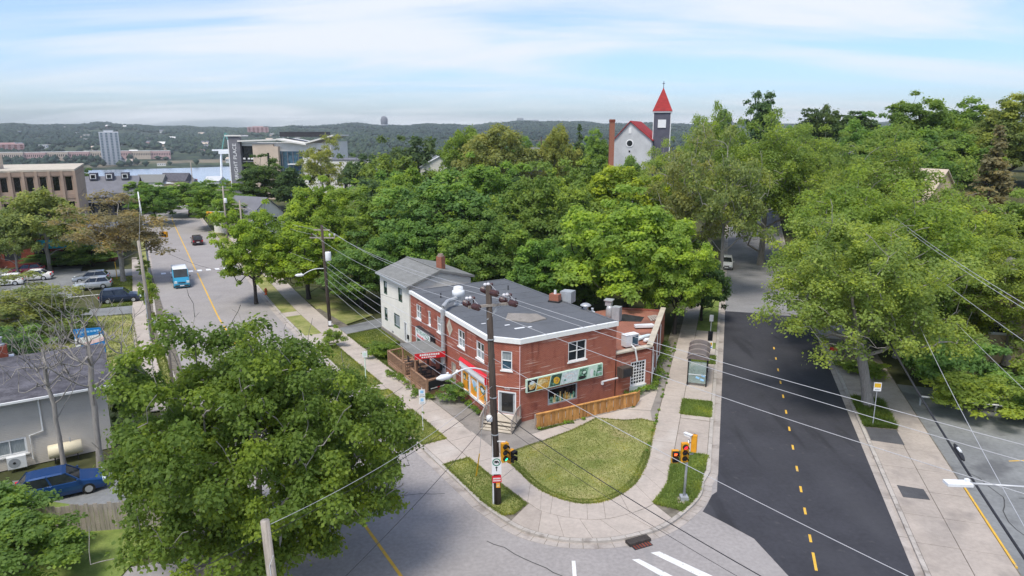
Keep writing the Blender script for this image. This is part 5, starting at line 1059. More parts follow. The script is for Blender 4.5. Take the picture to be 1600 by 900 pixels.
for q in (-.6, .6): B().box((q, 0, .2), (.06, .5, .4)).build('leg', 'metal_dark', tk)
B().tube([(.3, 0, 1.15), (.3, 0, 1.45)], .04, 6).build('filler_pipe', 'metal_grey', tk)
B().box((-.1, 0, .75), (.02, .86, .86))
# yard fence, low left
yf = thing('yard_fence', 'weathered brown board fence below the lower left shrubs', 'fence', (0, 0, 0)); rnd = random.Random(5)
YA, YB = (-26.5, 31.0), (-17.5, 32.4); d, n, L = frame2(YA, YB)
for i in range(40): u = i*.22; obox(B(), YA, d, n, u+.01, u+.21, .05, 1.6+rnd.uniform(-.06, .06), 0, .02).build('board', 'wood_pole_pale' if i % 3 else 'wood_grey', yf)
for v in (.4, 1.2): obox(B(), YA, d, n, 0, 8.8, v, v+.09, -.05, -.003).build('rail', 'wood_grey', yf)
# ================================================================ STREET FURNITURE
def insul(b, a, dr, L=.5, r=.15):
    dr = np.array(dr, float); dr /= np.linalg.norm(dr); pts = []; rr = []
    for i in range(13): pts.append(tuple(np.array(a)+dr*L*i/12)); rr.append(.05 if i in (0, 12) else (r if i % 2 else r*.72))
    b.tube(pts, rr, 10); return tuple(np.array(a)+dr*L)
def pole_shaft(parent, top, h, r0, r1, m='wood_pole'):
    return B().tube([(0, 0, -.2), (top[0]*.5, top[1]*.5, h*.5), (top[0], top[1], h)], [r0, (r0+r1)/2, r1], 12).build('shaft', m, parent, True)
def cobra(parent, a, e, up=.5, m='metal_white'):
    a, e = np.array(a, float), np.array(e, float); pts = [tuple(a+(e-a)*t+np.array((0, 0, up*sin(pi*t*.85)))) for t in np.linspace(0, 1, 9)]
    B().tube(pts, .04, 6).build('lamp_arm', m, parent, True)
    d = (e-a); d[2] = 0; d /= np.linalg.norm(d); z = pts[-1][2]
    c = np.array(pts[-1]); hd = B().tube([tuple(c-d*.1), tuple(c+d*.1), tuple(c+d*.5), tuple(c+d*.78)], [.07, .14, .16, .05], 10); o = hd.build('lamp_head', m, parent, True); B().tube_z(tuple(c+d*.15+np.array((0, 0, .12))), [(.06, 0), (.06, .1)], 8).build('photocell', 'sign_white', o)
# ---- main corner pole
p1 = thing('utility_pole', 'tall dark wooden corner pole carrying insulators and traffic signs', 'pole', (-.77, 34.36, 0)); PO = np.array((-.77, 34.36, 0))
pole_shaft(p1, (-.44, 0), 12.4, .21, .15)
ax = np.array((.93, .36, 0)); AC = np.array((-.41, -.12, 11.35)); LW = (-19.03+.9, 69.67-34.4, -1); RW = (14.7, -16, -.2)
b = B(); b.beam(tuple(AC-ax*1.1), tuple(AC+ax*1.1), .1, .13); b.build('crossarm', 'wood_pole_pale', p1)
b = B(); b.beam(tuple(AC-ax*.1+np.array((0, 0, -.75))), tuple(AC+ax*.7+np.array((0, 0, -.05))), .03, .05); b.beam(tuple(AC+np.array((0, 0, -.9))), tuple(AC+ax*.45+np.array((0, 0, -.05))), .03, .05); b.build('brace', 'metal_grey', p1)
ends = {}
for k, c in (('l', AC-ax*1.0+np.array((0, 0, .1))), ('r', AC+ax*1.0+np.array((0, 0, .1))), ('t', np.array((-.44, 0, 12.05)))):
    for sd, W_ in (('L', LW), ('R', RW)):
        u = np.array(W_, float); u /= np.linalg.norm(u); b = B(); e = insul(b, tuple(c+u*.22), u, .48, .17); b.tube([tuple(c), tuple(c+u*.25)], .025, 5); b.build('insulator', 'porcelain', p1); ends[k+sd] = tuple(np.array(e)+PO)
    for q in (-.16, 0, .16):
        cc_ = c+np.array((q, q*.3, .12)); bi = B().tube_z(tuple(cc_), [(.03, 0), (.03, .18), (.09, .2), (.1, .28), (.05, .33)], 8).build('pin_insulator', 'porcelain_white' if q != .16 else 'porcelain', p1, True)
    b = B(); b.tube([tuple(c+np.array((-.3, 0, .2))), tuple(c+np.array((0, 0, .5))), tuple(c+np.array((.4, -.2, .1)))], .012, 4); b.build('jumper', 'wire_pale', p1)
cobra(p1, (-.36, 0, 7.7), (-2.35, -1.25, 7.75), .45)
B().tube([(-.25, .0, 5.0), (-.25, -.02, .1)], .06, 8).build('conduit', 'galv', p1); B().tube([(-.24, -.1, .1), (-.26, -.1, 5.2)], .04, 8).build('conduit', 'metal_white', p1)
B().tube_z((-.42, -.12, 5.0), [(.02, 0), (.17, .02), (.17, .3), (.05, .36)], 10).build('weatherhead', 'metal_white', p1, True)
for z in (2.9, 4.2, 9.5, 6.3): B().tube([(-.44*z/12.4, 0, z), (-.44*z/12.4, 0, z+.06)], .205, 10).build('band', 'metal_grey', p1)
# signals
def signal(name, label, loc, rz, lit, parent_cat='traffic light', hood='signal_black', body='signal_yellow'):
    t = thing(name, label, parent_cat, loc, rz)
    B().box((0, .1, 0), (.36, .2, 1.06)).build('housing', body, t); B().box((0, -.02, 0), (.40, .03, 1.10)).build('backplate', body, t)
    for i, z in enumerate((.34, 0, -.34)):
        m_ = {0: 'lamp_red', 2: 'lamp_green'}[i] if lit == i else 'lens_off'
        B().tube([(0, -.04, z), (0, -.055, z)], .125, 16).build('lens', m_, t)
        b = B(); n_ = 10
        for k in range(n_):
            a0, a1 = pi*(-.12+1.24*k/n_), pi*(-.12+1.24*(k+1)/n_); p = [(.145*cos(a), y, z+.145*sin(a)) for a, y in ((a0, -.03), (a1, -.03), (a1, -.26), (a0, -.26))]; b.face(p); b.face([(q[0]*1.06, q[1], z+(q[2]-z)*1.06) for q in p][::-1])
        b.build('visor', hood, t)
    return t
def pedsig(label, loc, rz, lit=False):
    t = thing('pedestrian_signal', label, 'pedestrian signal', loc, rz)
    B().box((0, .08, 0), (.36, .2, .72)).build('housing', 'signal_yellow', t)
    for i, z in enumerate((.17, -.17)):
        B().box((0, -.03, z), (.29, .02, .29)).build('face', 'signal_black', t)
        b = B(); b.box((0, -.14, z+.16), (.33, .22, .02)); b.box((.16, -.14, z+.04), (.02, .22, .25)); b.box((-.16, -.14, z+.04), (.02, .22, .25)); b.build('visor', 'signal_black', t)
        if lit and i == 0:
            b = B(); b.box((0, -.045, z-.03), (.14, .01, .12))
            for q in range(4): b.box((-.05+q*.034, -.045, z+.07), (.022, .01, .1-.02*abs(q-1.5)))
            b.box((.09, -.045, z-.0), (.03, .01, .08), 0, 0, .4); b.build('hand_symbol', 'hand_orange', t)
    return t
signal('traffic_light', 'yellow traffic light showing green on the dark wooden corner pole', (-.36, 34.05, 3.3), R(28), 2)
pedsig('pedestrian signal mounted right of the green traffic light', (.0, 34.25, 2.98), R(52))
B().beam((.32, 0, 3.85), (.45, -.1, 3.85), .05, .05)
b = B(); b.beam((-.1, -.1, 3.86), (.42, -.2, 3.88), .05, .05); b.beam((-.1, -.1, 2.75), (.42, -.2, 2.72), .05, .05); b.build('signal_bracket', 'metal_white', p1)
ts_ = thing('truck_route_sign', 'white sign with green ring, black truck and arrow on the corner pole', 'sign', (-.83, 34.1, 2.5), R(5))
B().box((0, 0, 0), (.52, .012, .98)).build('plate', 'sign_white', ts_)
b = B()
for k in range(24):
    a0, a1 = 2*pi*k/24, 2*pi*(k+1)/24; b.face([(r_*cos(a), -.009, .22+r_*sin(a)) for r_, a in ((.225, a0), (.225, a1), (.17, a1), (.17, a0))])
b.build('green_ring', 'sign_green', ts_)
b = B(); b.box((-.02, -.009, .25), (.19, .004, .11)); b.box((.1, -.009, .225), (.05, .004, .07)); 
for q in (-.09, .0, .1): b.tube([(q, -.007, .175), (q, -.011, .175)], .03, 10)
b.build('truck_symbol', 'sign_black', ts_)
b = B(); b.box((0, -.009, -.2), (.05, .004, .2)); b.face([(-.09, -.009, -.12), (.09, -.009, -.12), (0, -.009, -.02)]); b.build('arrow', 'sign_black', ts_)
rs = thing('red_notice_sign', 'red and white notice sign below the truck sign on the corner pole', 'sign', (-.82, 34.12, 1.72), R(5)); B().box((0, 0, 0), (.5, .012, .42), 0, 0, -.08).build('plate', 'sign_red', rs)
for i in range(6): B().box((-.17+i*.068, -.009, .03), (.05, .004, .09)).build('lettering', 'sign_white', rs)
B().box((0, -.009, -.1), (.42, .004, .05)).build('stripe', 'sign_white', rs)
on = thing('orange_notice', 'small orange notice stapled low on the corner pole', 'notice', (-.75, 34.13, 1.35)); B().box((0, 0, 0), (.22, .012, .3)).build('sheet', 'orange_panel', on); B().box((0, -.009, .0), (.14, .004, .16)).build('print', 'food_tan', on)
gg = thing('guy_guard', 'yellow plastic guy wire guard standing in the verge near the corner pole', 'guy guard', (-2.12, 37.45, .1)); B().tube([(0, 0, 0), (.24, -.6, 1.75)], [.05, .035], 6).build('sleeve', 'yellow_plastic', gg); B().tube([(.22, -.55, 1.6), (1.0, -2.9, 9.2)], .012, 4).build('guy_wire', 'wire_pale', gg)
# ---- signal post on the right verge
sp_ = thing('signal_post', 'grey metal signal post on the grass verge beside the fresh asphalt', 'post', (9.49, 34.69, .14)); B().tube([(0, 0, 0), (.08, 0, 3.6)], [.075, .06], 10).build('shaft', 'galv', sp_, True); B().box((0, 0, .12), (.42, .42, .3)).build('base', 'galv', sp_); B().box((0, 0, -.02), (.75, .75, .08)).build('footing', 'concrete', sp_)
b = B(); b.beam((-.35, -.1, 3.4), (.45, .1, 3.42), .05, .05); b.beam((-.5, -.1, 2.75), (.4, .1, 2.72), .05, .05); b.build('bracket', 'galv', sp_)
signal('traffic_light', 'yellow traffic light showing red on the grey signal post', (9.33, 34.4, 3.12), R(4), 0)
signal('traffic_light', 'yellow traffic light turned away on the grey signal post', (9.87, 34.7, 3.55), R(160), 9).scale = (.8, .8, .9)
pedsig('pedestrian signal with orange hand on the grey signal post', (8.83, 34.45, 2.85), R(0), True)
cm_ = thing('detector_camera', 'small white detector camera on top of the grey signal post', 'camera', (9.5, 34.7, 4.0), R(40)); B().box((0, 0, 0), (.14, .4, .14)).build('body', 'metal_white', cm_); B().box((0, -.03, .09), (.2, .5, .03)).build('hood', 'metal_white', cm_)
# ---- transformer pole
p2 = thing('utility_pole', 'wooden pole with grey transformer left of the white house', 'pole', (-19.03, 69.67, 0)); pole_shaft(p2, (-.25, 0), 10.8, .19, .14)
for z, w_ in ((9.5, 2.6), (10.3, 1.7)): B().beam((-.25-w_/2, .1, z), (-.25+w_/2, -.1, z), .1, .13).build('crossarm', 'wood_pole_pale', p2)
for q in (-1.3, -.7, .5, 1.0): B().tube_z((q, 0, 9.57), [(.03, 0), (.03, .15), (.09, .17), (.1, .3), (.04, .34)], 8).build('pin_insulator', 'porcelain_white' if q > 0 else 'porcelain', p2)
tr_ = B().tube_z((.3, -.25, 7.2), [(.28, 0), (.3, .05), (.3, .8), (.26, .9)], 14).build('transformer', 'metal_white', p2, True)
for q in (-.1, .15): B().tube_z((.3+q, -.25, 8.1), [(.05, 0), (.07, .1), (.03, .25)], 8).build('bushing', 'porcelain', tr_)
cobra(p2, (-.15, 0, 6.3), (-2.3, -.6, 5.6), .35); B().box((.05, -.2, .55), (.3, .06, .45)).build('notice', 'sign_white', p2)
# ---- other poles
def plain_pole(label, loc, top, h, r0=.17, r1=.13, m='wood_pole_pale', arms=(), name='utility_pole', cat='pole', trf=False):
    t = thing(name, label, cat, loc); pole_shaft(t, top, h, r0, r1, m)
    for z, w_ in arms: B().beam((top[0]-w_/2, 0, z), (top[0]+w_/2, 0, z), .1, .13).build('crossarm', 'wood_pole_pale', t)
    if trf: B().tube_z((top[0]+.35, -.2, h-3), [(.25, 0), (.27, .05), (.27, .75), (.2, .85)], 12).build('transformer', 'metal_white', t, True)
    return t
pl_ = plain_pole('grey wooden pole on the verge left of the avenue by the waste bin', (-34.9, 64.49, 0), (-.3, 0), 10.0); B().tube([(-.2, -.17, .1), (-.2, -.17, 5)], .05, 6).build('conduit', 'metal_grey', pl_)
wp = plain_pole('white metal signal mast left of the avenue', (-51.3, 96, 0), (-.5, .3), 11.9, .13, .08, 'metal_white', name='signal_mast', cat='mast'); B().beam((-.2, 0, 6.0), (2.2, 1, 6.3), .07, .07).build('mast_arm', 'metal_white', wp)
pr_ = plain_pole('wooden pole with signal arm right of the avenue', (-51.5, 124, 0), (0, 0), 10.6, arms=((9.9, 2.2),), trf=True); B().beam((0, 0, 6.0), (-2.6, -.6, 6.1), .07, .07).build('mast_arm', 'metal_white', pr_)
plain_pole('grey wooden pole top above the grey roof beside the avenue', (-44.0, 112, 0), (0, 0), 9.2, arms=((8.6, 2.6), (7.9, 2.0)))
plain_pole('slim wooden pole standing in front of the roadway left of the maple', (-27.3, 52.5, 0), (.0, 0), 6.4, .13, .1)
fp = plain_pole('pale weathered pole top rising in the bottom foreground before the maple', (-7.0, 18.4, -.2), (-.3, 0), 9.0, .19, .13); B().tube([(.0, -.14, 3), (-.22, -.14, 7.6), (-.05, -.25, 8.0)], .012, 4).build('ground_wire', 'metal_white', fp)
pr2 = plain_pole('wooden pole top half hidden in the elms across the dark street', (33.2, 66, 0), (.2, 0), 13.2, .2, .15); B().beam((.2, 0, 12.9), (1.7, -.6, 13.3), .08, .08).build('pole_arm', 'metal_white', pr2)
plain_pole('far wooden pole among the trees at the end of the avenue', (-87, 190, 0), (0, 0), 12, .15, .1); plain_pole('cross-armed wooden pole on the skyline near the willows', (8.5, 205, 0), (0, 0), 18.5, .2, .15, 'wood_pole', arms=((17.6, 4.2),))
# overhead yellow crosswalk signals on the far mast arms
for k, (x, y, z) in enumerate(((-49.2, 96.9, 5.9), (-54.0, 123.4, 5.7))):
    t = thing('crosswalk_beacon', ['yellow crosswalk beacon hanging left of the avenue', 'yellow crosswalk beacon hanging right of the avenue'][k], 'beacon', (x, y, z), R(-28)); B().box((0, 0, 0), (1.5, .25, .8)).build('cabinet', 'signal_yellow', t)
    for q in (-.5, .5): B().tube([(q, -.13, -.1), (q, -.16, -.1)], .2, 12).build('lens', 'lens_off', t)
    B().box((0, -.135, 0), (.45, .02, .5)).build('symbol', 'sign_black', t)
# street light at the right edge
sl = thing('street_light', 'flat grey LED street light on a curved white arm at the right edge', 'street light', (21.2, 21.6, 0)); B().tube([(0, 0, 0), (0, 0, 7.5)], [.12, .08], 10).build('shaft', 'metal_grey', sl, True)
B().tube([(0, 0, 7.2), (-.6, .05, 7.62), (-1.6, .12, 7.86), (-3.0, .22, 7.98), (-5.3, .38, 8.06)], .045, 8).build('lamp_arm', 'galv', sl, True); hd = B().box((-5.65, .4, 8.05), (.85, .36, .1), R(-4)).build('lamp_head', 'metal_white', sl); B().box((-5.68, .4, 7.99), (.7, .28, .03), R(-4)).build('lens', 'metal_grey', hd); B().box((-5.35, .4, 8.15), (.13, .13, .12)).build('photocell', 'sign_white', hd)
# ---- sign posts
def post_sign(label, loc, h, plates, rz=0, m='metal_white', r=.03):
    t = thing('sign_post', label, 'sign', loc, rz); B().tube([(0, 0, 0), (0, 0, h)], r, 6).build('post', m, t)
    for (z, w_, hh, mm_, marks) in plates:
        p_ = B().box((0, -.045, z), (w_, .012, hh)).build('plate', mm_, t)
        for (x, zz_, sw, sh, m2) in marks: B().box((x, -.054, z+zz_), (sw, .004, sh)).build('mark', m2, p_)
    return t
post_sign('pair of white parking signs on a post in the verge before the deck', (-6.06, 43.78, .14), 3.1, ((2.75, .42, .5, 'sign_white', ((0, .08, .22, .2, 'sign_lightblue'), (0, -.14, .28, .05, 'metal_grey'))), (2.2, .42, .5, 'sign_white', ((0, .06, .2, .22, 'sign_lightblue'), (0, -.16, .28, .05, 'metal_grey')))), R(8))
post_sign('white sign on a pale post in the verge before the white house', (-11.9, 53.25, .14), 2.6, ((2.35, .42, .5, 'sign_white', ((0, 0, .24, .26, 'mint'),)),), R(20), 'mint', .045)
post_sign('yellow and white bus stop sign across the dark street', (24.93, 44.51, .15), 3.2, ((2.9, .48, .62, 'sign_white', ((0, .1, .40, .3, 'sign_yellow'), (0, -.2, .3, .06, 'metal_grey'))),), R(-12), 'metal_grey')
post_sign('bus stop post with black case and yellow plate behind the shelter', (17.75, 59.4, .14), 4.0, ((1.2, .5, .68, 'sign_white', ((0, .1, .4, .28, 'sign_yellow'), (0, -.22, .4, .08, 'sign_blue'))), (2.05, .42, .9, 'signal_black', ((0, 0, .32, .74, 'glass_dark'),)), (3.7, .34, .6, 'galv', ((0, 0, .2, .3, 'metal_grey'),))), R(-8), 'metal_grey')
post_sign('thin yellow marker pole on the lawn by the silver cars', (-54.6, 93.5, .14), 2.4, ((2.2, .1, .3, 'yellow_plastic', ((0, 0, .06, .1, 'sign_black'),)),), 0, 'yellow_plastic', .05)
# ---- bus shelter
bs = thing('bus_shelter', 'glass bus shelter with brown barrel roof on the sidewalk edge', 'bus shelter', (*S2(18.4, -1.95), .145), -a2)
for x in (-.72, .72):
    for y in (-1.9, 0, 1.9): B().box((x, y, 1.12), (.09, .09, 2.25)).build('post', 'signal_black', bs)
    for y in (-.95, .95): B().box((x, y, 1.15), (.03, 1.8, 1.75)).build('pane', 'shelter_glass', bs)
    for z in (.28, 2.02): B().box((x, 0, z), (.06, 3.8, .06)).build('rail', 'signal_black', bs)
B().box((0, -1.9, 1.15), (1.35, .03, 1.8)).build('pane', 'shelter_glass', bs); B().box((0, -1.9, .95), (1.36, .05, .05)).build('rail', 'metal_white', bs)
for q in ((-.1, .7), (.25, .55), (.32, .9)): B().box((q[0]+.15, -1.92, q[1]), (.3, .01, .16), 0, 0, .3).build('decal', 'sign_lightblue', bs)
b = B(); nA2 = 12
for k in range(nA2):
    a0, a1 = pi*k/nA2, pi*(k+1)/nA2; p = lambda a, y, r_: (-r_*cos(a), y, 2.25+r_*.55*sin(a)); b.face([p(a0, -2.05, .86), p(a1, -2.05, .86), p(a1, 2.05, .86), p(a0, 2.05, .86)]); b.face([p(a0, -2.05, .82), p(a0, 2.05, .82), p(a1, 2.05, .82), p(a1, -2.05, .82)])
b.face([(-.84*cos(pi*k/nA2), -2.04, 2.25+.84*.55*sin(pi*k/nA2)) for k in range(nA2+1)]); b.build('roof', 'shelter_roof', bs)
for y in (-2.06, -.7, .7, 2.06): B().tube([(-.88*cos(pi*k/12), y, 2.25+.88*.55*sin(pi*k/12)) for k in range(13)], .03, 5).build('roof_rib', 'wood_grey', bs)
bn = thing('bench', 'slatted bench inside the bus shelter', 'bench', (*S2(19.2, -2.35), .145), -a2)
for q in range(4): B().box((-.15+q*.1, 0, .46), (.08, 1.6, .03)).build('slat', 'wood_grey', bn)
for y in (-.6, .6): B().box((0, y, .22), (.35, .06, .44)).build('leg', 'metal_dark', bn)
# ---- hydrant, bins, boxes, billboard
hy = thing('fire_hydrant', 'red-orange fire hydrant on the verge right of the avenue', 'hydrant', (-30.76, 84.16, .14)); B().tube_z((0, 0, 0), [(.2, 0), (.2, .06), (.13, .08), (.13, .55), (.18, .57), (.18, .62), (.14, .75), (.05, .84)], 12).build('barrel', 'hydrant', hy, True)
for a in (0, pi/2, pi): B().tube([(0, 0, .45), (.22*cos(a), -.22*sin(a), .45)], .06, 8).build('outlet', 'hydrant', hy)
bi = thing('waste_bin', 'black waste bin at the kerb beside the grey wooden pole', 'bin', (-34.45, 66.0, .12)); B().tube_z((0, 0, 0), [(.26, 0), (.3, .8), (.32, .82), (.32, .9), (.2, .98)], 12).build('body', 'plastic_dark', bi); B().tube_z((0, 0, .98), [(.2, 0), (.16, .05)], 12).build('lid', 'rubber', bi)
bx = thing('utility_box', 'small white utility box on the verge left of the avenue', 'box', (-37.8, 70.0, .13)); B().box((0, 0, .4), (.55, .45, .8)).build('cabinet', 'metal_white', bx); B().box((0, 0, .82), (.62, .52, .06)).build('lid', 'metal_white', bx)
bl = thing('billboard', 'blue and white sign board on the lawn behind the grey house', 'sign', (-37.6, 59.0, .1), R(18))
B().box((0, 0, 1.75), (2.3, .08, 2.3)).build('panel', 'sign_blue', bl)
for q in (-1.1, 1.1): B().box((q, .08, 1.4), (.12, .12, 2.9)).build('post', 'wood_grey', bl)
B().face([(-1.13, -.045, 2.05), (1.13, -.045, 2.35), (1.13, -.045, 2.0), (-1.13, -.045, 1.25)]).build('stripe', 'sign_white', bl); B().face([(-.5, -.049, 1.6), (1.13, -.049, 2.05), (1.13, -.049, 1.7), (-.5, -.049, 1.3)]).build('picture', 'print_pink', bl)
for i in range(7): B().box((-.8+.26*i, -.046, 2.55+.02*i), (.2, .006, .16)).build('lettering', 'sign_lightblue', bl)
for i in range(3): B().box((.2+.3*i, -.046, .95), (.22, .006, .4)).build('lettering', 'sign_lightblue', bl)
rb = thing('recycling_box', 'red and grey box under the drooping elm', 'box', (29.2, 60.0, .1)); rb.scale = (.6, .6, .6); B().box((0, 0, .45), (.8, .6, .9)).build('bin', 'metal_grey', rb); B().box((0, 0, 1.1), (.85, .65, .45)).build('lid', 'sign_red', rb)
# ---- wires
def wire(label, a, e, sag=.5, r=.02, m='wire_pale', n=18, grp='overhead wires', name='overhead_wire'):
    r *= .55; a, e = np.array(a, float), np.array(e, float); pts = [tuple(a+(e-a)*t-np.array((0, 0, 4*sag*t*(1-t)))) for t in np.linspace(0, 1, n)]
    o = B().tube(pts, r, 5).build(name, m, None, True); tag(o, label, 'wire', grp); return o
RE = {'t': (27, 5.5, 11.6), 'r': (26.2, 5.0, 11.3), 'l': (22, 7.6, 11.0)}
wire('pale wire from the top of the corner pole out over the right edge', ends['tR'], RE['t'], .5)
wire('second pale wire close below the top one, running out right', ends['rR'], RE['r'], .5)
wire('lowest of the three pale wires leaving the corner crossarm to the right', ends['lR'], RE['l'], .6)
for k, q in (('t', (-19.28, 69.6, 10.75)), ('r', (-18.0, 69.6, 9.95)), ('l', (-20.3, 69.7, 9.95))): wire({'t': 'top pale wire between transformer pole and corner pole', 'r': 'right crossarm wire between transformer pole and corner pole', 'l': 'left crossarm wire between transformer pole and corner pole'}[k], ends[k+'L'], q, .7)
for i, (z2, z1) in enumerate(((7.2, 8.5), (6.6, 7.9), (6.0, 7.2), (5.3, 6.4), (4.6, 5.7))): wire(['uppermost', 'second', 'third', 'fourth', 'lowest'][i]+' of the service cables between transformer pole and corner pole', (-19.1, 69.5, z2), (-1.05, 34.45, z1), .5, .018 if i else .025)
wire('pale cable dropping right from the corner pole over the lawn', (-1.0, 34.3, 8.5), (15.2, 14.2, 6.9), .35, .022)
wire('thick black cable from the corner pole across the lawn tip', (-.85, 34.2, 5.7), (11.2, 16.6, 5.6), .4, .035, 'wire_dark'); wire('thin black cable under the thick one across the lawn tip', (-.85, 34.2, 5.1), (11.0, 16.6, 5.3), .45, .018, 'wire_dark')
wire('black cable crossing the avenue to the maple', (-.95, 34.3, 5.4), (-7.2, 14, 6.6), .4, .022, 'wire_dark'); wire('black cable crossing the avenue above the other one', (-.95, 34.3, 6.4), (-9.2, 18.6, 7.2), .4, .022, 'wire_dark'); wire('pale cable from the corner pole towards the foreground pole', (-1.0, 34.3, 7.0), (-7.3, 18.4, 8.6), .5, .016)
wire('black cable from the white house eave to the transformer pole', (-10.2, 62.6, 4.6), (-19.1, 69.5, 6.5), .35, .02, 'wire_dark'); wire('black cable from the brick corner to the corner pole', (-1.2, 45.7, 5.0), (-.9, 34.5, 6.0), .3, .015, 'wire_dark')
for i, (a, e) in enumerate((((34.7, 65.4, 13.3), (23.7, 30.8, 12.2)), ((34.9, 65.3, 12.9), (23.9, 30.4, 11.8)), ((33.4, 65.8, 12.2), (24.2, 29.5, 10.0)))): wire(['upper', 'middle', 'lower'][i]+' pale wire leaving the pole in the elms to the right edge', a, e, .3, .025)
wire('loose bundle of thick black cables sagging across the car park', (26.4, 47.5, 6.3), (17.2, 19.6, 5.6), .3, .10, 'wire_dark'); wire('thin black cable twisted beside the thick bundle', (26.7, 47.5, 6.1), (17.4, 19.4, 5.3), .5, .025, 'wire_dark'); wire('pale cable beside the bundle over the car park', (28, 46, 7.2), (17.5, 20.5, 6.4), .25, .025); wire('pale cable high over the right trees and car park', (30, 45, 7.4), (24, 23, 6.3), .2, .022)
sc_ = thing('splice_case', 'dark splice case hanging on the thick cable bundle', 'splice case', (20.6, 29.4, 5.62)); B().tube([(.25, .75, .02), (.15, .45, 0), (-.15, -.45, -.05), (-.25, -.75, -.05)], [.05, .11, .11, .05], 8).build('case', 'wire_dark', sc_); B().tube([(.05, .2, .1), (-.05, -.2, .08)], .06, 6).build('clamp', 'metal_white', sc_)
wire('black cable sagging across the far avenue', (-41.5, 82.5, 5.6), (-21.5, 73, 6.0), 1.6, .03, 'wire_dark'); wire('pale wire along the left side of the avenue', (-35.2, 64.5, 9.7), (-51.8, 96.3, 10.5), .6, .02)
for i, z in enumerate((10.4, 9.9, 7.2)): wire(['top', 'middle', 'bottom'][i]+' pale wire from the transformer pole up the avenue', (-19.3-.5*i, 69.8, z-.2), (-44, 112, z-1.6), .6, .02)
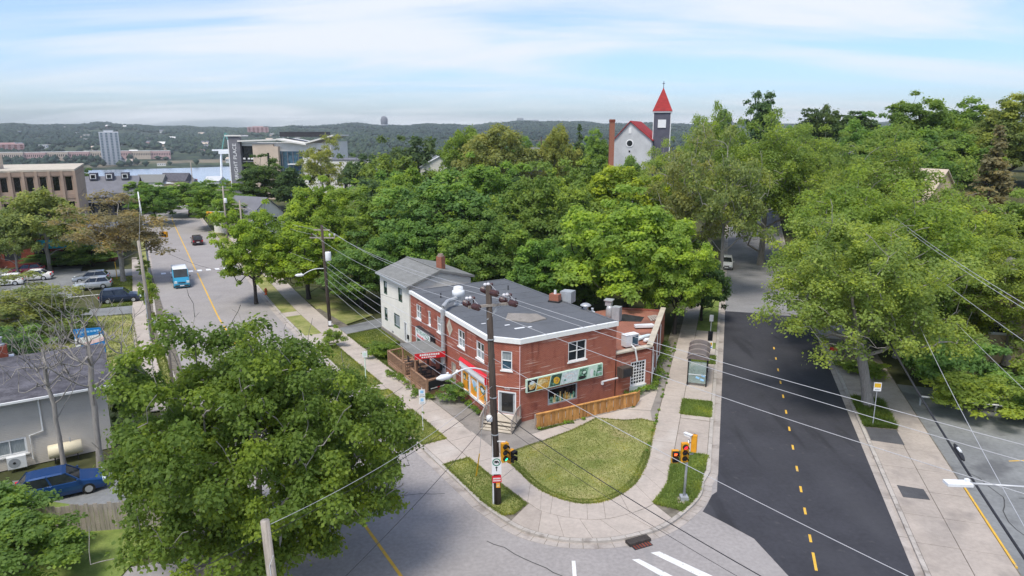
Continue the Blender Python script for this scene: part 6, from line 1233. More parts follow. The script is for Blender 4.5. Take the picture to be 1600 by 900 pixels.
# ================================================================ VEHICLES
def paint(name, c, metal=.3):
    if name not in M: m_ = mat(name, c, .28, .03, 2, metal=metal, spec=.5); nodes_of(m_)[1].inputs['Coat Weight'].default_value = .5
    return name
def car(name, label, cat, loc, h, col, kind='hatch', group=None, roofm=None):
    """h: heading in degrees clockwise from +Y"""
    t = thing(name, label, cat, loc, -R(h), group); pm_ = paint('paint_'+col[0], col[1])
    L, W, Hh, belt, gh_, hood = {'hatch': (4.3, 1.76, 1.5, .93, (.95, .25, -1.55, -2.0), .82), 'suv': (4.5, 1.82, 1.68, 1.03, (.95, .3, -1.85, -2.15), .98), 'sedan': (4.7, 1.8, 1.45, .92, (.95, .2, -1.1, -1.75), .80), 'van': (5.6, 2.0, 2.35, 1.35, (1.75, 1.05, -2.7, -2.78), 1.15)}[kind]
    f, r_ = L/2, -L/2
    tops = {'van': [(f, .62), (f-.12, .95), (f-.55, 1.12), (1.75, 1.32), (0, 1.36), (-2.0, 1.36), (r_+.04, 1.36), (r_, .6)], 'sedan': [(f, .55), (f-.15, .70), (f-.7, hood), (.95, belt), (-1, belt+.02), (-1.75, belt+.03), (r_+.12, .90), (r_, .6)]}.get(kind, [(f, .55), (f-.15, .72), (f-.6, hood), (.95, belt), (-1, belt+.03), (-1.9, belt+.05), (r_+.06, belt), (r_, .6)])
    b = B(); rings = []
    for i, (y, z) in enumerate(tops):
        k = .86 if i in (0, len(tops)-1) else (.95 if i in (1, len(tops)-2) else 1); w2 = W/2*k
        rings.append([(-w2*.94, y, .22), (-w2, y, .45), (-w2*.985, y, z*.72), (-w2*.93, y, z-.05), (-w2*.80, y, z), (w2*.80, y, z), (w2*.93, y, z-.05), (w2*.985, y, z*.72), (w2, y, .45), (w2*.94, y, .22)])
    for a, c in zip(rings, rings[1:]):
        for k in range(9): b.face([a[k], a[k+1], c[k+1], c[k]])
        b.face([a[9], a[0], c[0], c[9]])
    b.face(rings[0]); b.face(rings[-1][::-1]); body = b.build('body', pm_, t)
    # cabin: glass faces and painted roof with pillars
    g0, g1_, g2_, g3 = gh_; wb, wt = W/2*.88, W/2*(.70 if kind != 'van' else .86); zb3 = belt-.04; zt3 = Hh-.05
    cor = {'fl': (-wb, g0, zb3), 'fr': (wb, g0, zb3), 'rl': (-wb, g3, zb3+.04), 'rr': (wb, g3, zb3+.04), 'tfl': (-wt, g1_, zt3), 'tfr': (wt, g1_, zt3), 'trl': (-wt, g2_, zt3), 'trr': (wt, g2_, zt3)}
    B().face([cor['fl'], cor['fr'], cor['tfr'], cor['tfl']]).build('windscreen', 'glass', t); B().face([cor['rl'], cor['trl'], cor['trr'], cor['rr']]).build('rear_window', 'glass' if kind != 'van' else pm_, t)
    for sgn, (a, b2, c, d2) in (('l', ('fl', 'tfl', 'trl', 'rl')), ('r', ('fr', 'tfr', 'trr', 'rr'))): B().face([cor[a], cor[b2], cor[c], cor[d2]]).build('side_window', 'glass', t)
    b = B(); zr_ = Hh
    for i, (y, w2, z) in enumerate(((g1_+.06, wt+.02, zt3), (g1_-.12, wt+.03, zr_-.01), (g2_+.25, wt+.03, zr_), (g2_-.04, wt+.02, zt3+.01))):
        pass
    P_ = [(g1_+.05, wt, zt3-.01), (g1_-.15, wt+.01, zr_-.015), ((g1_+g2_)/2, wt+.015, zr_), (g2_+.2, wt+.01, zr_-.015), (g2_-.03, wt, zt3-.01)]
    for a, c in zip(P_, P_[1:]):
        ra = [(-a[1]-.02, a[0], zt3-.03), (-a[1]*.9, a[0], a[2]), (a[1]*.9, a[0], a[2]), (a[1]+.02, a[0], zt3-.03)]; rc = [(-c[1]-.02, c[0], zt3-.03), (-c[1]*.9, c[0], c[2]), (c[1]*.9, c[0], c[2]), (c[1]+.02, c[0], zt3-.03)]
        for k in range(3): b.face([ra[k], ra[k+1], rc[k+1], rc[k]])
    b.build('roof', roofm or pm_, t)
    for s_ in (-1, 1):
        b = B()
        pl = [(0, 0), (.47, .5), (1, 1)] if kind != 'van' else [(0, 0), (.3, .3), (1, 1)]
        for fb, ft in pl:
            yb, yt = g0+(g3-g0)*fb, g1_+(g2_-g1_)*ft; b.beam((s_*(wb+.005), yb, zb3), (s_*(wt+.01), yt, zt3), .06, .07)
        if kind == 'van':
            b.face([(s_*(wb+.012), -.1, zb3), (s_*(wb+.012), g3, zb3), (s_*(wt+.012), g2_, zt3), (s_*(wt+.012), -.1, zt3)])
        b.build('pillars', pm_, t)
        B().box((s_*(W/2+.08), g0-.15, belt+.06), (.18, .1, .14)).build('mirror', pm_ if kind != 'van' else 'plastic_dark', t)
        B().box((s_*W*.36, f-.09, .66 if kind != 'van' else .85), (.34, .16, .15 if kind != 'van' else .28)).build('headlight', 'print_pale', t)
        B().box((s_*W*.40, r_+.06, .82 if kind != 'van' else 1.1), (.2, .14, .22)).build('tail_light', 'sign_red', t)
        for yy in (f-.88, r_+.92):
            wl = B().tube([(s_*(W/2-.2), yy, .32), (s_*(W/2+.005), yy, .32)], .32, 18).build('wheel', 'rubber', t); B().tube([(s_*(W/2+.002), yy, .32), (s_*(W/2+.02), yy, .32)], .2, 12).build('rim', 'galv', wl)
    B().box((0, f-.03, .38), (W*.84, .12, .2)).build('bumper', 'plastic_dark', t); B().box((0, r_+.03, .38), (W*.84, .12, .2)).build('bumper', 'plastic_dark', t)
    B().box((0, f-.02, .62 if kind != 'van' else .8), (W*.42, .1, .13)).build('grille', 'plastic_dark', t); B().box((0, r_-.012, .62), (.5, .02, .13)).build('licence_plate', 'sign_white', t); B().box((0, f+.035, .42), (.5, .02, .13)).build('licence_plate', 'sign_white', t)
    return t
car('delivery_van', 'light blue van with white roof driving towards the camera on the avenue', 'van', (*S1(70.5, -2.6), 0), -28.3+180, ('skyblue', (.035, .33, .52)), 'van', roofm='metal_white')
car('parked_car', 'dark maroon car driving away beyond the crosswalk', 'car', (-57.6, 125.2, 0), -28.3, ('darkred', (.055, .016, .022)), 'suv')
PK = 'cars in the office car park'
car('parked_car', 'silver hatchback parked beside the lawn, nearer of the silver pair', 'car', (-54.6, 88.0, .12), -112, ('silver', (.55, .56, .58)), 'hatch', PK)
car('parked_car', 'grey car parked behind the silver hatchback', 'car', (-57.2, 92.0, .12), -112, ('grey', (.30, .32, .34)), 'hatch', PK)
car('parked_car', 'navy station wagon nosing out of the car park across the sidewalk', 'car', (-46.9, 80.6, .12), 66, ('navy', (.018, .03, .065)), 'suv', PK)
car('parked_car', 'white sedan parked at the left by the brick shop', 'car', (-65.9, 93.0, .12), -112, ('white', (.75, .75, .75)), 'sedan', PK)
car('parked_car', 'red car behind the white sedan', 'car', (-69.6, 97.2, .12), -112, ('red', (.35, .02, .03)), 'hatch', PK)
car('parked_car', 'white car half hidden by shrubs at the left edge', 'car', (-67.3, 89.8, .12), -112, ('white', (.75, .75, .75)), 'hatch', PK)
car('parked_car', 'bright blue hatchback parked below the grey house', 'car', (-25.4, 35.6, .05), 58, ('blue', (.012, .06, .20)), 'hatch')
car('parked_car', 'white van parked far down the dark street', 'car', (32.4, 102.6, 0), 17.3+180, ('white', (.75, .75, .75)), 'suv')
# ================================================================ FAR BUILDINGS
def block(name, label, cat, P, Q, depth, z0, z1, m, rows=0, cols=0, gm='glass', roofm='roof_membrane', group=None, wz=(1.6, .5), wf=.55, sides=True, fm='white_trim', recess=.15):
    """simple building: front P->Q, depth behind; real window openings in rows x cols"""
    t = thing(name, label, cat, (0, 0, 0), 0, group); d, n, L = frame2(P, Q); X = lambda u, k: (P[0]+d[0]*u-n[0]*k, P[1]+d[1]*u-n[1]*k); b = B(); C_, D_ = X(L, depth), X(0, depth)
    def ops(LL, cc): 
        o = []
        for r_ in range(rows):
            for c_ in range(cc):
                u = LL*(c_+.5)/cc; hw = LL/cc*wf/2; zf = z0+(z1-z0)*(r_+.5)/rows; hh = (z1-z0)/rows*.28; o.append((u-hw, u+hw, zf-hh, zf+hh))
        return o
    o1 = ops(L, cols) if rows and cols else []; cs = max(1, int(cols*depth/L)) if cols else 0; o2 = ops(depth, cs) if (rows and sides and cs) else []
    wall(b, P, Q, z0-6, z1, o1, recess); wall(b, Q, C_, z0-6, z1, o2, recess); wall(b, C_, D_, z0-6, z1); wall(b, D_, P, z0-6, z1); b.build('wall', m, t)
    for (A_, E_, oo) in ((P, Q, o1), (Q, C_, o2)):
        dd, nn, _ = frame2(A_, E_)
        for o in oo:
            w_ = obox(B(), A_, dd, nn, *o, -recess, -recess+.02).build('window', gm, t)
    if roofm: B().prism(grow([P, Q, C_, D_], .15), z1-.02, z1+.3).build('roof', roofm, t)
    return t, X, d, n, L
# office block
t, X, d, n, L = block('office_block', 'brown concrete office block with rows of dark windows at the left', 'building', (-113.6, 106.2), (-78.3, 125.0), 27, 0, 13.2, 'office_stone', 3, 21, 'glass_dark', 'stone_coping', wf=.5, sides=False, recess=.5)
for i in range(22): u = L*i/21; B().box((*[X(u, -.12)[k] for k in (0, 1)], 6.6), (.42, .35, 13.2), math.atan2(d[1], d[0])).build('pier', 'office_stone', t)
for z in (4.35, 8.75): obox(B(), (-113.6, 106.2), d, n, 0, L, z-.35, z+.35, .02, .1).build('spandrel', 'office_band', t)
dd_, nn_, _ = frame2((-78.3, 125.0), X(L, 27))
for k in range(7):
    for z in (4.4, 8.8): obox(B(), (-78.3, 125.0), dd_, nn_, 1.5+k*3.2, 4.3+k*3.2, z-.3, z-.15, .01, .06).build('joint_line', 'office_band', t)
obox(B(), (-78.3, 125.0), dd_, nn_, 0, 24, 12.2, 13.1, .02, .12).build('cornice', 'office_band', t); obox(B(), (-113.6, 106.2), d, n, 0, L, 12.4, 13.1, .02, .2).build('cornice', 'office_band', t)
pb = B().box((*X(26, 8), 14.7), (4.5, 3.2, 2.6), .1).build('plant_box', 'stucco_tan', t); B().box((*X(26.4, 6.38), 14.9), (1.5, .06, 1.4), .12).build('louvre', 'metal_dark', pb); B().box((*X(24.6, 6.38), 14.9), (1.5, .06, 1.4), .12).build('louvre', 'metal_dark', pb)
B().box((*X(12, 10), 15.2), (10, 5, .25), .1).build('roof_canopy', 'metal_grey', t)
for q in (7.5, 16.5): B().box((*X(q, 8), 14.3), (.25, .25, 2), 0).build('canopy_post', 'metal_dark', t)
# brick shop with teal awning, far left
t, X, d, n, L = block('brick_shop', 'low red brick shop with blue awnings behind the car park', 'building', (-88, 98), (-63, 108), 14, 0, 4.4, 'brick_dark', 1, 7, 'glass_dark', 'roof_membrane')
for u in (9.0, 19.0, 23.5): 
    b = B(); A_ = [(*X(u-2.2, -.1), 3.9), (*X(u+2.2, -.1), 3.9), (*X(u+2.2, -1.3), 3.1), (*X(u-2.2, -1.3), 3.1)]; b.face(A_); b.face([(p[0], p[1], p[2]-.08) for p in A_][::-1]); b.face([A_[3], A_[2], (*A_[2][:2], 2.7), (*A_[3][:2], 2.7)]); b.build('awning', 'teal', t)
# dark-roofed town house
t, X, d, n, L = block('town_house', 'dark slate mansard house beside the office block', 'house', (-104, 168), (-93, 172), 12, -.4, 4.6, 'tower_dark', 1, 4, 'glass', None)
b = B(); q = [X(-.4, -.5), X(L+.4, -.5), X(L+.4, 6), X(-.4, 6)]; hs = [4.6, 4.6, 9.2, 9.2]; b.prism(q, lambda i: hs[i]-.15, lambda i: hs[i], True); q2 = [X(-.4, 6), X(L+.4, 6), X(L+.4, 12.4), X(-.4, 12.4)]; h2 = [9.2, 9.2, 5, 5]; b.prism(q2, lambda i: h2[i]-.15, lambda i: h2[i], True); b.build('roof', 'slate', t)
for u in (2, 5.5, 9): dm_ = B().box((*X(u, 5.4), 9.2), (1.7, 2.2, 1.7), math.atan2(d[1], d[0])).build('dormer', 'tower_dark', t); B().box((*X(u, 4.26), 9.2), (1.3, .06, 1.1), math.atan2(d[1], d[0])).build('window', 'frame_white', dm_); B().box((*X(u, 4.21), 9.2), (.9, .06, .8), math.atan2(d[1], d[0])).build('pane', 'glass', dm_)
B().box((*X(L/2, -.8), 3.4), (L, 1.8, .2), math.atan2(d[1], d[0])).build('porch_roof', 'slate', t); B().box((*X(7.5, -.3), 4.9), (3, 1.4, 1.2), math.atan2(d[1], d[0])).build('gable', 'slate', t)
# apartment block with name tower
PA, PB = (-89.5, 226), (-61.5, 222)
t, X, d, n, L = block('apartment_block', 'modern apartment block with grey name tower and butterfly roof', 'building', PA, PB, 16, -2, 16.6, 'stucco_white', 0, 0, roofm=None)
XX = lambda u, v, k: (PA[0]+d[0]*u+n[0]*k, PA[1]+d[1]*u+n[1]*k, v)
obox(B(), PA, d, n, -.6, 3.2, -6, 18.6, .1, 1.2).build('name_tower', 'slate', t); obox(B(), PA, d, n, -.9, -.6, -6, 17.5, .1, 1.3).build('tower_edge', 'frame_white', t); obox(B(), PA, d, n, -1.6, 4.0, 18.6, 19.0, -3, 1.6).build('tower_cap', 'stucco_white', t)
text('BRIGHT PLACE', 1.75, 'frame_white', PA, d, n, 1.3, 10.6, 1.25, t, vertical=True)
rec_ = obox(B(), PA, d, n, 3.2, 7.2, 0, 15.6, .02, .12).build('glazed_bay', 'glass_dark', t)
for z in (3.6, 7.2, 10.8): 
    obox(B(), PA, d, n, 3.3, 7.1, z-.2, z+.1, .12, .5).build('balcony_slab', 'slate', t)
    for q in (3.5, 5.1, 6.2): obox(B(), PA, d, n, q, q+.8, z+.6, z+1.1, .4, .5).build('railing', 'frame_white', t)
obox(B(), PA, d, n, 7.2, 14.2, -4, 16.2, .05, .9).build('stone_panel', 'stucco_tan', t); obox(B(), PA, d, n, 12.0, 12.7, 6, 13.5, .9, .96).build('slot_window', 'glass_dark', t); obox(B(), PA, d, n, 14.2, 16.0, -4, 15.5, .05, 1.4).build('stone_fin', 'stucco_tan', t)
obox(B(), PA, d, n, 16.0, 23.4, -4, 14.0, .02, .12).build('glazed_bay', 'glass_blue', t)
for z in (2.0, 6.0, 10.0): obox(B(), PA, d, n, 19.0, 23.2, z-.15, z+.15, .12, 1.5).build('balcony_slab', 'frame_white', t)
for u in (16.6, 18.4, 20.2, 22): obox(B(), PA, d, n, u, u+.2, -2, 13.9, .12, .25).build('mullion', 'slate', t)
for u in (24.6, 26.0): obox(B(), PA, d, n, u, u+1.0, 12.2, 14.2, .01, .06).build('window', 'glass_dark', t)
for u, z in ((25, 8), (25, 4), (25, 0)): obox(B(), PA, d, n, u, u+1.8, z, z+1.6, .01, .06).build('window', 'glass_dark', t)
b = B()
for (u0, u1, za, zb4, k0, k1) in ((2.6, 16.5, 16.9, 17.4, 1.6, -12), (15.8, 25.5, 17.5, 15.9, 1.8, -12), (24.5, 34.5, 16.2, 18.7, 1.6, -12)):
    q = [XX(u0, 0, k0)[:2], XX(u1, 0, k0)[:2], XX(u1, 0, k1)[:2], XX(u0, 0, k1)[:2]]; hs2 = [za, zb4, zb4, za]; b.prism(q, lambda i: hs2[i], lambda i: hs2[i]+.45, True)
b.build('roof', 'stucco_white', t)
PB2 = XX(28, 0, 0)[:2]; b = B(); wall(b, PB2, XX(33, 0, 0)[:2], -6, 16.5); wall(b, XX(33, 0, 0)[:2], XX(33, 0, -14)[:2], -6, 17); b.build('wing', 'stucco_white', t)
for u in (28.6, 31.2): obox(B(), PA, d, n, u, u+1.6, 12.2, 14.6, .02, .08).build('window', 'glass_dark', t)
B().box(XX(22, 19.2, -6), (15, 5, 1.6), math.atan2(d[1], d[0])).build('penthouse', 'metal_dark', t)
# white hall, grey-roofed cottages
block('white_hall', 'plain white hall with slot windows behind the trees', 'building', (-58.5, 212), (-42, 210), 14, -2, 11.6, 'stucco_white', 1, 3, 'glass_dark', 'slate', wf=.2)
def cottage(label, c, w_, dp, eave, ridge, rz, m, rm, name='cottage', base=None):
    t = thing(name, label, 'house', (c[0], c[1], gh(*c) if base is None else base), rz); P = [(-w_/2, -dp/2), (w_/2, -dp/2), (w_/2, dp/2), (-w_/2, dp/2)]; b = B(); op = [(w_*.18, w_*.36, eave*.5, eave*.8), (w_*.64, w_*.82, eave*.5, eave*.8)]
    wall(b, P[0], P[1], -3, eave, op); wall(b, P[1], P[2], -3, eave); wall(b, P[2], P[3], -3, eave); wall(b, P[3], P[0], -3, eave)
    b.face([(-w_/2, -dp/2, eave), (w_/2, -dp/2, eave), (0, -dp/2, ridge)]); b.face([(w_/2, dp/2, eave), (-w_/2, dp/2, eave), (0, dp/2, ridge)]); b.build('wall', m, t)
    for o in op: window(t, P[0], P[1], o, fw=.1)
    b = B()
    for s_ in (-1, 1):
        q = [(s_*(w_/2+.3), -dp/2-.3), (s_*(w_/2+.3), dp/2+.3), (0, dp/2+.3), (0, -dp/2-.3)]; hz = [eave-.2, eave-.2, ridge+.02, ridge+.02]; b.prism(q, lambda i: hz[i], lambda i: hz[i]+.15, True)
    b.build('roof', rm, t); return t
cottage('small house with pale blue-grey roof right of the avenue pole', (-53.5, 140), 8, 11, 4.2, 7.2, R(62), 'siding_white', 'slate')
cottage('pale house gable peeping between the right hill trees', (76, 150), 7, 9, 5.5, 8.5, R(25), 'siding_white', 'slate', base=9.5)
cottage('tan roofed house hidden behind the tall rounded elm', (55, 97), 8, 10, 8, 12, R(30), 'siding_beige', 'stucco_tan', base=3)
cottage('beige house behind the elms at the right edge', (47, 62), 13, 9, 5.2, 8.0, R(-20), 'siding_beige', 'shingle_grey', base=0)
cottage('low house with pink roof beside the church', (27, 158), 7, 9, 8.2, 11, R(-40), 'stone_grey', 'print_pink', base=0)
cottage('white house behind the slim willow', (6, 176), 9, 9, 12.5, 16, R(20), 'siding_white', 'slate', base=0)
cottage('white bungalow gable among the skyline trees left of centre', (-20, 190), 10, 9, 11, 13.5, R(10), 'siding_white', 'siding_pale', base=0)
cottage('brown-roofed house at the far end of the dark street', (22, 130), 9, 8, 4, 7.5, R(17), 'siding_beige', 'shingle_grey', base=0)
# church
c_ = thing('church', 'grey stone church with red roof and red-spired dark tower', 'church', (0, 0, 0)); CA, CB = (24.9, 172), (33.4, 169); d, n, L = frame2(CA, CB); X = lambda u, v, k: (CA[0]+d[0]*u+n[0]*k, CA[1]+d[1]*u+n[1]*k, v)
b = B(); wall(b, CA, CB, 0, 18.2); wall(b, CB, X(L, 0, -16)[:2], 0, 18.2); wall(b, X(0, 0, -16)[:2], CA, 0, 18.2); b.face([X(0, 18.2, 0), X(L, 18.2, 0), X(L*.42, 22.3, 0)]); b.build('wall', 'stone_grey', c_)
for a, e2 in ((0, L*.42), (L*.42, L)):
    b = B(); z = {0: 18.1, L*.42: 22.4, L: 18.1}; ov = .35
    ua, ue = (a-ov if a == 0 else a), (e2+ov if e2 == L else e2); za, ze = z[a]-(.3 if a == 0 else 0), z[e2]-(.3 if e2 == L else 0)
    q = [X(ua, 0, .4)[:2], X(ue, 0, .4)[:2], X(ue, 0, -16)[:2], X(ua, 0, -16)[:2]]; hz = [za, ze, ze, za]; b.prism(q, lambda i: hz[i], lambda i: hz[i]+.22, True); b.build('roof', 'shingle_red', c_)
rw_ = B().tube([X(L*.42, 17.3, .02), X(L*.42, 17.3, .12)], .95, 20).build('rose_window', 'frame_white', c_); B().tube([X(L*.42, 17.3, .1), X(L*.42, 17.3, .16)], .68, 20).build('pane', 'glass_dark', rw_)
obox(B(), CA, d, n, L*.42-.3, L*.42+.3, 19.6, 21.0, .02, .1).build('slit_window', 'frame_white', c_); obox(B(), CA, d, n, L*.42-.2, L*.42+.2, 15.2, 15.6, .02, .1).build('vent', 'glass_dark', c_)
TX, TY = 36.3, 172; tw = B().box((TX, TY, 15), (4.0, 4.0, 19.2), R(-12)).build('tower', 'tower_dark', c_); B().box((TX, TY, 24.65), (4.5, 4.5, .3), R(-12)).build('cornice', 'frame_white', c_)
lv = B().box((TX-.43, TY-2.03, 21.9), (1.9, .2, 1.9), R(-12)).build('louvre', 'frame_white', c_); B().box((TX+2.0, TY-.43, 21.9), (.2, 1.9, 1.9), R(-12)).build('louvre', 'frame_white', c_)
b = B(); ca, sa = cos(R(-12)), sin(R(-12)); cs4 = [(TX+(x*ca-y*sa)*2.35, TY+(x*sa+y*ca)*2.35) for x, y in ((-1, -1), (1, -1), (1, 1), (-1, 1))]
for i in range(4): b.face([(*cs4[i], 24.8), (*cs4[(i+1) % 4], 24.8), (TX, TY, 30.4)])
b.build('spire', 'shingle_red', c_); b = B(); b.box((TX, TY, 31.0), (.12, .12, 1.6)); b.box((TX, TY, 31.3), (.6, .12, .12)); b.build('cross', 'metal_dark', c_)
for sx_ in (-1, 1): 
    for sy_ in (-1, 1): B().box((TX+(sx_*ca-sy_*sa)*2.02, TY+(sx_*sa+sy_*ca)*2.02, 15), (.16, .16, 19.2), R(-12)).build('corner_board', 'frame_white', c_)
ck = thing('brick_chimney', 'tall free-standing brick chimney left of the church', 'chimney', (23.4, 166, 0)); B().box((0, 0, 11.4), (1.15, 1.15, 22.9)).build('stack', 'brick_orange', ck); B().box((0, 0, 22.5), (1.3, 1.3, .5)).build('cap', 'brick_dark', ck)
# houses and sheds down the hill towards the harbour
CN = {'siding_white': 'white', 'stucco_tan': 'tan', 'siding_grey': 'grey', 'brick_dark': 'red brick', 'siding_beige': 'beige', 'stone_grey': 'pale grey', 'shingle_grey': 'grey', 'slate': 'slate', 'shingle_dark': 'dark', 'siding_pale': 'pale', 'stucco_white': 'white', 'pink_concrete': 'pinkish'}
rnd = random.Random(77); GT = 'roofs of the lower town before the harbour'
mats_ = ['siding_white', 'stucco_tan', 'siding_grey', 'brick_dark', 'siding_beige', 'stone_grey']; rmats = ['shingle_grey', 'slate', 'shingle_dark', 'slate', 'siding_pale']
def houselet(x, y, w_, dp, h_, rz, m, rm, label, grp, cat='house', flat=False, name='distant_house', z=None):
    b = B(); o = thing(name, label, cat, (x, y, far_h(x, y)-.2 if z is None else z), rz, grp); b.box((0, 0, h_/2-1), (w_, dp, h_+2)); b.build('wall', m, o)
    if flat: B().box((0, 0, h_+.1), (w_+.3, dp+.3, .4)).build('roof', rm, o)
    else:
        b = B(); e = .4; b.face([(-w_/2-e, -dp/2-e, h_), (w_/2+e, -dp/2-e, h_), (w_/2+e, 0, h_+w_*.3), (-w_/2-e, 0, h_+w_*.3)]); b.face([(-w_/2-e, dp/2+e, h_), (-w_/2-e, 0, h_+w_*.3), (w_/2+e, 0, h_+w_*.3), (w_/2+e, dp/2+e, h_)]); b.face([(-w_/2-e, -dp/2-e, h_), (-w_/2-e, 0, h_+w_*.3), (-w_/2-e, dp/2+e, h_)]); b.face([(w_/2+e, -dp/2-e, h_), (w_/2+e, dp/2+e, h_), (w_/2+e, 0, h_+w_*.3)]); b.build('roof', rm, o)
    n_ = max(1, int(w_/3))
    for i in range(n_): B().box((-w_/2+(i+.5)*w_/n_, -dp/2-.02, h_*.6), (w_/n_*.4, .06, h_*.28)).build('window', 'glass_dark', o)
    return o
for i in range(34):
    an = rnd.uniform(-.72, -.20); r_ = rnd.uniform(260, 620)
    if -.54 < an < -.37: r_ = max(r_, 420)
    wm_, rm_ = rnd.choice(mats_), rnd.choice(rmats); houselet(r_*sin(an), r_*cos(an), rnd.uniform(8, 14), rnd.uniform(8, 11), rnd.uniform(5, 8), rnd.uniform(-.6, .6), wm_, rm_, '%s town house with %s roof between trees on the slope to the harbour' % (CN[wm_], CN[rm_]), GT)
GC = 'red container stacks on the quay'
for i in range(9):
    an = -.60+.028*i+rnd.uniform(-.004, .004); r_ = 800+rnd.uniform(-20, 20); houselet(r_*sin(an), r_*cos(an), 18, 10, rnd.uniform(9, 14) if i != 4 else 5, .3, 'container_red' if i not in (2, 4) else ('stucco_white' if i == 2 else 'stucco_tan'), 'container_red' if i not in (2, 4) else 'stucco_white', '%s container block on the quay before the water' % ('stacked red' if i not in (2, 4) else ('white' if i == 2 else 'low tan')), GC, 'container stack', True, 'container_stack')
# far shore: towers and blocks
def tower(label, x, y, w_, h_, m, rows, cols, gm, z=None, name='tower_block'):
    o = thing(name, label, 'building', (x, y, far_h(x, y) if z is None else z), math.atan2(-x, y)); B().box((0, 0, h_/2-3), (w_, w_*.7, h_+6)).build('wall', m, o)
    for c2 in range(cols): B().box((-w_/2+(c2+.5)*w_/cols, -w_*.35-.2, h_*.5), (w_/cols*.45, .8, h_*.94)).build('window_band', gm, o)
    for r2 in range(rows): B().box((0, -w_*.35-.5, h_*(r2+.5)/rows), (w_*1.01, .6, h_/rows*.25)).build('floor_band', m, o)
    B().box((0, 0, h_+1), (w_*.5, w_*.3, 3)).build('plant_room', m, o); return o
tower('slim pale tower block on the far shore', -735, 1290, 31, 62, 'siding_pale', 22, 4, 'glass_blue', -42)
tower('pink slab tower at the left edge on the far shore', -1075, 1500, 62, 36, 'pink_concrete', 9, 6, 'brick_dark', -41)
tower('dark pinkish block on the far ridge', -960, 2680, 75, 30, 'pink_concrete', 6, 5, 'brick_dark'); tower('distant block on the middle of the far ridge', 50, 4300, 40, 30, 'stone_grey', 5, 3, 'glass_blue'); tower('second distant block right of the first on the far ridge', 130, 4300, 60, 18, 'stone_grey', 3, 4, 'glass_blue')
GF = 'houses on the far shore'
for i in range(70):
    an = rnd.uniform(-.66, -.28); r_ = rnd.uniform(1420, 2100) if i % 3 else rnd.uniform(2300, 3600); wm_, rm_ = rnd.choice(['stucco_tan', 'stone_grey', 'pink_concrete', 'stone_grey', 'stucco_white']), rnd.choice(['stucco_white', 'slate', 'shingle_grey', 'stucco_tan']); houselet(r_*sin(an), r_*cos(an), rnd.uniform(9, 22), 11, rnd.uniform(5, 9), rnd.uniform(-.3, .6), wm_, rm_, 'tiny %s building with %s %s roof %s' % (CN[wm_], 'flat' if i % 2 == 0 else 'pitched', CN[rm_], 'low on the far shore' if i % 3 else 'high on the far hillside'), GF, 'house', i % 2 == 0)
for i in range(8): an = -.62+i*.022; houselet(1620*sin(an), 1620*cos(an), 46, 20, 16, .4, 'pink_concrete' if i % 2 else 'stucco_tan', 'stucco_white', 'long %s apartment row behind the slim tower' % ('pinkish' if i % 2 else 'tan'), 'apartment rows on the far shore', 'building', True, 'apartment_row')
# harbour crane
cr = thing('harbour_crane', 'green and white container crane at the water left of the apartment block', 'crane', (-385, 950, -43), R(20))
for x in (-9, 9):
    for y in (-7, 7): B().beam((x, y, 0), (x*.8, y*.7, 36), 1.6, 1.6).build('leg', 'metal_white', cr)
B().box((0, 0, 36), (20, 14, 3.5)).build('machine_house', 'metal_white', cr); B().beam((-18, 0, 39), (34, 0, 39), 2.5, 2).build('boom', 'metal_white', cr)
for q in ((0, 0, 62), ): B().beam((-6, 0, 38), (0, 0, 62), 1.2, 1.2).build('mast', 'crane_green', cr); B().beam((6, 0, 38), (0, 0, 62), 1.2, 1.2).build('mast', 'crane_green', cr); B().beam((0, 0, 62), (32, 0, 40), .6, .6).build('stay', 'crane_green', cr)
# water tower on the ridge
wt_ = thing('ridge_tower', 'small dark round tower above the far ridge', 'tower', (-640, 3560, far_h(-640, 3560))); B().tube_z((0, 0, 0), [(10, 0), (9, 12), (17, 18), (18, 44), (12, 56), (3, 60)], 14).build('shell', 'slate', wt_, True); B().tube_z((0, 0, 16), [(18.4, 0), (18.8, 3)], 14).build('band', 'frame_white', wt_)
# the wooded far shore, one mass of small crowns
rg = np.random.default_rng(6); nW = 30000; an_w = rg.uniform(-.78, .30, nW); rw = np.sqrt(rg.uniform(1430**2, 4700**2, nW)); xw, yw = rw*np.sin(an_w), rw*np.cos(an_w)
keep = (np.sin(xw*.006+2*np.sin(yw*.004))+np.sin(yw*.007+xw*.003)+rg.normal(size=nW)*.5) < 1.0; xw, yw = xw[keep], yw[keep]; nW = len(xw); zw = np.array([far_h(a, c) for a, c in zip(xw, yw)])
wr = rg.uniform(5, 10, nW)*(.8+.00012*np.hypot(xw, yw)); hw_ = rg.uniform(7, 14, nW); VW = np.empty((nW, 8, 3)); ang = rg.random(nW)*6.28
for k in range(6): VW[:, k] = np.stack([xw+wr*np.cos(ang+k*1.047)*rg.uniform(.7, 1.2, nW), yw+wr*np.sin(ang+k*1.047), zw+hw_*rg.uniform(.3, .65, nW)], 1)
VW[:, 6] = np.stack([xw, yw, zw-1], 1); VW[:, 7] = np.stack([xw+rg.normal(size=nW)*wr*.2, yw, zw+hw_], 1)
FW = np.array([[k, (k+1) % 6, 7] for k in range(6)]+[[(k+1) % 6, k, 6] for k in range(6)]); FW = (np.arange(nW)[:, None, None]*8+FW[None]).reshape(-1, 3)
lcw = np.clip(.35+.25*np.sin(xw*.004+yw*.002)+rg.normal(size=nW)*.22, 0, 1); wme = fast_mesh('far_woods', VW.reshape(-1, 3), FW, np.repeat(lcw, 8)); wme.materials.append(M['leaf_plain']); wo = bpy.data.objects.new('far_woods', wme); COL.objects.link(wo); wo.color = (.075, .118, .085, 1); stuff(wo, 'wooded hillside on the far shore of the harbour', 'woods')
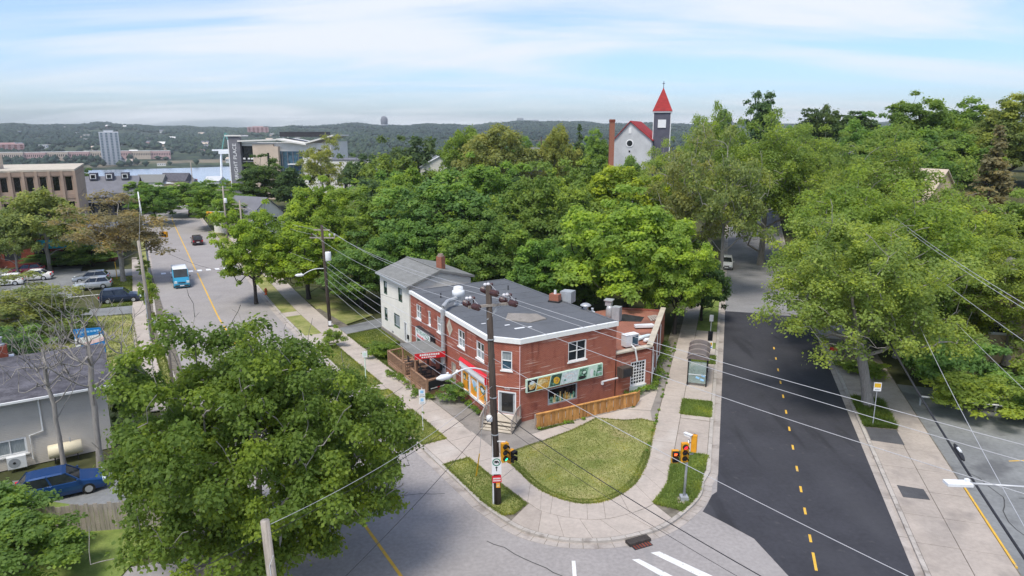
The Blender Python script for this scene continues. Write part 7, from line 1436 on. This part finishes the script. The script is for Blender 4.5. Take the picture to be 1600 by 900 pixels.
# trees of the lower town and the far slope
GL = 'trees of the lower town on the slope to the harbour'
for i in range(150):
    an = rnd.uniform(-.74, .12); r_ = 215+rnd.random()**.8*520; x, y = r_*sin(an), r_*cos(an)
    if abs(x+98) < 14 and y < 240: continue
    if -.54 < an < -.37 and r_ < 560: continue
    if -95 < x < -52 and 205 < y < 245: continue
    hh = rnd.uniform(8, 13)
    tree('far%d' % (i % 3), x, y, hh, rnd.uniform(4.5, 7), *rnd.choice([(DARK, 'dark green tree among the roofs of the lower town'), (MID, 'mid green tree among the roofs of the lower town'), (DEEP, 'very dark tree among the roofs of the lower town'), (OLIVE, 'olive tree among the roofs of the lower town')]), GL)
GB = 'background trees of the right hill'
for i in range(46):
    x, y = rnd.uniform(50, 190), rnd.uniform(125, 240)
    if x/y < .36: continue
    tree('far%d' % (i % 3), x, y, rnd.uniform(9, 13), rnd.uniform(5, 7), rnd.choice([DARK, MID, DEEP]), 'dark tree in the wood covering the right hill', GB)
GW = 'background trees of the wood'
for i in range(44):
    x, y = rnd.uniform(-38, 34), rnd.uniform(96, 190)
    if x > .30*y-6: continue
    if x < -.5*y+26: continue
    tree('far%d' % (i % 3), x, y, rnd.uniform(8, 11), rnd.uniform(4, 6), rnd.choice([DARK, MID, DEEP]), 'dark tree deep in the wood between the streets', GW)
# shrubs
for a in (('shrub', -11.6, 59.6, 1.5, 1.3, MAPLE, 'round green bush before the white house', None, 'shrub', 'shrub'), ('shrub', -12.6, 61.3, 1.1, 1.0, DARK, 'low dark bush left of the round one by the white house', None, 'shrub', 'shrub'), ('shrub', -4.3, 49.4, 1.7, 1.05, DARK, 'bluish green bush between deck and poster shopfront', None, 'shrub', 'shrub'),
          ('shrub', -16.8, 62.6, 2.2, .9, MID, 'sapling bush on the lawn beside the driveway', None, 'shrub', 'shrub'), ('shrub_big', -25.6, 29.8, 3.3, 2.9, DARK, 'large dark shrub in the lower left corner', None, 'shrub', 'shrub'), ('shrub_big', -22.3, 28.0, 2.8, 2.6, DARK, 'dark shrub before the board fence', None, 'shrub', 'shrub'), ('shrub_big', -30.5, 32.5, 3.4, 2.6, DEEP, 'dark shrub at the left edge below the grey house', None, 'shrub', 'shrub'),
          ('shrub_big', 33.5, 46.5, 3.2, 3.2, ELM, 'light green shrub overhanging the car park', None, 'shrub', 'shrub'), ('shrub_big', 38.5, 45.5, 3.4, 3.4, DARK, 'dark shrub at the far side of the car park', None, 'shrub', 'shrub'), ('shrub_big', 35, 52, 4.5, 3.6, DARK, 'dark shrub under the wide elm', None, 'shrub', 'shrub'), ('shrub_big', 43, 50, 4.6, 3.8, ELM, 'light shrub before the beige house', None, 'shrub', 'shrub'), ('shrub', 29.5, 55.5, 1.2, 1.8, MID, 'low green bush at the foot of the drooping elm', None, 'shrub', 'shrub'),
          ('shrub_big', -46, 66, 3.2, 4, OLIVE, 'pale shrub between grey roof and car park', None, 'shrub', 'shrub'), ('shrub_big', -53, 70, 3.0, 4.4, GREY, 'whitish shrub left of the navy car', None, 'shrub', 'shrub'), ('shrub_big', -44, 58, 3.4, 3.2, DARK, 'dark shrub behind the grey house chimney', None, 'shrub', 'shrub')):
    tree(*a)
# car park guard rail
gd = thing('guard_rail', 'pale steel guard rail at the back of the right car park', 'rail', (0, 0, 0)); GA, GB_ = (30.5, 48.5), (44, 43.5); d, n, L = frame2(GA, GB_)
B().tube([(*GA, .75), (*GB_, .75)], .07, 6).build('rail', 'metal_white', gd)
for i in range(7): u = L*i/6; B().box((GA[0]+d[0]*u, GA[1]+d[1]*u, .38), (.1, .1, .76)).build('post', 'metal_grey', gd)
# ================================================================ AIR
hz_ = B().box((0, 0, 40), (10600, 10600, 192)); ho = hz_.build('haze', None); stuff(ho)
hm = bpy.data.materials.new('haze'); hm.use_nodes = True; t = hm.node_tree
for n_ in list(t.nodes): t.nodes.remove(n_)
o_ = t.nodes.new('ShaderNodeOutputMaterial'); pv = t.nodes.new('ShaderNodeVolumePrincipled'); pv.inputs['Color'].default_value = (.9, .96, 1, 1); pv.inputs['Density'].default_value = HAZE_D; pv.inputs['Anisotropy'].default_value = .2
t.links.new(pv.outputs[0], o_.inputs['Volume']); ho.data.materials.clear(); ho.data.materials.append(hm)
